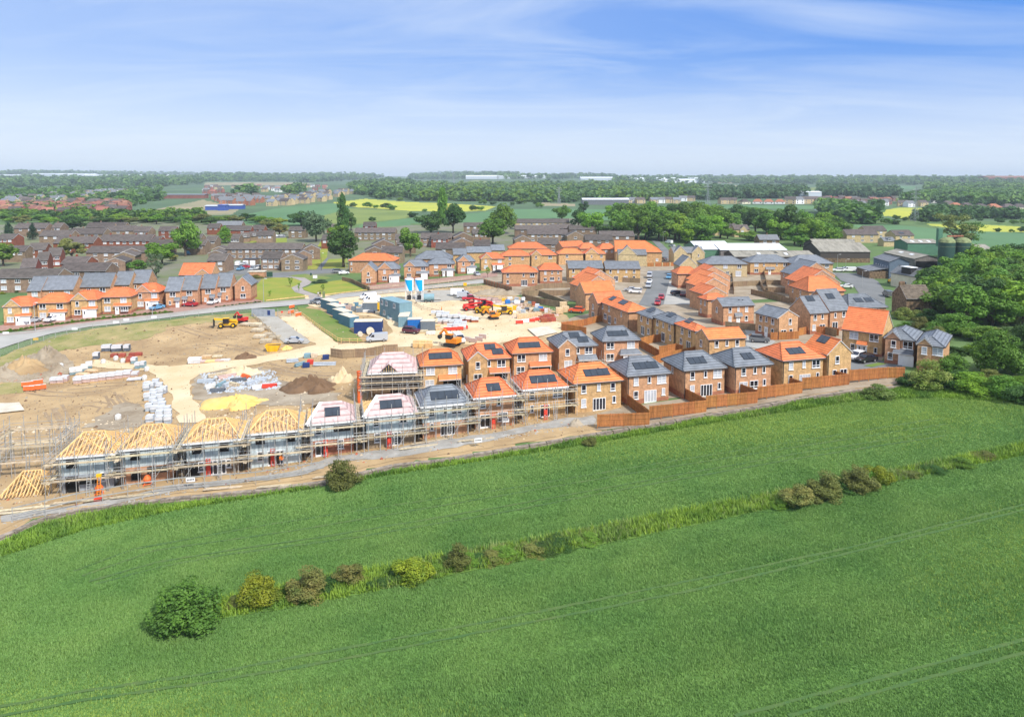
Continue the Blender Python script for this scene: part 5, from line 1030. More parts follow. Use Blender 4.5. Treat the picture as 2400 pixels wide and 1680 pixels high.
 # -- vehicles
def prof_body(name,prof,w,mat_,taper=0.1,zt=0.9):
 """side profile (x, z) swept across the width, drawn in above the waist"""
 m=MB();n=len(prof);k=lambda z:w/2-(taper if z>zt else 0.02)
 Lr=[(x,-k(z),z)for x,z in prof];Rr=[(x,k(z),z)for x,z in prof]
 m.poly(Lr,mat_);m.poly(Rr[::-1],mat_)
 for i in range(n):j=(i+1)%n;m.poly([Rr[i],Rr[j],Lr[j],Lr[i]],mat_)
 return m.mesh(name)
def wheel_meshes(r,wd):
 t=MB();t.tube((0,-wd/2,0),(0,wd/2,0),r,'rubber',n=14);a=MB();a.tube((0,-wd/2-.01,0),(0,wd/2+.01,0),r*.62,'alloy',n=10);return t.mesh('wheel'),a.mesh('rim')
WH=wheel_meshes(.33,.22)
VP={}
def vehicle(kind):
 if kind in VP:return VP[kind]
 if kind=='car':pr=[(-2.05,.35),(2.05,.35),(2.1,.62),(1.95,.80),(1.05,.93),(.35,1.42),(-.9,1.47),(-1.75,1.05),(-2.1,.95)];w=1.76;ax=(1.28,-1.28)
 elif kind=='suv':pr=[(-2.1,.4),(2.15,.4),(2.2,.75),(2.0,.98),(1.1,1.08),(.45,1.62),(-1.55,1.66),(-2.05,1.15),(-2.15,1.0)];w=1.86;ax=(1.35,-1.35)
 elif kind=='van':pr=[(-2.5,.4),(2.45,.4),(2.55,.8),(2.35,1.05),(1.75,1.25),(1.15,1.93),(-2.5,1.98)];w=1.95;ax=(1.6,-1.55)
 else:pr=[(-2.5,.5),(2.4,.5),(2.5,.85),(2.3,1.05),(1.35,1.15),(.8,1.75),(-.5,1.78),(-.7,1.15),(-2.5,1.12)];w=1.85;ax=(1.55,-1.5)
 P={'body':prof_body('body',pr,w,'paint_white',.12,1.0)}
 g=MB();hi=max(z for x,z in pr);y=w/2-.10
 def glassquad(pts,nm):
  q=MB();q.poly(pts,'glass');return q.mesh(nm)
 G=[]
 if kind=='van':
  G.append(('windscreen',[(1.18,-y+.1,1.90),(1.77,-y+.05,1.28),(1.77,y-.05,1.28),(1.18,y-.1,1.90)],.02))
  for s in(-1,1):pts=[(1.55,s*(y+.01),1.18),(.65,s*(y+.01),1.18),(.7,s*(y+.01),1.75),(1.1,s*(y+.01),1.75)];G.append(('side_window',pts if s>0 else pts[::-1],0))
 else:
  f=[p for p in pr if p[1]>hi-.12];x1=f[0][0];x0=f[-1][0];zt=hi-.1;zb=1.0 if kind=='car' else 1.15
  G.append(('windscreen',[(x1+.04,-y+.08,zt+.06),(x1+.66,-y+.02,zb),(x1+.66,y-.02,zb),(x1+.04,y-.08,zt+.06)],.03))
  if kind!='pickup':G.append(('rear_window',[(x0-.72,-y+.05,zb+.08),(x0-.08,-y+.08,zt+.05),(x0-.08,y-.08,zt+.05),(x0-.72,y-.05,zb+.08)],.05))
  for s in(-1,1):pts=[(x1+.5,s*(y+.01),zb),(x0-.45,s*(y+.01),zb),(x0-.05,s*(y+.01),zt),(x1+.02,s*(y+.01),zt)];G.append(('side_window',pts if s>0 else pts[::-1],0))
 P['glass']=[]
 for nm,pts,up in G:P['glass'].append((nm,glassquad([(a+up*.6,b,c+up)for a,b,c in pts],nm)))
 L=MB();L.box(0,.03,-.18,.18,-.08,.08,'wrap');P['lamp']=L.mesh('headlight');T=MB();T.box(-.03,0,-.15,.15,-.1,.1,'plant_red');P['tail']=T.mesh('tail_light')
 P['ax']=ax;P['w']=w;P['nose']=max(x for x,z in pr);P['back']=min(x for x,z in pr);VP[kind]=P;return P
def car(px,py,deg,kind,paint,label,group=None,sc=1.0,name=None,cat=None):
 p=gp(px,py);P=vehicle(kind);root=thing(name or{'van':'parked_van','pickup':'pickup_truck'}.get(kind,'parked_car'),label,cat or{'van':'van','pickup':'pickup'}.get(kind,'car'),(p.x,p.y,p.z+.2),R_(deg),group,sc)
 link('body',P['body'],root,mats={0:paint})
 for nm,me in P['glass']:link(nm,me,root)
 for ax in P['ax']:
  for s in(-1,1):wv=link('wheel',WH[0],root,(ax,s*(P['w']/2-.1),.33));link('rim',WH[1],wv)
 for s in(-1,1):link('headlight',P['lamp'],root,(P['nose']-.04,s*P['w']*.34,.68));link('tail_light',P['tail'],root,(P['back']+.03,s*P['w']*.38,.85))
 return root
g1,g2,g3,g4='cars on the drives of the left row','cars in the estate','vehicles in the site compound','cars along the side street'
car(*Z(0,600,(430,905))[0],250,'car','paint_silver','pale silver blue car before the first garage at the left edge',g1)
car(*Z(0,600,(697,885))[0],262,'car','paint_white','white car parked nose out before the second garage',g1)
car(*Z(0,600,(2112,725))[0],245,'car','paint_blue','bright blue hatchback on the drive of the fifth orange house',g1)
car(*Z(400,600,(262,682))[0],175,'car','paint_red','dark red car in front of the first grey semi pair',g1)
car(*Z(400,600,(572,650))[0],262,'car','paint_white','white car in front of the second grey semi pair',g1)
car(*C2((398,1215))[0],265,'car','paint_blue','light blue car in the estate car park',g2)
car(*C2((450,1195))[0],190,'car','paint_red','red car beside the light blue one in the estate car park',g2)
car(*C2((375,1165))[0],100,'van','paint_white','white van at the back of the estate car park',g2)
car(*C2((430,1160))[0],190,'car','paint_silver','silver car beside the white van in the estate car park',g2)
car(*C2((595,1205))[0],262,'suv','paint_white','white tall car right of the white garages',g2)
car(*C2((545,1215))[0],262,'car','paint_silver','silver car below the white garages',g2)
car(*C2((800,840))[0],20,'car','paint_white','white car left on the estate turning circle',g2)
car(*C2((860,838))[0],20,'car','paint_silver','silver car right on the estate turning circle',g2)
car(*C1((1730,870))[0],20,'car','paint_navy','navy car by the red gabled house',g2)
car(*C1((1800,878))[0],20,'car','paint_silver','pale car beside the navy one by the red gabled house',g2)
car(*C1((2150,1040))[0],15,'van','paint_blue','blue and white van behind the tall green tree',g2)
car(*C2((1495,1245))[0],25,'suv','paint_grey','dark car on the pink drive beside the park',g2)
car(*C2((1560,1262))[0],22,'car','paint_white','white car on the pink drive beside the park',g2)
car(*C1((790,1135))[0],5,'car','paint_white','white car behind the garden bushes at left',g2)
car(*Z(800,560,(1825,498))[0],290,'car','paint_silver','silver hatchback on the drive of the pink edged gable house','cars on the park row drives')
car(*Z(800,560,(2098,468))[0],175,'car','paint_black','black car on the drive of the orange gabled park row house','cars on the park row drives')
car(*Z(400,600,(1972,645))[0],200,'suv','paint_grey','dark grey car at the compound entrance',g3)
car(*Z(400,600,(2060,655))[0],200,'car','paint_silver','pale car behind the blue container wall',g3)
car(*Z(400,600,(2190,690))[0],190,'car','paint_red','red car behind the blue container wall',g3)
car(*Z(800,560,(360,815))[0],205,'van','paint_white','white van parked furthest back beside the stacked cabins',g3)
car(*Z(800,560,(410,862))[0],205,'van','paint_white','white van parked nearest the stacked cabins',g3)
car(*Z(800,560,(480,1385))[0],195,'van','paint_silver','silver van with a dark windscreen below the navy container',g3)
car(*Z(800,560,(1580,1395))[0],-70,'van','paint_white','white van behind the orange excavator',g3)
car(*Z(800,560,(1590,770))[0],5,'van','paint_white','long white van at the far side of the yard',g3,sc=1.15)
car(*Z(800,560,(1660,800))[0],5,'van','paint_silver','silver van in front of the long white van',g3)
car(*Z(800,560,(1730,835))[0],10,'pickup','paint_red','red pickup in front of the silver van',g3)
car(*Z(800,560,(940,1275))[0],-20,'suv','paint_maroon','dark maroon car by the bright blue container',g3)
car(*Z(400,720,(1668,490))[0],4,'car','paint_silver','silver hatchback alone on the gravel parking',g3)
car(*Z(1200,540,(1835,775))[0],255,'suv','paint_silver','silver car at the near end of the kerb on the side street',g4)
car(*Z(1200,540,(1850,715))[0],255,'car','paint_white','white car in the middle of the kerb on the side street',g4)
car(*Z(1200,540,(1850,640))[0],255,'van','paint_silver','silver van at the top of the side street',g4)
car(*Z(1200,540,(2112,655))[0],250,'suv','paint_blue','blue grey car alone on the right of the side street',g4)
car(*Z(1200,540,(1590,825))[0],165,'car','paint_silver','silver car behind the orange pair with panels',g4)
car(*Z(1200,540,(1660,850))[0],165,'suv','paint_white','white car behind the orange pair with panels',g4)
car(*Z(1200,540,(2008,930))[0],255,'car','paint_red','red car up the street of the two red ones',g4)
car(*Z(1200,540,(1960,1005))[0],255,'car','paint_red','red car nearest the grey roofs on the side street',g4)
car(*Z(1200,540,(2225,880))[0],15,'suv','paint_black','black car on the white edged parking bay',g4)
car(*Z(1200,540,(2300,890))[0],75,'car','paint_maroon','maroon car on the white edged parking bay',g4)
car(*Z(1200,540,(870,1110))[0],160,'suv','paint_orange','bright orange car behind the new brown fence',g4)
car(*Z(1200,540,(2110,180))[0],120,'van','paint_white','white van at the wall of the upper street',g4)
car(*Z(1200,540,(2150,225))[0],120,'car','paint_silver','silver car at the wall of the upper street',g4)
car(*Z(1200,540,(2045,405))[0],100,'car','paint_grey','dark car at the foot of the upper street',g4)
car(*Z(1600,540,(1030,1510))[0],-22,'suv','paint_grey','grey estate car on the pale drive between the brick houses','cars on the estate drives')
car(*Z(2000,720,(45,715))[0],215,'suv','paint_white','white car beside the two white doors','cars on the estate drives')
car(*Z(2000,720,(170,745))[0],200,'car','paint_black','black hatchback in front of the two white doors','cars on the estate drives')
gM='vehicles along the farm lane'
car(*Z(1600,540,(2090,560))[0],165,'suv','paint_white','white car next to the stepped terrace on the farm lane',gM)
car(*Z(1600,540,(2170,545))[0],165,'car','paint_silver','silver car behind the white van on the farm lane',gM)
car(*Z(1600,540,(2240,560))[0],165,'van','paint_white','white van below the boarded barn',gM)
car(*C5((410,1230))[0],165,'suv','paint_white','white car between the van and the navy car',gM)
car(*C5((475,1240))[0],20,'suv','paint_navy','navy car by the stone wing of the workshop',gM)
car(*C5((770,1510))[0],80,'van','paint_grey','dark grey van in front of the stone cottage',gM)
car(*C5((305,1415))[0],160,'car','paint_white','white car behind the orange end of the stepped terrace',gM)
car(*C5((915,1320))[0],170,'car','paint_teal','teal car under the workshop signs',gM)
car(*C5((985,1335))[0],170,'suv','paint_teal','teal car nearest the cream house',gM)
# -- plant
def plant_wheel(root,x,y,r,wd,paint):
 q=MB();q.tube((0,-wd/2,0),(0,wd/2,0),r,'rubber',n=14);wv=q.build('wheel',root,loc=(x,y,r));q=MB();q.tube((0,-wd/2-.02,0),(0,wd/2+.02,0),r*.5,paint,n=10);q.build('rim',wv)
def excavator(px,py,deg,paint,label,sc=1.0,group='excavators',swing=0):
 p=gp(px,py);root=thing('excavator',label,'excavator',(p.x,p.y,p.z+.15),R_(deg),group,sc)
 for s in(-1,1):
  q=MB();y=s*.95;pr=[(-1.7,.45),(-1.45,.1),(1.45,.1),(1.7,.45),(1.45,.8),(-1.45,.8)]
  A=[(x,y-.25,z)for x,z in pr];B=[(x,y+.25,z)for x,z in pr];q.poly(A,'dark');q.poly(B[::-1],'dark')
  for i in range(6):j=(i+1)%6;q.poly([B[i],B[j],A[j],A[i]],'dark')
  q.build('track',root)
 q=MB();q.box(-1.9,1.0,-1.15,1.15,.95,1.75,paint);q.box(-1.95,-.7,-1.15,1.15,1.75,2.05,paint);q.build('body',root)
 q=MB();q.box(-.3,1.15,-.05,1.12,1.75,2.75,'glass');q.build('cab',root);q=MB();q.box(-.4,1.2,-.1,1.17,2.75,2.88,paint);q.build('cab_roof',root)
 q=MB();q.bar((.9,-.55,1.6),(2.4,-.55,3.5),.38,.5,paint);q.build('boom',root);q=MB();q.bar((2.4,-.55,3.55),(3.7,-.55,2.3),.3,.4,paint);q.build('dipper',root)
 q=MB();q.tube((1.0,-.55,1.5),(1.8,-.55,2.6),.09,'alloy',n=6);q.build('ram',root)
 q=MB();A=[(3.5,2.3),(4.0,2.1),(4.1,1.5),(3.6,1.2),(3.3,1.6)];a=[(x,-1.0,z)for x,z in A];b=[(x,-.1,z)for x,z in A];q.poly(a,'dark');q.poly(b[::-1],'dark')
 for i in range(5):j=(i+1)%5;q.poly([b[i],b[j],a[j],a[i]],'dark')
 q.build('bucket',root);return root
def dumper(px,py,deg,label,paint='plant_yellow',group='dumpers',sc=1.0):
 p=gp(px,py);root=thing('site_dumper',label,'dumper',(p.x,p.y,p.z+.1),R_(deg),group,sc)
 for x in(1.1,-1.1):
  for y in(-.95,.95):plant_wheel(root,x,y,.6,.5,paint)
 q=MB();q.box(-1.9,.3,-.7,.7,.6,1.35,paint);q.box(-1.9,-1.0,-.75,.75,1.35,1.6,paint);q.build('chassis',root)
 q=MB();q.hexa(((.5,-.75,.95),(1.7,-.75,.95),(1.7,.75,.95),(.5,.75,.95),(.1,-1.1,2.0),(2.3,-1.1,1.9),(2.3,1.1,1.9),(.1,1.1,2.0)),paint,skip=(1,));q.poly([(.4,-.9,1.4),(2.0,-.9,1.4),(2.0,.9,1.4),(.4,.9,1.4)],'dark');q.build('skip',root)
 q=MB();q.box(-.6,-.2,-.3,.3,1.35,1.5,'dark');q.box(-.9,-.75,-.3,.3,1.35,2.0,'dark');q.build('seat',root)
 q=MB();q.tube((-1.0,-.6,1.4),(-1.0,-.6,2.7),.05,'dark');q.tube((-1.0,.6,1.4),(-1.0,.6,2.7),.05,'dark');q.tube((-1.0,-.6,2.7),(-1.0,.6,2.7),.05,'dark');q.build('roll_bar',root);return root
def telehandler(px,py,deg,paint,label,group='telehandlers',sc=1.0,up=12):
 p=gp(px,py);root=thing('telehandler',label,'telehandler',(p.x,p.y,p.z+.1),R_(deg),group,sc)
 for x in(1.5,-1.5):
  for y in(-1.0,1.0):plant_wheel(root,x,y,.62,.42,paint)
 q=MB();q.box(-2.3,2.1,-.75,.75,.65,1.25,paint);q.box(-2.3,-.3,-1.15,-.5,.75,1.5,paint);q.build('chassis',root)
 q=MB();q.box(-.5,.95,.15,1.12,1.25,2.5,'glass');q.build('cab',root);q=MB();q.box(-.55,1.0,.1,1.17,2.5,2.62,paint);q.build('cab_roof',root)
 a=R_(up);e=(-2.2+5.6*math.cos(a),-.15,1.7+5.6*math.sin(a));q=MB();q.bar((-2.2,-.15,1.7),e,.42,.48,paint);q.build('boom',root)
 q=MB();q.box(e[0]-.05,e[0]+.15,-.7,.5,.35,e[2],'dark');q.box(e[0]+.1,e[0]+1.3,-.6,-.45,.3,.38,'dark');q.box(e[0]+.1,e[0]+1.3,.25,.4,.3,.38,'dark');q.build('forks',root);return root
telehandler(*Z(400,720,(770,275))[0],190,'plant_yellow','yellow telehandler on the bare earth near the road fence',up=6)
excavator(*Z(400,720,(960,215))[0],160,'plant_red','red and orange mini excavator beside the yellow telehandler',sc=.75)
excavator(*Z(800,560,(1490,1450))[0],152,'plant_orange','orange excavator in front of the white van',sc=1.0)
telehandler(*Z(800,560,(1740,965))[0],15,'plant_red','red telehandler at the left of the parked plant',up=5)
dumper(*Z(800,560,(1895,1005))[0],-25,'yellow dumper in front of the red telehandler')
excavator(*Z(800,560,(2045,1085))[0],200,'plant_orange','orange excavator right of the yellow dumper',sc=.8)
telehandler(*Z(800,560,(2195,1020))[0],190,'plant_yellow','yellow telehandler at the right of the parked plant',up=10)
telehandler(*Z(800,560,(1930,930))[0],170,'plant_red','red telehandler behind the yellow dumper',up=9)
dumper(*C5((815,1355))[0],30,'yellow dumper beside the teal cars on the farm lane',sc=.8)
for px,py,n_,s_ in((385,1085,'orange hoist against the second shell',1.0),(231,1148,'orange hoist against the first shell',.72)):
 p=gp(px,py+25);root=thing('brick_hoist',n_,'hoist',(p.x,p.y,p.z),R_(14),'orange hoists',s_)
 q=MB();q.bar((-.25,0,0),(-.25,.9,4.4),.09,.12,'plant_orange');q.bar((.25,0,0),(.25,.9,4.4),.09,.12,'plant_orange')
 for k in range(12):q.bar((-.25,.9*k/12,4.4*k/12),(.25,.9*k/12,4.4*k/12),.05,.05,'plant_orange')
 q.build('rail',root);q=MB();q.box(-.4,.4,.55,1.0,4.0,4.5,'plant_yellow');q.build('carriage',root);q=MB();q.box(-.6,.6,-.5,.1,0,.6,'barrier_red');q.build('motor_base',root)
for px,py,n_ in((233,1160,'below the first shell'),(346,1138,'below the second shell')):
 p=gp(px,py);root=thing('cement_mixer',f'small orange mixer on the gravel {n_}','mixer',p,R_(20),'orange mixers')
 q=MB();q.lathe([(.05,.55),(.45,.65),(.5,1.0),(.28,1.35),(.26,1.33),(.0,.9)],'barrier_orange',12);q.build('drum',root);q=MB();q.tube((-.5,-.3,.3),(.5,-.3,.3),.05,'barrier_orange');q.tube((-.5,.3,.3),(.5,.3,.3),.05,'barrier_orange');q.bar((-.5,-.3,.0),(-.1,0,.8),.07,.07,'barrier_orange');q.bar((.5,.3,.0),(.1,0,.8),.07,.07,'barrier_orange');q.build('frame',root)
 # -- compound: containers, cabins, silos
def container(P,deg,L,W,H,paint,label,z=0.0,roof='pale_roof',group='blue containers and cabins of the compound',windows=0,name='site_container',door=True,cat='container'):
 root=thing(name,label,cat,(P.x,P.y,P.z+z),R_(deg),group);q=MB();q.box(0,L,0,W,.0,H,paint)
 n=int(L/.5)
 for k in range(n):q.box(k*L/n+.06,k*L/n+.2,-.05,-.001,.12,H-.12,paint)
 for k in range(int(W/.5)):q.box(L+.001,L+.05,k*.5+.1,k*.5+.26,.12,H-.12,paint);q.box(-.05,-.001,k*.5+.1,k*.5+.26,.12,H-.12,paint)
 q.build('body',root);q=MB();q.box(-.06,L+.06,-.06,W+.06,H,H+.1,roof);q.build('roof',root)
 for k in range(windows):window(root,'wm',(L*(k+.6)/(windows+.2),-.03,1.05),0,fm='white')
 if door:q=MB();q.box(L+.052,L+.1,.15,W/2-.03,.15,H-.2,paint);q.box(L+.052,L+.1,W/2+.03,W-.15,.15,H-.2,paint);q.build('door',root)
 return root
def corner(px,py,deg,L):
 p=gp(px,py);return Vector((p.x-math.cos(R_(deg))*L,p.y-math.sin(R_(deg))*L,p.z))
SD=-52
p=corner(*Z(800,560,(785,1135))[0],SD,5.6);p2=Vector((p.x-math.cos(R_(SD))*5.7,p.y-math.sin(R_(SD))*5.7,p.z))
for z,n_ in((0,'ground floor'),(2.65,'upper floor')):
 container(p,SD,5.6,3.8,2.6,'cabin_blue',f'grey blue site cabin, {n_} of the nearer stack',z,'cabin_blue',windows=1 if z else 0,name='site_cabin',cat='cabin',door=False)
 container(p2,SD,5.6,3.8,2.6,'cabin_blue',f'grey blue site cabin, {n_} of the farther stack',z,'cabin_blue',windows=2 if z else 1,name='site_cabin',cat='cabin',door=False)
container(corner(*Z(800,560,(475,985))[0],0,4),0,4,3,2.6,'container_grey','small grey store with a yellow gas box beside the stacked cabins')
container(corner(*Z(800,560,(545,1265))[0],6,6.8),6,6.8,3.4,2.9,'container_navy','navy blue container with a flat pale roof at the lawn corner')
for k in range(4):
 p=gp(752+k*14,722+k*12.5);container(p,-50,6.4,2.6,2.7,'container_blue',f'steel blue container in the wall above the lawn, {["farthest", "second", "third", "nearest"][k]} of four')
container(corner(*Z(800,560,(1080,1225))[0],4,3.5),4,3.5,2.5,2.7,'bright_blue','bright blue container with a pale roof')
container(corner(*Z(800,560,(905,1190))[0],4,2.6),4,2.6,6,2.8,'cabin_blue','grey blue container left behind the bright blue one')
container(corner(*Z(800,560,(1255,1235))[0],4,3.5),4,3.5,2.5,2.4,'container_grey','slate grey container right of the bright blue one')
p=gp(*Z(800,560,(490,975))[0]);root=thing('gas_store','yellow gas box beside the small grey store','box',p,0);q=MB();q.box(-.55,.55,-.4,.4,.1,2.5,'plant_yellow');q.build('body',root);q=MB();q.box(-.5,.5,-.43,-.401,.2,.6,'dark');q.build('vent',root)
for px,n_ in((959.6,'left'),(983.2,'right')):
 p=gp(px,703);root=thing('mortar_silo',f'white mortar silo with a blue crescent, {n_} of two','silo',p,R_(-4),'mortar silos');k=p.y/F;rr=10.4*k;z0,z1=21*k,50*k
 q=MB();q.lathe([(.15,z0-9*k),(rr,z0+2*k),(rr,z1),(rr*.9,z1+1.3*k),(.2,z1+2.2*k),(.0,z1+2.2*k)],'white',24);q.build('tank',root,smooth=False)
 q=MB();A=[];n=14
 for i in range(n):
  for a0,a1,za,zb in[(i/n,(i+1)/n,0,0)]:
   def edge(t):return-2.95+1.75*math.sin(min(1,max(0,t))*1.571)
   zt,zb_=z1-1.0*k-(z1-z0-3*k)*a0,z1-1.0*k-(z1-z0-3*k)*a1
   for s in range(8):
    l0,l1=-2.75+1.35*a0**.7,-2.75+1.35*a1**.7;r_e=-0.62;r0=lambda u,t:l0+(r_e-l0)*u if t==0 else l1+(r_e-l1)*u
    ua,ub=s/8,(s+1)/8;c_=lambda a,z:((rr+.03)*math.cos(a),(rr+.03)*math.sin(a),z)
    q.poly([c_(r0(ua,1),zb_),c_(r0(ub,1),zb_),c_(r0(ub,0),zt),c_(r0(ua,0),zt)],'cyan')
 q.build('emblem',root)
 for a in(45,135,225,315):
  q=MB();x,y=rr*.95*math.cos(R_(a)),rr*.95*math.sin(R_(a));q.tube((x,y,-.2),(x,y,z0+4*k),.11,'white');q.build('leg',root)
 q=MB();q.box(-.5,.5,-.7,.4,.3,1.5,'dark');q.build('mixer_unit',root)
p=gp(*Z(800,560,(1180,850))[0]);root=thing('water_bowser','pale grey tank trailer beside the mortar silos','tank',p,R_(5));q=MB();q.tube((-1.6,0,1.5),(1.6,0,1.5),1.1,'cabin_blue',n=16);q.build('tank',root)
for x in(-.9,.9):plant_wheel(root,x,-.9,.4,.25,'alloy')
q=MB();q.bar((1.6,0,.7),(3.6,0,.6),.15,.15,'dark');q.build('drawbar',root)
p=gp(*Z(400,720,(1382,588))[0]);root=thing('skip','yellow skip full of rubble at the end of the board stacks','skip',p,R_(5));q=MB();q.hexa(((-1.1,-.85,.05),(1.0,-.85,.05),(1.0,.85,.05),(-1.1,.85,.05),(-1.7,-.95,1.5),(1.6,-.95,1.5),(1.6,.95,1.5),(-1.7,.95,1.5)),'plant_yellow',skip=(1,));q.build('body',root)
q=MB();q.poly([(-1.5,-.9,1.25),(1.4,-.9,1.3),(1.4,.9,1.4),(-1.5,.9,1.2)],'topsoil');q.build('rubble',root)
for x in(-.7,.6):q=MB();q.box(x-.06,x+.06,-1.02,-.9,.15,1.45,'plant_yellow');q.build('rib',root)
# -- stacked materials
def pack(px,py,deg,w,d,hh,mt,label,group,name='pallet_pack',cat='pallet',wrap=None,straps=2,z=0.0,pal=True):
 p=gp(px,py);root=thing(name,label,cat,(p.x,p.y+d/2,p.z+.1+z),R_(deg),group);r=random.Random(int(px*7+py));q=MB();j=lambda:r.uniform(-.06,.06)
 zb=.14 if pal else 0
 q.hexa(((-w/2+j(),-d/2+j(),zb),(w/2+j(),-d/2+j(),zb),(w/2+j(),d/2+j(),zb),(-w/2+j(),d/2+j(),zb),(-w/2+j(),-d/2+j(),hh+j()),(w/2+j(),-d/2+j(),hh+j()),(w/2+j(),d/2+j(),hh+j()),(-w/2+j(),d/2+j(),hh+j())),mt);q.build('load',root)
 if pal:q=MB();[q.box(-w/2,w/2,y-.06,y+.06,0,.135,'timber')for y in(-d*.4,0,d*.4)];q.build('pallet',root)
 if wrap:q=MB();q.box(-w/2-.03,w/2+.03,-d/2-.03,d/2+.03,hh+.07,hh+.11,wrap);q.box(-w/2-.03,w/2+.03,-d/2-.1,-d/2-.075,hh*.6,hh+.07,wrap);q.build('wrapping',root)
 return root
ORD=['first','second','third','fourth','fifth','sixth','seventh','eighth','ninth','tenth','eleventh','twelfth','thirteenth','fourteenth','fifteenth','sixteenth','seventeenth','eighteenth','nineteenth','twentieth','twenty-first','twenty-second','twenty-third','twenty-fourth']
for i,q_ in enumerate(((1030,930),(1150,912),(1255,900),(1360,886),(1475,874),(1585,860),(1690,846),(1785,830))):
 pack(*Z(0,740,q_)[0],12,1.5,1.4,1.35 if i<7 else .8,'pack_pink',f'pale pink brick pack, {ORD[i]} from the left in the long row','brick packs in the long row',wrap='wrap')
for i,q_ in enumerate(((705,925),(795,918),(855,902))):pack(*Z(0,740,q_)[0],12,1.2,1.1,1.15,'pack_pink',f'pink brick pack by the red barriers, {ORD[i]} from the left','brick packs by the barriers',wrap='wrap')
for i,q_ in enumerate(((1755,893),(1840,886))):pack(*Z(0,740,q_)[0],10,1.5,1.1,.45,'pack_dark',f'low dark wrapped pack at the right end of the brick row, {["left", "right"][i]}','low dark packs',wrap='wrap')
for i,q_ in enumerate(((1960,985),(2012,1004),(2080,965),(2128,1000),(1958,1030),(1965,1160),(2045,1090),(2140,1085),(2185,1065),(2050,1130),(2122,1165),(2040,1215),(2075,1245),(2150,1235),(2165,1285),(2060,1318),(2140,1335),(1990,1305),(2230,1325),(2242,1385),(2130,1405),(2000,1450),(2130,1470),(2242,1475))):
 pack(*Z(0,740,q_)[0],10+(i*7)%9,1.1,1.05,1.1+.12*(i%3),'pack_grey',f'grey block pack by the haul road, {ORD[i]} from the heap top','grey block packs beside the haul road',wrap='pack_top')
for i,q_ in enumerate(((1280,600),(1395,495),(1445,492),(1530,500),(1590,495),(1692,492))):pack(*Z(0,740,q_)[0],8,1.15,1.1,1.5,'pack_dark',f'dark roof tile pack in the back row, {ORD[i]} from the left','dark tile packs',wrap='wrap')
for i,q_ in enumerate(((1520,575),(1630,572),(1765,562),(1850,556),(1725,640),(1740,610))):pack(*Z(0,740,q_)[0],8,1.3,1.1,.85,'pack_red',f'dark red brick pack among the tile packs, {ORD[i]} from the left','dark red brick packs')
for i,q_ in enumerate(((1840,728),(1905,718),(1790,660))):pack(*Z(0,740,q_)[0],6,1.0,1.1,1.35,'teal_wrap',f'teal wrapped block pack in the storage yard, {["middle", "right", "left"][i]}','teal wrapped packs',wrap='wrap')
for i,q_ in enumerate(((930,812),(1010,800),(1085,765),(1150,728))):pack(*Z(0,740,q_)[0],32,1.2,2.6,1.1,'teal_wrap',f'wrapped timber bundle left of the storage yard, {ORD[i]} from the left','wrapped timber bundles',wrap='bag',name='timber_bundle',cat='timber')
for i,q_ in enumerate(((1090,820),(1205,775))):pack(*Z(0,740,q_)[0],-14,2.4,1.2,.5,'osb',f'sloping orange plywood stack behind the brick row, {["left", "right"][i]}','plywood stacks',name='board_stack',cat='boards')
def bag(px,py,label,mt='bag',group='bulk bags',s=1.0):
 p=gp(px,py);root=thing('bulk_bag',label,'bag',(p.x,p.y,p.z+.05),rnd.uniform(0,1.5),group);q=MB();q.lathe([(.0,0),(.46*s,0),(.52*s,.25*s),(.5*s,.8*s),(.3*s,.95*s),(.0,1.0*s)],mt,9);q.build('sack',root)
 q=MB();q.tube((-.25*s,0,.9*s),(-.1*s,0,1.2*s),.03,mt,n=4);q.tube((.25*s,0,.9*s),(.1*s,0,1.2*s),.03,mt,n=4);q.build('strap',root)
for q_,n_ in(((1390,645),'in front of the dark tile packs'),((1975,745),'right of the teal wrapped packs'),((1655,635),'left of the lowest red brick pack'),((1560,600),'between the tile packs and the red bricks'),((1945,865),'beside the low dark packs'),((1590,1400),'alone on the brown earth above the trusses'),((820,700),'at the left end of the timber bundles')):
 bag(*Z(0,740,q_)[0],f'white bulk bag {n_}')
for i,q_ in enumerate(((1000,262),(1140,268),(1240,312),(1150,345),(1310,400),(1180,432),(1385,440),(1265,492))):
 pack(*Z(400,720,q_)[0],-18+4*i,2.6,2.0,.55+.1*(i%2),'pale_roof',f'weathered board stack in the line beside the gravel parking, {ORD[i]} from the road','board stacks beside the gravel parking',name='board_stack',cat='boards',wrap='plank')
for i,q_ in enumerate(((272,772),(352,768))):pack(*Z(400,720,q_)[0],6,1.3,1.1,1.2,'wrap',f'white wrapped pack beside the haul road, {["left", "right"][i]} of the pair','white packs by the road',wrap='white')
for i,q_ in enumerate(((440,760),(520,755),(650,745),(720,740),(470,690),(620,690))):pack(*Z(400,720,q_)[0],6,2.0,1.2,.45,('pack_pink','timber','pack_pink','bag','osb','plank')[i],f'low stack right of the white wrapped packs, {ORD[i]}, {("pink bricks", "timber", "pink slabs", "pale sacks", "boards behind", "planks behind")[i]}','low stacks by the haul road')
for i,(q_,mt,n_)in enumerate((((1830,690),'cabin_blue','open blue grey crate'),((1925,685),'plank','open timber crate'),((2080,710),'container_navy','small navy drum box'),((1870,775),'barrier_red','red lidded bin'),((1815,820),'container_navy','low navy bin'))):pack(*Z(400,720,q_)[0],8,1.3,1.0,.9,mt,f'{n_} in the clutter above the dark soil heap','boxes in the clutter',name='site_box',cat='box',pal=False)
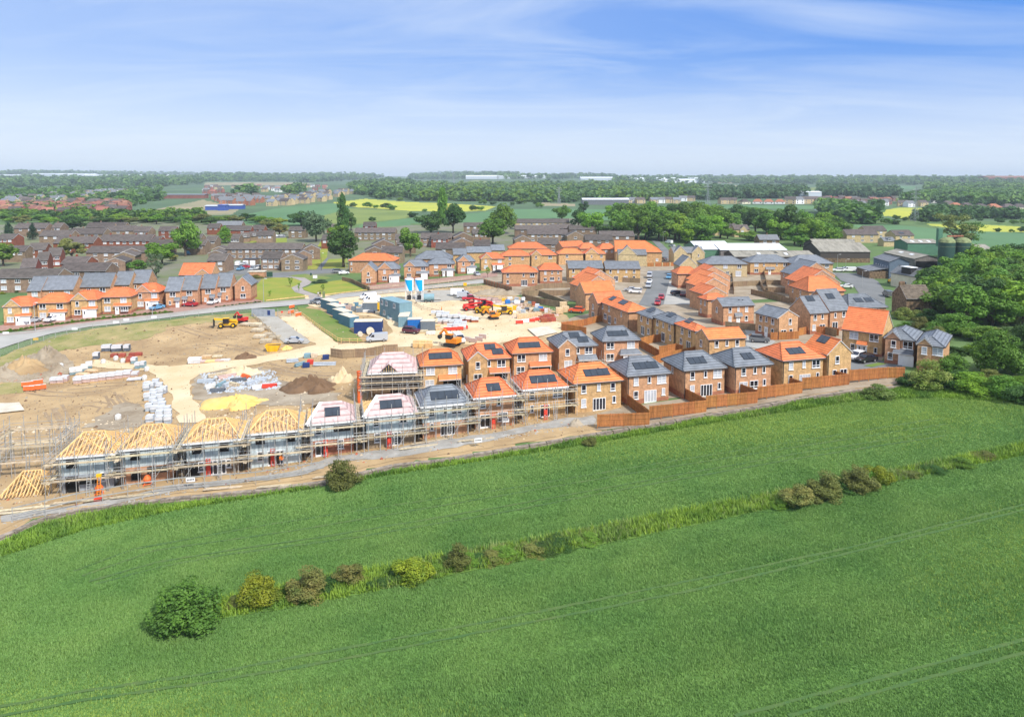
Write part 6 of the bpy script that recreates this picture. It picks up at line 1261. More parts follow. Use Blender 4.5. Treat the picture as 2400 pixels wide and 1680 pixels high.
def pipes(px,py,deg,L,n,r,mt,label,group,name='pipe_bundle',cat='pipes'):
 p=gp(px,py);root=thing(name,label,cat,(p.x,p.y,p.z+.08),R_(deg),group);k=0;row=n
 for rw in range(3):
  for i in range(max(1,row-rw)):q=MB();y=(i-(row-rw)/2)*2*r;q.tube((-L/2,y,r+rw*r*1.75),(L/2+rnd.uniform(-.2,.2),y,r+rw*r*1.75),r,mt,n=7);q.build('pipe' if 'pipe' in name else 'length',root)
for q_,dg,L,mt,n_ in(((1640,740),20,2.5,'pack_grey','left in the clutter'),((2070,785),5,4.5,'pack_grey','right in the clutter'),((1730,790),60,2.5,'teal_wrap','steep one in the clutter')):pipes(*Z(400,720,q_)[0],dg,L,3,.14,mt,f'grey pipe bundle above the soil heap, {n_}','pipe bundles')
for i,(q_,dg,L,mt,n_)in enumerate((((480,1015),5,3.2,'pack_grey','grey battens at the left end'),((640,930),35,4.0,'plank','leaning pale planks'),((760,950),40,3.6,'pack_pink','pink edged boards'),((670,1060),80,2.6,'teal_wrap','upright teal sheets'),((760,1060),70,2.2,'pack_grey','short grey sheets'),((860,1060),-30,2.2,'plank','short brown planks'),((910,1000),15,3.0,'pack_dark','dark pipes'),((1020,950),-40,2.4,'barrier_orange','orange planks'),((1060,1040),60,1.8,'pack_grey','grey channel pieces'),((1210,990),20,2.2,'pack_grey','grey mesh sheets'),((1200,1090),40,3.2,'wrap','white sheet edge'),((1330,1080),10,2.6,'barrier_red','red and white barrier parts'),((520,1090),55,2.0,'bag','pale offcuts'),((630,1140),12,2.6,'pack_dark','dark low pile'))):
 pipes(*Z(400,720,q_)[0],dg,L,4,.13,mt,f'{n_} in the scrap above the yellow sand','scrap stacks above the sand','timber_stack','stack')
for i in range(6):pack(*Z(800,560,(1010+(i%3)*80,1470-(i//3)*30))[0],4,1.7,1.3,1.0,'timber',f'orange timber pack behind the board hoarding, {ORD[i]} from the left','timber packs behind the hoarding',name='timber_bundle',cat='timber')
for i,q_ in enumerate(((1270,1210),(1330,1235),(1100,1275),(1200,1300),(1420,1300))):pack(*Z(800,560,q_)[0],4,2.2,1.2,.7,('timber','osb','plank','bag','white')[i],f'{("timber pack beside the slate grey container", "board pack beside the slate grey container", "long plank pack behind the maroon car", "pale slab pack left of the excavator", "white board pack behind the excavator arm")[i]}','packs near the excavator',name='timber_bundle',cat='timber')
for i,q_ in enumerate(((20,925),(70,915),(130,930),(190,915),(250,925),(300,945),(90,960),(160,985),(330,1000),(400,1010),(520,1030),(560,1045),(640,1090),(700,1100),(20,960),(240,1000))):pack(*Z(800,560,q_)[0],rnd.uniform(-20,20),rnd.uniform(1,2),1.2,rnd.uniform(.5,1.5),('bag','pack_dark','plank','container_blue','teal_wrap','wrap','pack_pink','container_grey')[i%8],f'{("canvas", "charcoal", "wooden", "steel blue", "teal", "film wrapped", "pink", "slate")[i % 8]} stack between the blue container wall and cabins, {["back", "front"][i // 8]}','stacks between containers and cabins')
i=0
for row,(xa,ya,n,mt)in enumerate(((1320,1080,5,'pack_grey'),(1340,1150,4,'pack_pink'),(1470,1220,3,'pack_pink'),(1560,1190,2,'pack_red'),(1250,1040,3,'pale_roof'),(1640,1120,3,'pack_red'))):
 for k in range(n):pack(*Z(800,560,(xa+k*78,ya+k*6))[0],3,1.8,1.3,1.15+.15*(k%2),mt,f'pack in the storage block right of the grey container, row {["one", "two", "three", "four", "five", "six"][row]}, {ORD[k]}','packs in the storage block',wrap=('wrap' if k%2 else 'pack_top'));i+=1
mts=['pack_grey','white','pack_dark','plank','teal_wrap','pack_red','wrap','bright_blue','plant_yellow','bag']
clut=((20,985),(70,1000),(130,985),(190,1010),(240,1000),(290,1025),(340,1050),(390,1060),(40,1080),(90,1100),(150,1130),(30,1120),(210,1080),(270,1090),(330,1100),(420,1100),(460,1120),(-60,1000),(-110,960),(-30,940),(60,950),(150,960))
nm_=['grey','white','charcoal','wooden','teal','dark red','film wrapped','blue','yellow','canvas']
for i,q_ in enumerate(clut):pack(*Z(1200,540,q_)[0],rnd.uniform(-15,15),rnd.uniform(.9,1.7),1.1,rnd.uniform(.5,1.3),mts[i%10],f'{nm_[i % 10]} pack in the clutter before the old board fence, {["upper left", "middle", "lower right"][i // 10] if i // 10 < 3 else "edge"} part','packs before the old board fence')
for i,q_ in enumerate(((430,1245),(490,1240),(550,1235),(400,1215),(460,1195),(530,1190))):pack(*Z(1200,540,q_)[0],6,1.6,1.2,1.1,'pack_red',f'orange red brick pack at the corner of the new fence, {ORD[i]}','brick packs by the new fence')
for i,q_ in enumerate(((110,1195),(190,1190),(270,1185),(350,1180))):pack(*Z(1200,540,q_)[0],4,1.8,1.2,1.3,'osb',f'pale slatted crate in the row before the barriers, {ORD[i]} from the left','slatted crates',name='slatted_crate',cat='crate')
for i,q_ in enumerate(((640,1130),(720,1110),(690,1050))):pack(*Z(1200,540,q_)[0],4,2.0,1.4,1.7,'osb',f'cream timber crate left of the orange car, {["front", "right", "back"][i]}','cream crates',name='slatted_crate',cat='crate')
for i,q_ in enumerate(((1900,860),(1990,860),(2070,870),(1830,850),(2110,900))):pack(*Z(800,560,q_)[0],6,1.8,1.4,1.4,'wrap',f'pinkish film wrapped pack behind the red telehandlers, {ORD[i]}','film wrapped packs',wrap='pack_pink')
for px,py,r,n_ in((*Z(800,560,(390,1290))[0],.95,'big wooden cable reel before the navy container'),(*Z(800,560,(515,1255))[0],.8,'navy and white cable reel before the navy container'),(*Z(800,560,(255,1310))[0],.6,'small pale reel at the lawn rail')):
 p=gp(px,py);root=thing('cable_reel',n_,'reel',(p.x,p.y,p.z+r),R_(20),'cable reels')
 for y in(-.35,.35):q=MB();q.tube((0,y-.05,0),(0,y+.05,0),r,'pale_roof',n=18);q.build('flange',root)
 q=MB();q.tube((0,-.3,0),(0,.3,0),r*.55,'container_navy',n=14);q.build('drum',root)
def barrier(px,py,deg,label,mt='barrier_orange',w=2.0):
 p=gp(px,py);root=thing('crowd_barrier',label,'barrier',(p.x,p.y,p.z+.1),R_(deg),'site barriers');q=MB();q.box(-w/2,w/2,-.03,.03,.15,1.0,mt);q.build('panel',root);q=MB();q.box(-w/2,w/2,-.04,.04,1.0,1.08,'white');q.build('rail',root)
 for x in(-w*.4,w*.4):q=MB();q.box(x-.06,x+.06,-.3,.3,0,.1,'dark');q.build('foot',root)
for i,q_ in enumerate(((390,1020),(470,1010),(545,1000),(370,960),(500,935))):barrier(*Z(0,740,q_)[0],10+i*5,f'orange mesh barrier by the rough grass at left, {ORD[i]}')
for i,q_ in enumerate(((100,1265),(180,1250),(260,1240),(320,1225))):barrier(*Z(1200,540,q_)[0],10,f'red barrier along the yard by the brick packs, {ORD[i]} from the left','barrier_red' if i!=1 else 'white')
for i,q_ in enumerate(((1430,1245),(1510,1240),(1590,1235),(1650,1220))):barrier(*Z(800,560,q_)[0],4,f'red barrier in front of the storage block, {ORD[i]} from the left','barrier_red')
for i,q_ in enumerate(((1690,1380),(1770,1400),(1850,1380),(1900,1345))):barrier(*Z(800,560,q_)[0],-25,f'pink faded barrier right of the white van, {ORD[i]} from the left','pack_pink')
for i,q_ in enumerate(((1620,90),(1630,20),(1720,125))):barrier(*Z(400,720,q_)[0],60,f'orange barrier at the site gate, {["left", "far", "right"][i]}')
def heap(name,label,cat,px,py,wpx,hh,mt,asp=.6,group=None,seed=0,off=0):
 p=gp(px,py);wd=wpx*p.y/F;r=random.Random(seed);n,mr=40,13;V=[(0,0,hh)];Fc=[]
 ph=[r.uniform(0,6)for _ in range(4)]
 for k in range(1,mr+1):
  f=k/mr
  for j in range(n):
   a=6.283*j/n;rad=f*(1+.16*math.sin(2*a+ph[0])+.10*math.sin(5*a+ph[1]));x,y=rad*wd/2*math.cos(a),rad*wd/2*asp*math.sin(a)
   z=hh*(1-f**1.35)*(1+.28*math.sin(3*a+ph[2]+2*f))*(1+.1*math.sin(7*a+9*f+ph[3]))+r.uniform(-.09,.09)*hh+.12*hh*math.sin(4*x+ph[1])*math.sin(5*y+ph[0])*f*(1-f)*4;z+=hh*.3*noise.fractal(Vector((x*.9,y*.9,seed*3.1)),1.0,2.0,4)*min(1,(1-f)*3);V.append((x,y,max(z,-.2)if k<mr else-.4))
 for j in range(n):Fc.append((0,1+j,1+(j+1)%n))
 for k in range(mr-1):
  for j in range(n):a=1+k*n+j;b=1+k*n+(j+1)%n;Fc.append((a,a+n,b+n,b))
 me=bpy.data.meshes.new(name);me.from_pydata(V,[],Fc);me.materials.append(MATS[mt]);me.polygons.foreach_set('use_smooth',[True]*len(Fc));me.update()
 o=link(name,me,None,(p.x,p.y,p.z+.05));tag(o,label,cat,group);return o
gh='heaps of soil and sand'
heap('soil_heap','big dark brown topsoil heap behind the trussed houses','soil heap',722,910,120,1.9,'topsoil',.75,gh,1)
heap('soil_heap','lower dark soil heap joined to the right of the big one','soil heap',752,918,70,1.3,'topsoil',.6,gh,2)
heap('soil_heap','small red brown soil heap on the far side of the haul road','soil heap',579,839,50,1.0,'topsoil',.7,gh,3)
heap('sand_heap','broad yellow sand heap behind the third and fourth trussed houses','sand heap',552,945,155,1.1,'sand',.7,gh,4)
heap('sand_heap','pale sand cone on the front edge of the broad yellow heap','sand heap',560,955,66,1.3,'sand',.8,gh,5)
heap('sand_heap','little yellow sand heap beside the skip and silver car','sand heap',672,818,34,.7,'sand',.6,gh,6)
heap('rubble_heap','pale crushed stone heap beside the haul road bend','rubble heap',572,876,90,1.4,'track',.5,gh,7)
heap('rubble_heap','cream stone heap left of the pink felted house','rubble heap',800,894,56,2.2,'track',.7,gh,8)
heap('rubble_heap','long brown rubble bank at the left, highest part','rubble heap',112,845,95,2.6,'soil_grey',.6,gh,9)
heap('rubble_heap','broken rubble bank left of the brick packs','rubble heap',60,868,120,2.2,'soil',.6,gh,10)
heap('rubble_heap','grey rubble mound at the left edge','rubble heap',8,882,80,1.6,'soil_grey',.6,gh,11)
heap('rubble_heap','low rubble mound with tiles behind the timber bundles','rubble heap',135,868,50,1.2,'soil_grey',.6,gh,12)
heap('rubble_heap','brown spoil by the new board fence in the compound','rubble heap',1165,690,100,1.6,'soil_grey',.5,gh,13)
heap('rubble_heap','spoil strip behind the film wrapped packs','rubble heap',1120,705,70,1.2,'soil',.5,gh,14)
heap('soil_heap','low spoil heap by the end of the brown fence at the field edge','soil heap',1350,998,40,.8,'soil_grey',.5,gh,15)
def stones(name,poly,n,s,mt):
 P=wpoly(poly);xs=[p[0]for p in P];yv=[p[1]for p in P];x=nrs.uniform(min(xs),max(xs),n);y=nrs.uniform(min(yv),max(yv),n);k=inpoly(x,y,P);x,y=x[k],y[k];m=len(x);z=h(x,y)+.08
 a=nrs.uniform(0,6.28,m);r=s*nrs.lognormal(0,.5,m);V=[]
 for j in range(4):V.append(np.stack([x+r*np.cos(a+j*1.57)*nrs.uniform(.5,1,m),y+r*np.sin(a+j*1.57)*nrs.uniform(.5,1,m),z],1))
 V.append(np.stack([x,y,z+r*nrs.uniform(.35,.8,m)],1));V=np.stack(V,1).reshape(-1,3);b=np.arange(m)[:,None]*5;Fc=np.concatenate([b+np.array([[j,(j+1)%4,4]])for j in range(4)])
 o=link(name,npmesh(name,V,Fc,[mt]));o['kind']='stuff'
stones('loose_stones',site,26000,.10,'soil_grey');stones('loose_stones',site,9000,.13,'topsoil');stones('loose_stones',site,3000,.07,'track')
stones('rubble_scatter',Z(0,740,(0,700),(300,560),(700,470),(1000,640),(900,900),(300,900),(0,900)),9000,.24,'soil_grey')
stones('rubble_scatter',Z(0,740,(0,700),(300,560),(700,470),(1000,640),(900,900),(300,900),(0,900)),500,.18,'pack_red')
stones('gravel_scatter',[(0,1215),(290,1168),(560,1126),(780,1075),(1050,1035),(1390,978),(1395,998),(1120,1040),(790,1090),(560,1136),(290,1180),(0,1232)],26000,.09,'gravel')
stones('building_debris',[(0,1150),(400,1100),(800,1040),(1200,985),(1330,970),(1380,1000),(1000,1060),(600,1130),(200,1185),(0,1225)],1800,.15,'plank')
stones('building_debris',[(0,1150),(400,1100),(800,1040),(1200,985),(1330,970),(1380,1000),(1000,1060),(600,1130),(200,1185),(0,1225)],450,.16,'pack_red')
stones('building_debris',Z(400,720,(400,900),(1400,850),(1500,1100),(500,1170)),1800,.22,'pack_grey')
stones('building_debris',Z(800,560,(1150,950),(1800,1050),(2900,1200),(2960,950),(1900,800),(1300,1000)),2500,.2,'pack_pink')
stones('building_debris',[(0,1000),(140,990),(300,975),(500,960),(850,870),(860,930),(560,1000),(0,1090)],1400,.16,'plank')
for i,(px,py,dg,L)in enumerate(((170,1180,12,5),(320,1165,14,6),(520,1148,10,4.5),(640,1143,10,4),(770,1120,14,4),(1010,1037,24,6),(1120,1033,14,6),(60,1195,14,7),(30,1205,12,7),(250,1172,15,5),(985,1050,18,6))):
 p=gp(px,py);root=thing('scaffold_plank',f'pale plank lying on the gravel behind the houses, {ORD[i]}','plank',(p.x,p.y,p.z+.16),R_(dg),'planks lying behind the houses')
 for k in range(2):q=MB();q.box(-L/2+k*.3,L/2+k*.2,k*.26-.12,k*.26+.11,0,.08,'plank');q.build('board',root)
 # -- fences and walls
def fence(label,pts,hh,mt,group,level=False,name='garden_fence',panel=1.83,post=.1,base=0.0,kind='board',cat='fence',posth=.08,postm=None,w=.05,px=True,z=None):
 W_=[gp(a,b)for a,b in pts]if px else[Vector((a,b,hz(a,b)))for a,b in pts];root=thing(name,label,cat,W_[0],0,group);o0=W_[0];done=0;zl=max(hz(v.x,v.y)for v in W_)
 for A,B in zip(W_[:-1],W_[1:]):
  L=math.hypot(B.x-A.x,B.y-A.y);n=max(1,round(L/panel));n=min(n,46)
  for k in range(n):
   a=A.lerp(B,k/n);b=A.lerp(B,(k+1)/n);za=hz(a.x,a.y)+base;zb=hz(b.x,b.y)+base
   if level:za=zb=zl+base
   elif kind!='rail':za=zb=(za+zb)/2
   r=lambda v,z_:(v.x-o0.x,v.y-o0.y,z_-o0.z);d=(b-a);d.z=0;d.normalize();nn=Vector((-d.y,d.x,0))*w/2
   q=MB()
   if kind=='board':
    q.hexa([r(a-nn,za),r(b-nn,zb),r(b+nn,zb),r(a+nn,za),r(a-nn,za+hh),r(b-nn,zb+hh),r(b+nn,zb+hh),r(a+nn,za+hh)],mt)
    m_=a.lerp(b,.0)
    for zz_ in(.3,hh*.55,hh-.2):q.bar(r(a-nn*2.2,za+zz_),r(b-nn*2.2,zb+zz_),.06,.09,mt)
    for j in range(7):
     c=a.lerp(b,(j+.5)/7);zc=za+(zb-za)*(j+.5)/7;q.bar(r(c-nn*1.5,zc+.02),r(c-nn*1.5,zc+hh-.02),.09,.03,mt)
    q.build('fence_panel',root)
   elif kind=='mesh':
    for zz_ in np.linspace(.1,hh,6):q.bar(r(a,za+zz_),r(b,zb+zz_),.03,.03,mt)
    for j in range(12):c=a.lerp(b,j/12);q.bar(r(c,za+.1),r(c,za+hh),.015,.015,mt)
    q.build('mesh_panel',root)
   else:
    for zz_ in(hh*.5,hh-.08):q.bar(r(a,za+zz_),r(b,zb+zz_),.06,.12,mt)
    q.build('rail',root)
   if done<95:
    q=MB();v=a;q.box(v.x-o0.x-post/2,v.x-o0.x+post/2,v.y-o0.y-post/2,v.y-o0.y+post/2,za-o0.z-.3,za-o0.z+hh+posth,postm or mt);q.build('fence_post',root);done+=1
 return root
gN,gO='new brown garden fences','older board fences'
BF=[((1400,1006),(1522,996)),((1522,988),(1655,966)),((1655,962),(1775,945)),((1775,940),(1880,922)),((1880,918),(1990,902)),((1990,900),(2080,888),(2120,886))]
nmf=['first and lowest, at the scaffolded end','second, behind the first grey house','third, behind the middle grey house','fourth, behind the two panel grey house','fifth, behind the yellow brick house','sixth, running to the hedge']
for P_,n_ in zip(BF,nmf):fence(f'new brown garden fence along the field wall, {n_}',P_,1.9,'fence_new',gN,level=True,base=.05)
SF=[((1470,950),(1522,990)),((1602,934),(1655,962)),((1721,920),(1775,941)),((1834,905),(1880,920)),((1936,890),(1990,902))]
for P_,n_ in zip(SF,('right of the mottled house','right of the first grey house','right of the middle grey house','left of the yellow brick house','left of the end gable house')):fence(f'new brown fence between two gardens, {n_}',P_,1.8,'fence_new',gN,base=.1)
fence('new brown fence stepping round the garden above the grey hipped second row house',Z(1200,540,(665,1330),(960,1290),(1140,1240),(1280,1215)),1.8,'fence_new',gN)
fence('new brown fence along the yard corner by the brick packs',Z(1200,540,(665,1345),(1000,1400)),1.8,'fence_new',gN)
fence('new brown fence below the grey hipped yellow brick houses',Z(1200,540,(1710,1560),(1900,1510),(2160,1480),(2240,1500)),1.8,'fence_new',gN)
fence('new brown fence behind the front row beside the grey second row house',Z(1200,720,(1700,530),(1980,690)),1.8,'fence_new',gN)
fence('new brown fence on brick posts beyond the grey second row house',Z(1200,720,(1980,640),(2200,600),(2300,620)),1.8,'fence_new',gN)
fence('new brown fence in front of the grey gabled house with the side door',Z(1600,540,(1185,1480),(1400,1470),(1560,1460)),1.8,'fence_new',gN)
fence('new brown fence behind the grey semis, right of the gabled house',Z(1600,540,(1560,1420),(1700,1390),(1960,1400),(2100,1420)),1.8,'fence_new',gN)
for i,(P_,n_)in enumerate((((1500,868),(1560,846)),((1560,846),(1640,830)),((1640,880),(1700,838)),((1545,800),(1610,812)),((1600,770),(1570,800)),((1700,770),(1770,776)),((1760,690),(1850,712)),((1715,640),(1720,690)),((1790,640),(1800,690)),((1660,625),(1710,628)),((1880,770),(1960,790)),((1440,660),(1500,664)),((1255,690),(1330,720)),((1330,662),(1415,668)),((1520,860),(1545,890)))):
 fence(f'brown fence between back gardens amid the new houses, {("over the first grey roof", "behind the middle grey roof", "left of the two panel grey roof", "under the grey panel pair", "beside the plain orange gable", "right of the plain orange gable", "below the stepped terrace", "right of the broad pink edged gable", "left of the stepped terrace", "before the wide grey house", "behind the orange end gable", "right of the slate pair", "below the french door houses", "before the slate pair", "between the first two grey roofs")[i]}',(n_,P_)if P_[0]>n_[0]else(P_,n_),1.8,('fence_new','fence_old')[i%3==2 or i>5],gO)
fence('old board fence along the back of the storage compound',Z(1200,540,(140,890),(430,880),(840,880)),1.9,'fence_old',gO)
fence('old board fence in front of the french door houses',Z(1200,540,(130,860),(430,780),(780,770),(900,750)),1.8,'fence_old',gO)
fence('old board fence running down beside the clutter',Z(1200,540,(140,930),(400,1000),(640,1040)),1.9,'fence_old',gO)
fence('brown fence with brick piers from the road to the french door house',Z(800,560,(1920,610),(2100,660),(2296,720)),1.9,'fence_old',gO,postm='dark_red_brick',post=.35)
fence('old fence between the gardens below the wide orange brick house',Z(1600,540,(640,760),(1040,740),(1100,870),(1380,960)),1.8,'fence_old',gO)
fence('old grey fence across the gardens left of the stepped terrace, upper',Z(1600,540,(1060,730),(1500,740)),1.8,'fence_old',gO)
fence('old grey fence across the gardens left of the stepped terrace, lower',Z(1600,540,(1100,830),(1540,850)),1.8,'fence_old',gO)
fence('fence with cream stone piers at the head of the side street',Z(1200,540,(1810,490),(2230,480)),1.7,'fence_new',gO,postm='cream_brick',post=.5,panel=4)
fence('board hoarding along the haul road left of the timber packs',Z(800,560,(-140,1590),(20,1610),(350,1590),(560,1550),(760,1530)),2.0,'fence_old',gO,name='site_hoarding',cat='hoarding',panel=2.4)
fence('brown fence along the park lawn beside the gabled grey house',C2((1540,1330),(1640,1350),(1850,1450)),1.5,'fence_old',gO)
gW='open rail and mesh fences'
fence('grey mesh fence along the road at the left of the site',Z(0,600,(-60,1375),(0,1350),(250,1255),(590,1150),(900,1060),(1250,985),(1620,935),(1980,885),(2296,845)),1.5,'mesh_fence',gW,name='mesh_fence',kind='mesh',panel=3.4,post=.09)
fence('grey mesh fence along the road towards the site gate',Z(400,600,(0,850),(560,795),(1080,745)),1.5,'mesh_fence',gW,name='mesh_fence',kind='mesh',panel=3.4,post=.09)
fence('pale timber rail fence along the compound lawn',Z(400,600,(1765,815),(2000,990),(2250,1160))+Z(800,560,(0,1400),(330,1405)),1.15,'timber',gW,name='rail_fence',kind='rail',panel=2.2)
fence('timber rail fence along the track beside the stacked cabins',Z(800,560,(940,870),(1100,960),(1330,1010)),1.1,'plank',gW,name='rail_fence',kind='rail',panel=2.0)
fence('timber post fence along the road behind the mortar silos',Z(800,560,(480,760),(860,720),(1300,670),(1560,650),(1900,640)),1.1,'plank',gW,name='rail_fence',kind='rail',panel=2.0)
fence('brick piered fence in front of the park row',Z(800,560,(340,690),(850,640),(1380,600),(1900,520)),1.0,'plank',gW,name='rail_fence',kind='rail',panel=2.2)
fence('weathered rail beside the gravel parking',Z(400,720,(1090,115),(1290,300),(1460,470)),1.0,'plank',gW,name='rail_fence',kind='rail',panel=2.4)
fence('low timber rail round the park lawn on the road side',C2((690,1562),(1165,1510)),.5,'timber',gW,name='rail_fence',kind='rail',panel=2.4)
fence('low timber rail right of the footpath in the park',C2((1320,1500),(1830,1440)),.5,'timber',gW,name='rail_fence',kind='rail',panel=2.4)
fence('thin wire mesh fence along the gravel behind the shells',[(30,1225),(180,1190),(300,1168),(420,1152),(600,1138),(760,1112)],1.9,'steel',gW,name='mesh_fence',kind='rail',panel=3.0,post=.05)
p=gp(*Z(400,600,(1090,818))[0]);p2=gp(*Z(400,600,(1405,826))[0]);root=thing('grey_hoarding','plain grey hoarding with a blue notice beside the site gate','hoarding',p,math.atan2(p2.y-p.y,p2.x-p.x));L=(p2-p).length
for k in range(4):q=MB();q.box(L*k/4,L*(k+1)/4-.02,-.04,.04,0,2.3,'grey_board');q.build('panel',root)
q=MB();q.box(L*.68,L*.8,-.07,-.041,.6,1.9,'container_navy');q.build('notice',root)
p=gp(*Z(400,600,(1440,825))[0]);root=thing('site_gate','wide mesh gate with a red round sign at the end of the haul road','gate',p,R_(5))
for x in(0,3.4):q=MB();q.box(x-.06,x+.06,-.06,.06,0,2.4,'steel');q.build('post',root)
q=MB()
for z in np.linspace(.2,2.2,6):q.bar((.06,0,z),(3.34,0,z),.04,.04,'steel')
for x in np.linspace(.3,3.2,9):q.bar((x,0,.2),(x,0,2.2),.03,.03,'steel')
q.build('leaf',root);q=MB();q.tube((1.2,-.07,1.5),(1.2,-.04,1.5),.3,'barrier_red',n=14);q.build('sign',root)
root=thing('retaining_wall','low stepped wall of weathered concrete sleepers along the crop field','wall',(0,0,0))
for i,(A,B)in enumerate(zip(WALL[:-1],WALL[1:])):
 q=MB();d=Vector((B[0]-A[0],B[1]-A[1],0));L=d.length;d.normalize();n=Vector((d.y,-d.x,0));za=float(hbase(np.array([A[0]]),np.array([A[1]]))[0]);zb=float(hbase(np.array([B[0]]),np.array([B[1]]))[0])
 for c in range(3):
  o1=n*(.5-c*.1);m_=max(1,int(L/2.4));zt=-.38+c*.24
  for k in range(m_):
   a=Vector((A[0],A[1],za)).lerp(Vector((B[0],B[1],zb)),k/m_);b=Vector((A[0],A[1],za)).lerp(Vector((B[0],B[1],zb)),(k+1)/m_-.01);jx=n*rnd.uniform(-.04,.04);s1=a+o1+jx;s2=b+o1+jx;bk=n*-.65
   q.hexa([(*(s1)[:2],s1.z+zt-.22),(*(s2)[:2],s2.z+zt-.2),(*(s2+bk)[:2],s2.z+zt-.2),(*(s1+bk)[:2],s1.z+zt-.22),(*(s1)[:2],s1.z+zt-.03),(*(s2)[:2],s2.z+zt-.03),(*(s2+bk)[:2],s2.z+zt-.03),(*(s1+bk)[:2],s1.z+zt-.03)],'sleeper')
 q.build('wall_section',root)
 # -- lamp posts, poles, signs, people
def lamp(px,py,ptop,label,group='street lamps',mt='steel'):
 p=gp(px,py);hh=(py-ptop)*p.y/F;root=thing('street_lamp',label,'street lamp',p,0,group);q=MB();q.tube((0,0,-.2),(0,0,hh),.09,mt,.06,n=6);q.build('pole',root)
 q=MB();q.tube((0,0,hh),(.7,-.3,hh+.15),.05,mt,n=5);q.build('bracket',root);q=MB();q.hexa(((.5,-.45,hh+.08),(1.2,-.65,hh+.1),(1.3,-.35,hh+.1),(.6,-.15,hh+.08),(.5,-.45,hh+.2),(1.2,-.65,hh+.2),(1.3,-.35,hh+.2),(.6,-.15,hh+.2)),'white');q.build('lamp_head',root)
lamp(*Z(0,600,(476,1028))[0],600+620*.1742,'thin street lamp between the first two orange houses at left')
lamp(*Z(0,600,(2052,830))[0],600+460*.1742,'thin street lamp before the fifth orange house')
lamp(*Z(400,600,(1253,640))[0],600+300*.1742,'thin street lamp at the corner of the park lawn')
lamp(*C2((1306,1215))[0],380+1020*.209,'dark street lamp beside the park footpath',mt='gutter')
lamp(*C2((1582,1190))[0],380+1030*.209,'thin lamp at the orange double hipped house')
lamp(*Z(800,560,(373,690))[0],560+520*.1742,'thin lamp in front of the grey gabled park row house')
lamp(*C4((303,830))[0],380+750*.209,'lamp above the biggest orange roof')
lamp(*C4((545,940))[0],380+780*.209,'lamp on the upper street by the tree belt')
lamp(*C4((1590,1060))[0],380+960*.209,'lamp before the long grey shed')
lamp(*C5((203,1180))[0],380+1035*.209,'lamp at the boarded barn, left one')
lamp(*C5((296,1200))[0],380+1090*.209,'lamp at the boarded barn, right one')
lamp(*C5((480,1400))[0],380+1220*.209,'thin lamp in the middle of the farm lane')
lamp(*Z(2000,540,(1602,1110))[0],540+1000*.1742,'white headed lamp in front of the dark wood')
lamp(*Z(1600,540,(1680,1380))[0],540+1240*.1742,'short lamp beside the grey semis')
lamp(*C3((1990,830))[0],380+775*.209,'lamp among the trees beyond the terrace')
for px,py,w_,hh,mt,n_ in((*C2((1190,1285))[0],.7,1.0,'green_metal','small green notice at the park'),(*C2((1237,1318))[0],1.6,1.2,'white','white notice board at the park path'),(*C2((728,1300))[0],2.2,1.9,'green_metal','dark green cabinet at the park corner'),(*Z(0,600,(482,1160))[0],1.2,.6,'plant_yellow','yellow diversion sign on the mesh fence'),(*Z(800,560,(1665,650))[0],1.2,1.1,'plant_yellow','yellow sign on the road behind the yard'),(*Z(400,600,(2062,640))[0],.8,3.2,'lichen','yellow green feather flag at the compound entrance')):
 p=gp(px,py);root=thing('notice',n_,'sign',p,R_(6));q=MB();q.box(-w_/2,w_/2,-.04,.04,.5 if hh<3 else .2,.5+hh,mt);q.build('board',root);q=MB();q.tube((0,.07,-.2),(0,.07,.5+hh),.04,'steel',n=5);q.build('post',root)
for i,(px,py)in enumerate((Z(0,600,(80,1060),(1005,1000),(1560,912),(1700,878),(2072,842)))):
 p=gp(px,py);root=thing('road_sign',f'small white sign lying by the road kerb at left, {ORD[i]} from the left','sign',p,R_(10),'white kerb signs');q=MB();q.box(-.7,.7,-.05,.05,.1,.75,'white');q.build('board',root);q=MB();q.box(-.5,-.4,-.1,.25,0,.1,'dark');q.box(.4,.5,-.1,.25,0,.1,'dark');q.build('foot',root)
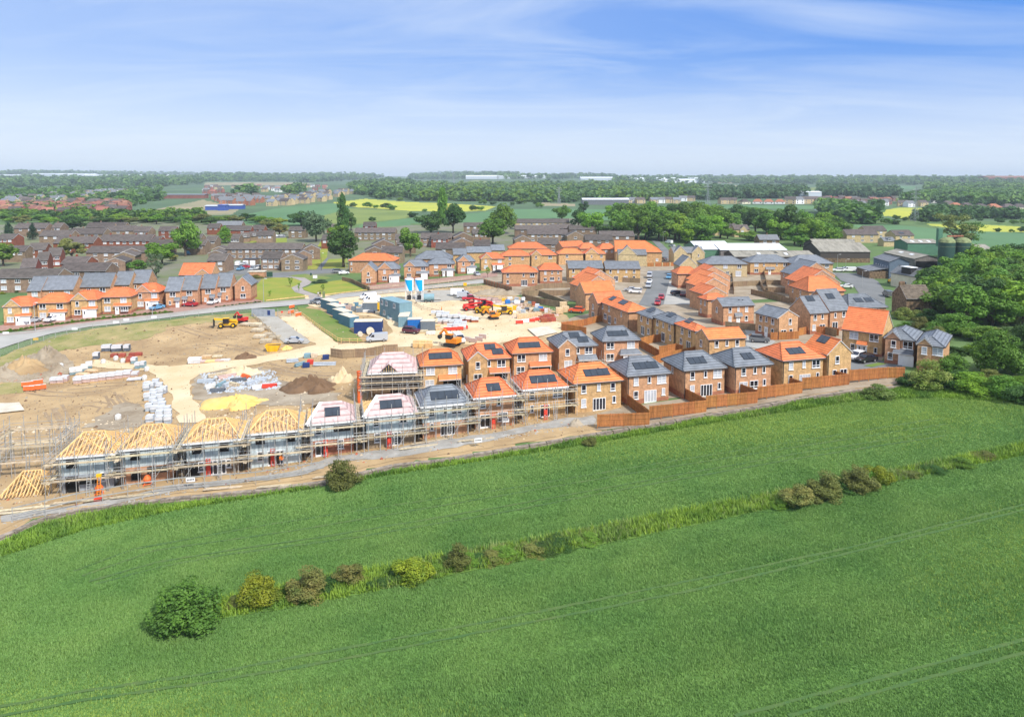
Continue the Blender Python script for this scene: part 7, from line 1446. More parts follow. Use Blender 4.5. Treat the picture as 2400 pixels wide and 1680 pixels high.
def person(px,py,deg,label,top,legs,z=0.0,bend=0.0):
 p=gp(px,py);root=thing('person',label,'person',(p.x,p.y,p.z+.18+z),R_(deg),'people')
 J=[(0,0,.95),(0,0,1.2),(0,.0,1.42),(0,0,1.52),(0,.02,1.66),(0,.01,1.76),(-.2,0,1.42),(-.26,.04,1.14),(-.24,.18,.92),(-.22,.26,.84),(.2,0,1.42),(.27,-.02,1.14),(.27,.1,.9),(.26,.15,.82),
(-.1,0,.9),(-.12,.05,.5),(-.12,-.02,.08),(-.13,.12,.04),(.1,0,.9),(.13,-.05,.5),(.13,-.16,.08),(.14,-.04,.04)]
 J=[(x,y+bend*max(0,z_-.95),z_-.15*bend*max(0,z_-.95))for x,y,z_ in J]
 E=[(0,1),(1,2),(2,3),(3,4),(4,5),(2,6),(6,7),(7,8),(8,9),(2,10),(10,11),(11,12),(12,13),(0,14),(14,15),(15,16),(16,17),(0,18),(18,19),(19,20),(20,21)]
 Rr=[.15,.15,.15,.06,.11,.09,.075,.055,.045,.04,.075,.055,.045,.04,.1,.07,.05,.045,.1,.07,.05,.045]
 bm=bmesh.new();sk=bm.verts.layers.skin.verify();vs=[bm.verts.new(q)for q in J]
 for i,r in enumerate(Rr):vs[i][sk].radius=(r,r*.8);vs[i][sk].use_root=i==0
 for a,b in E:bm.edges.new((vs[a],vs[b]))
 me=bpy.data.meshes.new('body');bm.to_mesh(me);bm.free();o=link('body',me,root);o.modifiers.new('skin','SKIN');o.modifiers.new('sub','SUBSURF').levels=1
 for x in('skin',top,legs):me.materials.append(MATS[x])
 dg=bpy.context.evaluated_depsgraph_get();em=bpy.data.meshes.new_from_object(o.evaluated_get(dg));o.modifiers.clear();o.data=em
 if not em.materials:
  for x in('skin',top,legs):em.materials.append(MATS[x])
 em.polygons.foreach_set('material_index',[2 if f.center.z<.97 and abs(f.center.x)<.21 else(1 if f.center.z<1.47 and not(f.center.z<.95)else 0)for f in em.polygons])
 q=MB();b_=bend*.75;q.lathe([(.0,1.83-.12*bend),(.09,1.80-.12*bend),(.125,1.70-.12*bend)],'plant_yellow' if top=='hiviz' else 'dark',10,(0,b_));q.build('hard_hat' if top=='hiviz' else 'hair',root)
person(*Z(400,600,(1985,556))[0],170,'person in a pale top standing at the end of the park footpath','bag','denim')
person(*Z(400,600,(2012,555))[0],190,'person in black standing at the end of the park footpath','dark','denim')
person(*Z(400,920,(1022,955))[0],20,'worker in orange jacket and trousers on the boards between two shells','hiviz','hiviz',z=.3)
person(*Z(400,920,(1500,1010))[0],40,'worker in orange bending before the white french doors','hiviz','denim',bend=.6)
person(*Z(800,560,(1350,1000))[0],80,'worker in orange beside the rail fence in the compound','hiviz','denim')
# -- trees and bushes
def leafcloud(seed,n,leaf,blobs=18,shape='round',flat=.75,open_=0.0):
 """leaf faces spread over many overlapping clumps; unit crown about 1 wide in radius and 2 tall, base at z=0"""
 r=np.random.RandomState(seed);C=[];Rb=[]
 for i in range(blobs):
  a=r.uniform(0,6.283);u=r.uniform(-1,1)
  if shape=='round':q=np.array([math.cos(a)*math.sqrt(1-u*u),math.sin(a)*math.sqrt(1-u*u),u])*r.uniform(.4,.82);C.append(q*[1,1,.95]+[0,0,1.02]);Rb.append(r.uniform(.2,.42))
  elif shape=='dome':u=abs(u);q=np.array([math.cos(a)*math.sqrt(1-u*u),math.sin(a)*math.sqrt(1-u*u),u])*r.uniform(.35,.82);C.append(q*[1,1,1.7]+[0,0,.25]);Rb.append(r.uniform(.16,.38))
  elif shape=='cone':z=r.uniform(.05,1.9);w_=(1-z/2.05)*r.uniform(.3,.85);C.append(np.array([math.cos(a)*w_,math.sin(a)*w_,z]));Rb.append(.12+.22*(1-z/2))
  elif shape=='poplar':z=r.uniform(.1,1.9);w_=r.uniform(.1,.6)*math.sin(math.pi*min(1,(z+.25)/2.25));C.append(np.array([math.cos(a)*w_,math.sin(a)*w_,z]));Rb.append(r.uniform(.3,.45))
  else:z=r.uniform(.3,1.8);w_=r.uniform(.2,.8);C.append(np.array([math.cos(a)*w_,math.sin(a)*w_,z]));Rb.append(r.uniform(.16,.34))
 C=np.array(C);Rb=np.array(Rb);k=r.choice(blobs,n,p=Rb**2/(Rb**2).sum())
 d=r.normal(size=(n,3));d/=np.linalg.norm(d,axis=1)[:,None];rad=Rb[k]*r.uniform(.72,1.06,n)**(1 if not open_ else .5)
 if open_:rad=Rb[k]*r.uniform(.2,1.1,n)
 P=C[k]+d*rad[:,None]*[1,1,flat]
 nm=d+r.normal(size=(n,3))*.55+[0,0,.35];nm/=np.linalg.norm(nm,axis=1)[:,None]
 t=np.cross(nm,r.normal(size=(n,3)));t/=np.linalg.norm(t,axis=1)[:,None]+1e-9;b=np.cross(nm,t);s=leaf*r.uniform(.6,1.4,n)[:,None]
 V=np.stack([P-t*s,P-b*s*.55,P+t*s,P+b*s*.55],1)
 V[...,2]=np.maximum(V[...,2],.0)
 return V.reshape(-1,3),np.arange(n*4).reshape(-1,4)
CR={}
for nm,sd_,n,lf,kw in[('r0',1,3200,.075,dict(blobs=22)),('r1',2,3200,.075,dict(blobs=26)),('r2',3,3000,.08,dict(blobs=18)),('r3',4,3200,.075,dict(blobs=30)),('r4',5,2800,.08,dict(blobs=20)),
('d0',6,9000,.042,dict(blobs=42,shape='dome')),('d1',7,8000,.045,dict(blobs=36,shape='dome')),('d2',8,8000,.045,dict(blobs=46,shape='dome')),('d3',18,8000,.045,dict(blobs=30,shape='dome')),
('c0',9,2600,.06,dict(blobs=60,shape='cone')),('p0',10,3000,.09,dict(blobs=34,shape='poplar')),('o0',11,1700,.06,dict(blobs=26,shape='open',open_=1)),('o1',12,2000,.06,dict(blobs=30,shape='open',open_=1))]:
 v,f=leafcloud(sd_,n,lf,**kw);CR[nm]=npmesh('crown',v,f,['leaf'])
def trunk_mesh(seed):
 r=random.Random(seed);q=MB();q.tube((0,0,-.15),(0,0,.75),.075,'bark',.05,n=7)
 for k in range(7):
  a=r.uniform(0,6.28);z=r.uniform(.45,.8);e=(math.cos(a)*r.uniform(.3,.6),math.sin(a)*r.uniform(.3,.6),z+r.uniform(.4,.75));q.tube((0,0,z-.1),e,.035,'bark',.012,n=5)
  q.tube(e,(e[0]*1.4,e[1]*1.4,e[2]+.2),.012,'bark',.005,n=4)
 return q.mesh('trunk')
TK=[trunk_mesh(k)for k in range(3)]
_tn=[0]
def tree(px,yb,yt,wpx,crown,leaf,label,group=None,name='tree',cat='tree',trunk=True,p=None,hh=None,wd=None,lift=0.0,trunkf=.09):
 """base at pixel row yb, top at yt, width in photo pixels"""
 _tn[0]+=1
 if p is None:p=gp(px,yb);hh=(yb-yt)*p.y/F*1.0;wd=wpx*p.y/F
 root=thing(name,label,cat,(p.x,p.y,p.z-.05),(_tn[0]*2.399)%6.283,group)
 t0=trunkf if trunk else 0.0
 hh*=1.06;wd*=1.14;c=link('crown',CR[crown],root,(0,0,hh*t0+lift),0,(wd/2*1.0,wd/2*1.0,hh*(1-t0)/1.98),mats={0:leaf})
 if trunk:link('trunk',TK[_tn[0]%3],root,(0,0,0),0,(wd/2,wd/2,hh*.42))
 return root
RC=['r0','r1','r2','r3','r4']
gb='bushes in the hedge strip between the crop fields'
for px,yb,yt,w_,cr,lf,lb in((441,1464,1338,160,'d0','leaf_bush','big round dark green bush, largest in the field strip, at its left end'),(609,1415,1319,96,'d1','leaf_yellow','yellow green bush right of the biggest bush'),(725,1394,1323,100,'d2','leaf_brown','wide reddish bush left of the brownish one in the strip'),
(818,1368,1309,74,'d3','leaf_brown','brownish bush right of the wide reddish bush'),(972,1357,1286,90,'d1','leaf_yellow','yellow green bush in the middle of the field strip'),(1071,1330,1268,60,'d2','leaf_olive','small brown topped bush beside the bramble'),
(1874,1188,1127,82,'d3','leaf_brown','leftmost brown bush of the four at right in the strip'),(1937,1164,1101,82,'d2','leaf_olive','second bush of the four at right, olive'),(2012,1149,1080,78,'d0','leaf_olive','third and tallest olive bush of the four at right'),(2062,1133,1074,60,'d1','leaf_yellow','rightmost yellow green bush of the four'),
(803,1140,1066,76,'d0','leaf_olive','lone olive bush at the site wall above the crop')):
 tree(px,yb,yt-3,w_*1.08,cr,lf,lb,gb,'bush','bush',trunk=False)
for i,(px,yb,w_,h_)in enumerate(((1130,1316,70,24),(1190,1306,80,26),(1250,1296,80,28),(1320,1280,80,26),(1380,1268,70,22),(2130,1118,60,20),(2190,1105,60,22),(2250,1092,60,22),(2310,1076,60,22),(890,1370,60,26),(1020,1345,60,22),(1385,1045,40,26),(770,1376,80,34),(675,1396,70,30),(560,1418,60,28),(1975,1150,70,34),(2040,1136,60,34),(1905,1172,60,34),(930,1362,60,30),(1100,1324,60,30),(1160,1312,80,26),(1285,1290,80,26),(1830,1190,50,20))):
 tree(px,yb,yb-h_,w_,('d1','d2','d3')[i%3],('leaf_dark','leaf','leaf_olive')[i%3],f'low bramble clump in long grass, {ORD[i % 24]} counted along the strip','low bramble clumps','bramble','bramble',trunk=False)
gr='trees and bushes at the right of the new houses'
for px,yb,yt,w_,cr,lf,lb in((2122,748,712,60,'d1','leaf_elder','pale flowering bush in front of the stone cottage'),(2228,785,722,112,'d0','leaf','big bright bush behind the last grey houses'),(2175,752,722,60,'d2','leaf_dark','dark bush right of the stone cottage'),(2300,800,752,90,'d3','leaf','leafy bush before the lone lamp'),(2160,775,735,50,'d3','leaf_olive','olive bush below the stone cottage'),
(2345,872,752,122,'d0','leaf','tall bushy tree at the right edge above the hedge'),(2420,850,745,110,'d2','leaf_dark','tree cut by the right edge of the view'),(2223,870,812,78,'d1','leaf','round clipped looking tree before the last grey house'),(2174,910,838,96,'d2','leaf_elder','elder bush with pale flower heads by the fence end'),(2230,912,862,70,'d3','leaf_dark','dark part of the hedge right of the elder'),
(2282,918,862,110,'d0','leaf_bright','bright yellow green hedge bush at right'),(2350,930,876,92,'d2','leaf','mid green hedge bush near the right edge'),(2400,945,882,86,'d1','leaf_dark','dark hedge bush at the very right edge'),(2054,933,897,72,'d2','leaf_elder','small elder bush below the end of the brown fence'),(2130,905,868,50,'d3','leaf_dark','dark shrub between the fence end and the elder')):
 tree(px,yb,yt,w_,cr,lf,lb,gr,'bush','bush',trunk=False)
for i,(px,yb,w_,h_)in enumerate(((2200,742,60,40),(2250,745,70,44),(2200,800,70,46),(2140,790,44,30),(2165,800,50,34),(2290,830,80,50),(2330,800,80,44),(2380,800,90,50),(2270,760,60,36),(2310,745,80,46),(2360,760,80,46),(2240,830,60,30),(2120,770,40,26),(2400,900,80,34),(2320,895,80,40),(2260,890,70,34))):
 tree(px,yb,yb-h_*.8,w_*.85,'d%d'%(i%4),('leaf','leaf_bright','leaf_olive','leaf_dark')[i%4],'scrub bush in the overgrown patch between the stone cottage, wood and hedge','scrub bushes at right','bush','bush',trunk=False)
wood=[(2185,742),(2300,775),(2480,762),(2520,650),(2400,622),(2290,640),(2215,668),(2175,700)]
Wp=wpoly(wood);r8=random.Random(5);xs=[p[0]for p in Wp];yv=[p[1]for p in Wp];pts=[]
for _ in range(4000):
 x,y=r8.uniform(min(xs),max(xs)),r8.uniform(min(yv),max(yv))
 if inpoly(np.array([x]),np.array([y]),Wp)[0]and all((x-a)**2+(y-b)**2>36 for a,b in pts):pts.append((x,y))
 if len(pts)>68:break
pts.sort(key=lambda q:q[1])
for i,(x,y)in enumerate(pts):
 P=Vector((x,y,hz(x,y)));q=proj((x,y,P.z+8));
 tree(0,0,0,0,('r0','r1','r3','r2')[i%4],('leaf','leaf','leaf_bright','leaf_dark','leaf')[i%5],'leafy tree of the dense wood at the right, canopies touching','trees of the dense wood at the right',p=P,hh=r8.uniform(8.5,12),wd=r8.uniform(9,13),trunkf=.12)
E_=[(21,564,520,34,'c0','leaf_conifer','dark conifer at the upper left edge'),(77,562,523,28,'c0','leaf_conifer','dark conifer right of the left edge one'),(170,540,502,60,'r1','leaf_dark','dark round tree over the upper left roofs'),(8,624,566,62,'r0','leaf','dense green tree cut by the left edge'),(169,608,560,62,'r2','leaf_olive','olive spring tree in front of the red terrace'),
(435,601,517,64,'r3','leaf','tall green tree in the left of the estate'),(380,622,566,66,'r4','leaf_bright','bright green tree left of the tall one'),(366,654,592,44,'o0','leaf_silver','thin birch in front of the bright green tree'),(325,640,607,46,'r0','leaf','small bush like tree left of the birch'),(405,612,592,26,'r1','leaf_brown','dark copper shrub under the tall green tree'),
(528,570,530,56,'c0','leaf_bright','broad conical bright green tree over the car park'),(706,530,492,58,'r1','leaf_dark','dark round tree against the green field'),(741,567,496,60,'r3','leaf_silver','silver leaved tree by the pale panelled house'),(804,560,456,32,'p0','leaf_dark','tall narrow poplar, tallest tree in the middle distance'),(823,540,500,34,'r2','leaf_dark','tree at the foot of the tall poplar'),
(805,626,534,86,'r0','leaf_dark','big oak on the green by the park'),(793,560,524,46,'r4','leaf_bright','yellow green crown just behind the big oak'),(653,528,510,36,'r4','leaf_yellow','yellow green tree below the green field'),(655,552,524,40,'r2','leaf_brown','brownish tree over the turning circle'),(626,540,510,36,'r1','leaf_olive','olive tree left of the yellow green one'),
(1037,525,440,30,'p0','leaf','tall poplar in front of the yellow rape field'),(1010,547,491,68,'r1','leaf_dark','round dark tree left of the second poplar'),(1062,547,474,54,'r0','leaf_dark','tall dark tree right of the second poplar'),(1178,548,478,62,'r3','leaf','tall green tree, rear of the pair in the middle'),(1155,574,508,74,'r0','leaf','broad green tree, front of the pair in the middle'),(962,602,536,56,'r2','leaf','green tree behind the big grey hipped house'),
(1317,514,478,44,'r1','leaf','small round tree beyond the long terrace'),(1355,540,489,44,'r0','leaf_dark','dark tree left of the bright round one'),(1384,553,494,58,'r4','leaf_bright','bright round tree above the dark roofed terrace'),(1367,500,473,28,'r2','leaf_dark','dark pointed tree crown behind the bright one'),(1415,555,520,50,'r1','leaf_dark','dark tree right of the bright round one'),
(2237,575,502,90,'o1','leaf_olive','loose pale crowned tree left behind the grain silos'),(2272,575,520,64,'o0','leaf','loose green tree right behind the grain silos'),(1876,578,553,44,'r2','leaf','round bush tree at the end of the white shed'),(1755,564,539,56,'r1','leaf','round tree over the white shed roof'),(1705,560,534,36,'r4','leaf_bright','small bright tree before the cream gables')]
for a in E_:tree(*a,'trees in and around the older estate')
belt=[(1471,535,476,66),(1513,562,488,60),(1540,545,478,58),(1582,564,504,66),(1624,540,473,60),(1592,540,478,54),(1640,570,505,74),(1662,525,484,44),(1452,552,510,44),(1480,556,505,50),(1560,566,520,46),(1610,570,520,50),(1690,514,486,46),(1728,514,482,46),(1753,516,486,46),(1785,512,490,50),(1816,548,488,66),(1850,562,486,70),(1884,556,496,62),(1900,576,514,60),(1862,575,530,54),(1830,560,510,50),(1920,550,505,46),(1945,575,535,50),(1715,535,500,44),(1775,535,500,50),(1500,525,480,50),(1435,520,480,46),(1930,570,520,60),(1800,555,515,44)]
belt+=[(x,552+(i*7)%16,492+(i*11)%22,62)for i,x in enumerate(range(1448,1690,24))]+[(x,530,478+(i*5)%10,56)for i,x in enumerate(range(1455,1680,30))]+[(x,545+(i*9)%25,492+(i*7)%18,58)for i,x in enumerate(range(1770,1960,27))]
for i,a in enumerate(belt):tree(a[0],a[1],a[2]-3,a[3],RC[i%5],('leaf','leaf_dark','leaf','leaf_bright')[i%4],'broad green tree in the belt behind the biggest orange roof and the sheds','trees of the belt behind the houses')
hedge=[(x,518+(i%3)*4,500+(i*7)%9,34+(i*5)%14)for i,x in enumerate(range(10,640,21))]
for i,a in enumerate(hedge):tree(*a,RC[i%5],('leaf','leaf_bright','leaf_olive','leaf_dark')[i%4],'tree in the leafy line above the upper left estate roofs','trees in the line above the left estate',trunkf=.1)
far=C5((310,700),(380,680),(450,690),(560,690),(680,650),(760,700),(850,700),(860,650),(960,660),(1080,640),(1170,690),(1230,640),(1340,640),(1400,600),(1480,590),(1560,580),(1640,600),(1700,640),(1800,660),(1880,620),(1960,600),(2060,620),(2140,600),(2230,610),(2030,690),(2180,700),(2000,780),(2160,790),(2290,790),(2296,700),(600,540),(1310,520),(1400,530),(1510,540),(250,650),(160,600),(500,560),(640,530))+C3((720,545),(790,545),(1150,490),(1250,470),(1440,485),(1460,510),(930,485),(170,560),(30,620),(820,480))+C2((1665,505),(1920,520),(2040,530),(2100,535),(1870,670),(2190,440),(2000,410),(1830,515))
for i,(x,y)in enumerate(far):
 s_=8+(i*7)%9
 tree(x,y,y-s_,s_*1.7,RC[i%5],('leaf_dark','leaf')[i%2],'small dark round tree in the hedges of the far fields','hedge trees of the far fields',trunk=False)
gs_='slender young trees on the park lawn'
for px,yb,yt,w_,n_ in((*C2((730,1505))[0],380+1440*.209,8,'left in the lawn'),(*C2((960,1400))[0],380+1290*.209,12,'beside the path bend'),(*C2((1055,1460))[0],380+1350*.209,7,'inside the path curve'),(*C2((1325,1450))[0],380+1370*.209,10,'right of the footpath'),(*Z(800,560,(1970,520))[0],560+375*.1742,12,'before the orange gabled house'),(*Z(800,560,(970,545))[0],560+440*.1742,9,'left garage of the silo houses'),(*Z(800,560,(1325,545))[0],560+420*.1742,9,'right garage of the silo houses'),(*Z(0,600,(70,900))[0],600+780*.1742,9,'before the first orange house at left'),(*Z(0,600,(835,870))[0],600+770*.1742,8,'before the second garage at left')):
 tree(px,yb,yt,w_,'o0','leaf_bright',f'slender young tree, {n_}',gs_,'young_tree','tree',trunkf=.3)
for i in range(34):
 t=i/33;x=t*400;y=779-t*48-4*math.sin(t*3.14);tree(x,y+2,y-5-(i%3),13,'d'+str(i%4),('leaf','leaf_olive','leaf_bright','leaf_brown')[i%4],'little shrub in the planted strip before the left row of orange houses','shrubs of the planted strip at left','shrub','shrub',trunk=False)
for i in range(12):
 x,y=508+i*9,722-i*1.1;tree(x,y,y-6,11,'d'+str(i%4),('leaf_dark','leaf_brown')[i%2],'dark shrub in the bed before the grey gabled house left of the park','shrubs of the dark bed','shrub','shrub',trunk=False)
for px,yb,yt,w_,lf,n_ in((*C2((1000,1205))[0],380+1150*.209,24,'leaf_dark','dark clipped bush at the slate hung house'),(*C1((980,1140))[0],380+1090*.209,18,'leaf_bright','pale green bush in the terrace garden'),(*C1((1105,1130))[0],380+1095*.209,12,'leaf_yellow','yellow bush in the terrace garden'),(*C1((215,1460))[0],380+1425*.209,16,'leaf_dark','dark bush before the white lower storey'),(*C1((20,1480))[0],380+1450*.209,14,'leaf_yellow','yellow bush at the left edge terrace'),(*C2((590,1300))[0],380+1255*.209,36,'leaf_brown','brown hedge beside the brick substation'),(*C2((1300,1350))[0],380+1310*.209,40,'leaf_silver','pale shrubbery above the right park lawn'),(*Z(400,600,(170,640))[0],600+600*.1742,10,'leaf','bush by the red car')):
 tree(px,yb,yt,w_,'d2',lf,n_,'single garden bushes','bush','bush',trunk=False)
 # -- far woods, towns, pylons
def woodmass(name,polys,n,size,mats,seed):
 r=np.random.RandomState(seed);V=[];Fc=[];off=0;mi=[]
 base=[leafcloud(60+k,70,.30,blobs=10)[0].reshape(-1,4,3)for k in range(4)]
 for P in polys:
  xs=[p[0]for p in P];yv=[p[1]for p in P];m=int(n*((max(xs)-min(xs))*(max(yv)-min(yv)))/9000)+6;m=min(m,n)
  cnt=0
  for _ in range(m*4):
   if cnt>=m:break
   x,y=r.uniform(min(xs),max(xs)),r.uniform(min(yv),max(yv))
   if not inpoly(np.array([x]),np.array([y]),P)[0]:continue
   cnt+=1;p=gp(x,y);s=size*r.uniform(.7,1.35)*(1+p.y/4500);b=base[r.randint(4)];a=r.uniform(0,6.28);c_,s_=math.cos(a),math.sin(a)
   q=b.copy();qx=q[...,0]*c_-q[...,1]*s_;qy=q[...,0]*s_+q[...,1]*c_
   V.append(np.stack([p.x+qx*s,p.y+qy*s,p.z-.3+q[...,2]*s*.75],-1).reshape(-1,3));mi.append(np.full(70,r.randint(len(mats))))
 V=np.concatenate(V);o=link(name,npmesh(name,V,np.arange(len(V)).reshape(-1,4),mats,np.concatenate(mi)));o['kind']='stuff';return o
woodmass('far_wood',[C3((0,440),(0,250),(500,280),(2296,250),(2296,440),(1700,455),(1000,440)),C4((0,450),(0,260),(1000,300),(1010,420),(600,430))],1500,7.5,['wood','leaf_bright','wood_dark'],1)
woodmass('far_wood',[C2((1600,280),(1800,230),(2296,210),(2296,400),(2000,420),(1700,360)),C2((330,380),(560,320),(540,400)),C2((870,360),(1090,300),(1090,370))],420,8,['wood_dark','wood'],2)
woodmass('dark_wood',[C4((1000,430),(1050,320),(2150,320),(2150,400),(1500,415)),C5((0,400),(0,310),(400,300),(880,340),(880,400))],900,8,['wood_dark','leaf_dark','wood_dark'],3)
woodmass('far_wood',[C5((900,470),(1250,380),(1700,300),(2296,300),(2296,500),(1600,490),(1250,460)),C5((0,560),(300,590),(600,700),(260,690))],1000,8,['wood','wood_dark','leaf'],4)
woodmass('far_wood',[C5((560,520),(700,490),(660,570)),C5((300,660),(600,640),(610,690),(300,690)),C5((1030,660),(1300,590),(1800,610),(2296,610),(2296,640),(1700,640),(1300,670))],300,6,['wood_dark','leaf_dark'],5)
woodmass('hill_wood',[C1((0,430),(0,300),(700,300),(1000,260),(1800,300),(1850,420),(1400,520),(1000,440),(500,470))],330,5.5,['wood','leaf_dark','leaf'],6)
woodmass('hill_wood',[C1((0,290),(0,200),(2296,190),(2296,240),(1800,280),(900,260)),C2((0,220),(0,150),(700,165),(1600,150),(2000,170),(1700,200),(1200,235),(800,220))],1000,9,['wood_dark','wood'],7)
woodmass('ridge_wood',[C1((0,150),(0,128),(2296,135),(2296,165),(900,150)),C3((0,200),(0,150),(400,130),(1100,140),(1300,165),(2296,165),(2296,200),(900,190)),C4((0,240),(0,180),(2296,190),(2296,250),(1500,250),(1080,235)),C5((0,260),(0,190),(2296,195),(2296,260),(1200,260)),C5((1200,330),(1200,280),(2296,290),(2296,340))],900,9,['wood_dark','wood'],8)
woodmass('estate_trees',[C1((0,640),(0,600),(700,620),(2296,600),(2296,660),(1500,680),(700,660)),C1((0,560),(500,580),(900,600),(1500,560),(1300,540),(700,520),(100,510))],260,4.5,['leaf','leaf_bright','leaf_dark'],9)
def farhouse(w,d,hh,wall,tile,gable=True):
 q=MB();q.box(-w/2,w/2,0,d,-1,hh,wall);fs,out,ln=roof_planes(-w/2-.2,w/2+.2,-.3,d+.3,hh,'gx' if gable else 'hip',.7)
 for f in fs:q.poly(f,tile)
 if gable:
  for x in(-w/2,w/2):tri=[(x,0,hh),(x,d,hh),(x,d/2,hh+.7*d/2)];q.poly(tri if x>0 else tri[::-1],wall)
 for u in(-.28,.28):
  for z in(.9,3.3):
   if z+1.2<hh:q.box(w*u-.7,w*u+.7,-.04,-.001,z,z+1.2,'glass');q.box(w*u-.85,w*u+.85,-.02,-.0005,z-.12,z+1.32,'white')
 return q.mesh('far_house')
FH=dict(red=farhouse(11,9,5.2,'far_red','brown_tile'),redred=farhouse(10,9,5.2,'far_red','far_red'),cream=farhouse(10,9,5.2,'cream_brick','grey_tile'),creamb=farhouse(12,9,5.2,'cream_brick','brown_tile'),brick=farhouse(10,9,5.4,'dark_red_brick','slate'),bung=farhouse(13,10,2.8,'cream_render','brown_tile',False),bungr=farhouse(13,10,2.8,'white','dark_red_brick',False),long=farhouse(34,10,6,'far_red','grey_tile'),white=farhouse(12,9,5,'white','slate'))
def far_houses(pts,kinds,label,group,name='far_house',deg=0,sc=1.0,mass=False):
 if mass:
  bm=bmesh.new();ms=[]
  for i,(x,y)in enumerate(pts):
   p=gp(x,y);me=FH[kinds[i%len(kinds)]].copy();me.transform(Matrix.Translation(p)@Matrix.Rotation(R_((i*37)%41-20),4,'Z')@Matrix.Scale(sc,4));k0=len(ms);ms+=list(me.materials);n0=len(bm.faces);bm.from_mesh(me);bm.faces.ensure_lookup_table()
   for f in bm.faces[n0:]:f.material_index+=k0
   bpy.data.meshes.remove(me)
  u=list(dict.fromkeys(ms));ix=[u.index(m)for m in ms]
  for f in bm.faces:f.material_index=ix[f.material_index]
  me=bpy.data.meshes.new('distant_town');bm.to_mesh(me);bm.free();[me.materials.append(m)for m in u];link('distant_town',me)['kind']='stuff';return
 for i,(x,y)in enumerate(pts):
  p=gp(x,y);o=link(name,FH[kinds[i%len(kinds)]],None,p,R_(deg+((i*37)%41)-20),sc);tag(o,label,'house',group)
def scatter(P,n,seed,dmin=4):
 r=random.Random(seed);out=[];xs=[p[0]for p in P];yv=[p[1]for p in P]
 for _ in range(n*60):
  x,y=r.uniform(min(xs),max(xs)),r.uniform(min(yv),max(yv))
  if inpoly(np.array([x]),np.array([y]),P)[0]and all(abs(x-a)>dmin or abs(y-b)>dmin*.3 for a,b in out):out.append((x,y))
  if len(out)>=n:break
 return out
far_houses(scatter(C1((0,590),(0,500),(300,500),(900,470),(1390,440),(1390,600),(700,610)),84,1,6),['redred','red','redred'],'small red brick house in the far left town above the tree line','red houses of the far left town')
far_houses(scatter(C1((0,490),(150,420),(600,380),(1400,320),(1400,370),(700,450),(300,490)),48,2,6),['creamb','cream','white'],'pale house on the wooded slope above the red far left town','pale houses on the left slope')
far_houses(scatter(C2((30,460),(50,400),(640,400),(650,490),(400,500)),30,3,6),['brick','brick','red'],'new red brick house beside the blue sheds on the far hill','red new houses on the far hill')
far_houses(scatter(C2((660,500),(680,450),(1180,360),(1660,330),(1690,370),(1200,460),(800,500)),46,4,6),['cream','cream','creamb'],'cream new house in the terraces above the green field','cream new houses above the green field',deg=-25)
far_houses(scatter(C2((0,370),(0,280),(900,270),(1500,280),(1400,310),(800,340),(400,330)),40,5,6),['red','creamb','white','redred'],'tiny house of the far town before the dark ridge wood','houses of the far town',mass=True)
far_houses(scatter(C1((0,240),(0,215),(900,215),(900,245)),22,6,6),['redred','red','creamb'],'tiny house of the hazy town low on the left horizon','houses of the hazy left town',sc=1.4,mass=True)
far_houses(C4((70,470),(160,468),(230,462),(300,465),(450,465),(520,462),(600,460),(700,465),(770,440),(860,440)),['creamb','cream','white'],'pale house in the line below the far wood','pale houses below the far wood')
far_houses(C4((1320,468),(1480,470),(1240,470)),['creamb','bung'],'grey roofed bungalow left of the three red roofed ones','grey bungalows below the dark wood')
for i,q_ in enumerate(C4((1605,468),(1730,470),(1855,470))):far_houses([q_],['bungr'],f'white bungalow with a red hipped roof below the dark wood, {["left", "middle", "right"][i]}','red roofed bungalows')
far_houses(C4((1970,470),(2080,470),(2180,468),(2250,468)),['creamb','white','creamb'],'grey roofed house right of the red roofed bungalows','grey roofed houses by the dark wood',sc=1.2)
far_houses(scatter(C5((20,560),(0,440),(300,430),(880,440),(640,530),(300,590)),62,8,6),['red','creamb','redred','white','red'],'small terraced house in the packed village at right','houses of the packed village')
far_houses(C5((940,500),(1040,505),(1180,500),(1280,460)),['creamb','white'],'house at the end of the packed village by the pylon','houses by the pylon')
far_houses(C5((1460,500),(1570,525),(1690,525),(1850,540),(1990,540),(2150,540),(2270,540)),['bung','bungr','bung'],'bungalow in the row below the right hand woods','bungalows below the right woods',sc=1.2)
far_houses(scatter(C5((900,235),(1000,205),(2296,215),(2296,270),(1500,255)),40,9,6),['redred','white','creamb','red'],'tiny house of the town on the right horizon','houses of the right horizon town',sc=1.7,mass=True)
def far_shed(px,py,w,d,hh,wall,roof,label,deg=0,group='far industrial buildings'):
 p=gp(px,py);root=thing('far_warehouse',label,'warehouse',p,R_(deg),group);q=MB();q.box(-w/2,w/2,0,d,-2,hh,wall);q.build('wall',root);fs,out,ln=roof_planes(-w/2-.5,w/2+.5,-.5,d+.5,hh,'gx',.16);roof_mesh('roof',fs,out,roof,roof,root,.4)
far_shed(*C2((100,540))[0],18,10,4.5,'blue_sheet','ind_white','blue sided shed on the far building plot, left part');far_shed(*C2((300,530))[0],22,10,4.5,'blue_sheet','ind_white','blue sided shed on the far building plot, right part');far_shed(*C2((190,545))[0],8,8,5.5,'blue_sheet','blue_sheet','deep blue low block between the blue sided sheds')
far_shed(*C1((2000,410))[0],80,14,6,'far_red','grey_tile','long red terrace block on the far plot',group='far terrace blocks')
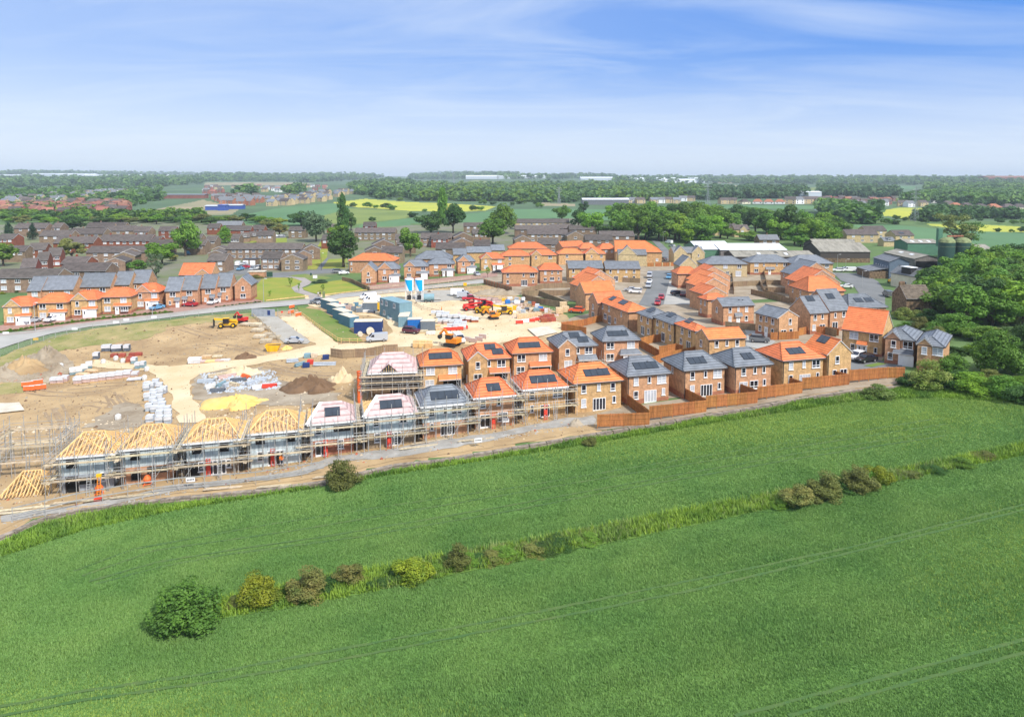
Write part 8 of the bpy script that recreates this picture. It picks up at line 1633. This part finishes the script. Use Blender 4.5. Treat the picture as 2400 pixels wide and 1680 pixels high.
for a in((C1((560,158))[0],320,60,14,'ind_white','white warehouse highest on the left horizon'),(C1((180,180))[0],260,60,16,'ind_white','white warehouse at the far left horizon'),(C1((850,175))[0],220,60,18,'ind_white','pale warehouse right of the highest one'),(C1((1220,185))[0],300,60,16,'ind_white','long low white warehouse left of the distant town'),(C1((1600,187))[0],260,60,16,'ind_white','white warehouse in the middle of the left horizon'),(C1((1930,190))[0],260,60,14,'ind_white','white warehouse at the end of the left horizon row'),(C3((1090,188))[0],420,80,12,'ind_white','very long white warehouse on the central horizon'),(C3((2200,210))[0],260,80,14,'ind_white','pale blue warehouse left of the white works'),(C4((130,225))[0],110,60,13,'ind_white','white gabled works shed on the horizon'),(C4((480,225))[0],420,100,15,'ind_white','big white works roof on the horizon'),(C4((750,235))[0],220,80,13,'white_sheet','silvery works at the right end of the big roof'),(C5((1930,208))[0],260,60,15,'ind_white','white building in the right horizon town'),(C5((2190,230))[0],220,60,22,'far_red','red brick mill on the right horizon'),(C4((2200,400))[0],40,24,10,'ind_white','white shed beside the dark wood'),(C3((2200,480))[0],60,20,7,'slate','grey shed below the far wood')):
 (x_,y_),w_,d_,h_,m_,lb=a;far_shed(x_,y_,w_,d_,h_,m_,'white_sheet' if m_!='far_red' else 'far_red',lb)
def pylon(px,yb,yt,label):
 p=gp(px,yb);hh=(yb-yt)*p.y/F;root=thing('pylon',label,'pylon',p,R_(20),'electricity pylons');b=hh*.085;tw=.05+p.y/9000
 for sx in(-1,1):
  for sy in(-1,1):q=MB();q.tube((sx*b,sy*b,-1),(sx*b*.22,sy*b*.22,hh*.62),tw*1.4,'pylon',n=4);q.tube((sx*b*.22,sy*b*.22,hh*.62),(0,0,hh),tw,'pylon',n=4);q.build('leg',root)
 q=MB()
 for k in range(8):
  f0,f1=k/8,(k+1)/8;w0,w1=b*(1-.78*f0),b*(1-.78*f1);z0,z1=hh*.62*f0,hh*.62*f1
  for s in(-1,1):q.tube((-w0,s*w0,z0),(w1,s*w1,z1),tw*.7,'pylon',n=3);q.tube((w0,s*w0,z0),(-w1,s*w1,z1),tw*.7,'pylon',n=3)
 q.build('lattice',root)
 for z,l in((.66,.15),(.77,.19),(.88,.13)):q=MB();q.tube((-hh*l,0,hh*z),(hh*l,0,hh*z),tw*1.2,'pylon',n=4);q.tube((-hh*l,0,hh*z),(0,0,hh*(z+.06)),tw,'pylon',n=4);q.tube((hh*l,0,hh*z),(0,0,hh*(z+.06)),tw,'pylon',n=4);q.build('crossarm',root)
pylon(*C3((1675,470))[0],380+270*.209,'grey lattice pylon in front of the central far wood');pylon(*C4((1045,495))[0],380+215*.209,'lattice pylon above the tree belt');pylon(*C5((1070,665))[0],380+270*.209,'tall lattice pylon in the yellow field at right');pylon(*C3((495,240))[0],380+110*.209,'faint pylon on the horizon left of centre');pylon(*C3((990,250))[0],380+140*.209,'faint pylon on the central hill')
p=gp(*C5((548,195))[0]);root=thing('church','distant church with a needle spire on the right horizon','church',p);k=p.y/F;q=MB();q.box(-4*k*.25,4*k*.25,-3,3,-2,4*k,'stone');q.build('tower',root);q=MB();q.tube((0,0,4*k),(0,0,12*k),1.0*k,'stone',.05,n=6);q.build('spire',root);q=MB();q.box(-5*k,-1*k,-4,4,-2,2.2*k,'stone');q.build('nave',root)
for(x_,y_),yt,lb in((C2((990,160))[0],400,'thin radio mast over the dark ridge wood'),(C2((15,150))[0],400,'short radio mast left of the dark ridge wood'),(C1((150,130))[0],395,'thin radio mast at the far left horizon'),(C2((2072,160))[0],403,'thin radio mast right of the dark ridge wood')):
 p=gp(x_,y_);hh=(y_-yt)*p.y/F;root=thing('radio_mast',lb,'mast',p,0,'radio masts');q=MB();q.tube((0,0,0),(0,0,hh),.9,'pylon',.4,n=4);q.build('mast',root);q=MB();q.box(-1.5,1.5,-.3,.3,hh*.8,hh*.84,'pylon');q.build('aerial',root)
 # -- air between here and the horizon
HAZE=True
if HAZE:
 me=bpy.data.meshes.new('haze');q=MB();q.box(-11500,11500,-45,12600,float(GV[:,2].min())-4,max(float(GV[:,2].max())+60,150),'white');me=q.mesh('haze');me.materials.clear()
 m=bpy.data.materials.new('haze_air');m.use_nodes=True;t=m.node_tree;t.nodes.clear();o_=N(t,'ShaderNodeOutputMaterial');v_=N(t,'ShaderNodeVolumePrincipled');v_.inputs['Color'].default_value=(0.76,0.88,1.0,1);v_.inputs['Density'].default_value=0.000115;v_.inputs['Anisotropy'].default_value=0.0
 t.links.new(v_.outputs[0],o_.inputs['Volume']);m.volume_intersection_method if False else None;me.materials.append(m);o=link('haze',me);o['kind']='stuff'
S.cycles.volume_bounces=0;S.cycles.max_bounces=6;S.cycles.diffuse_bounces=3;S.cycles.transmission_bounces=2
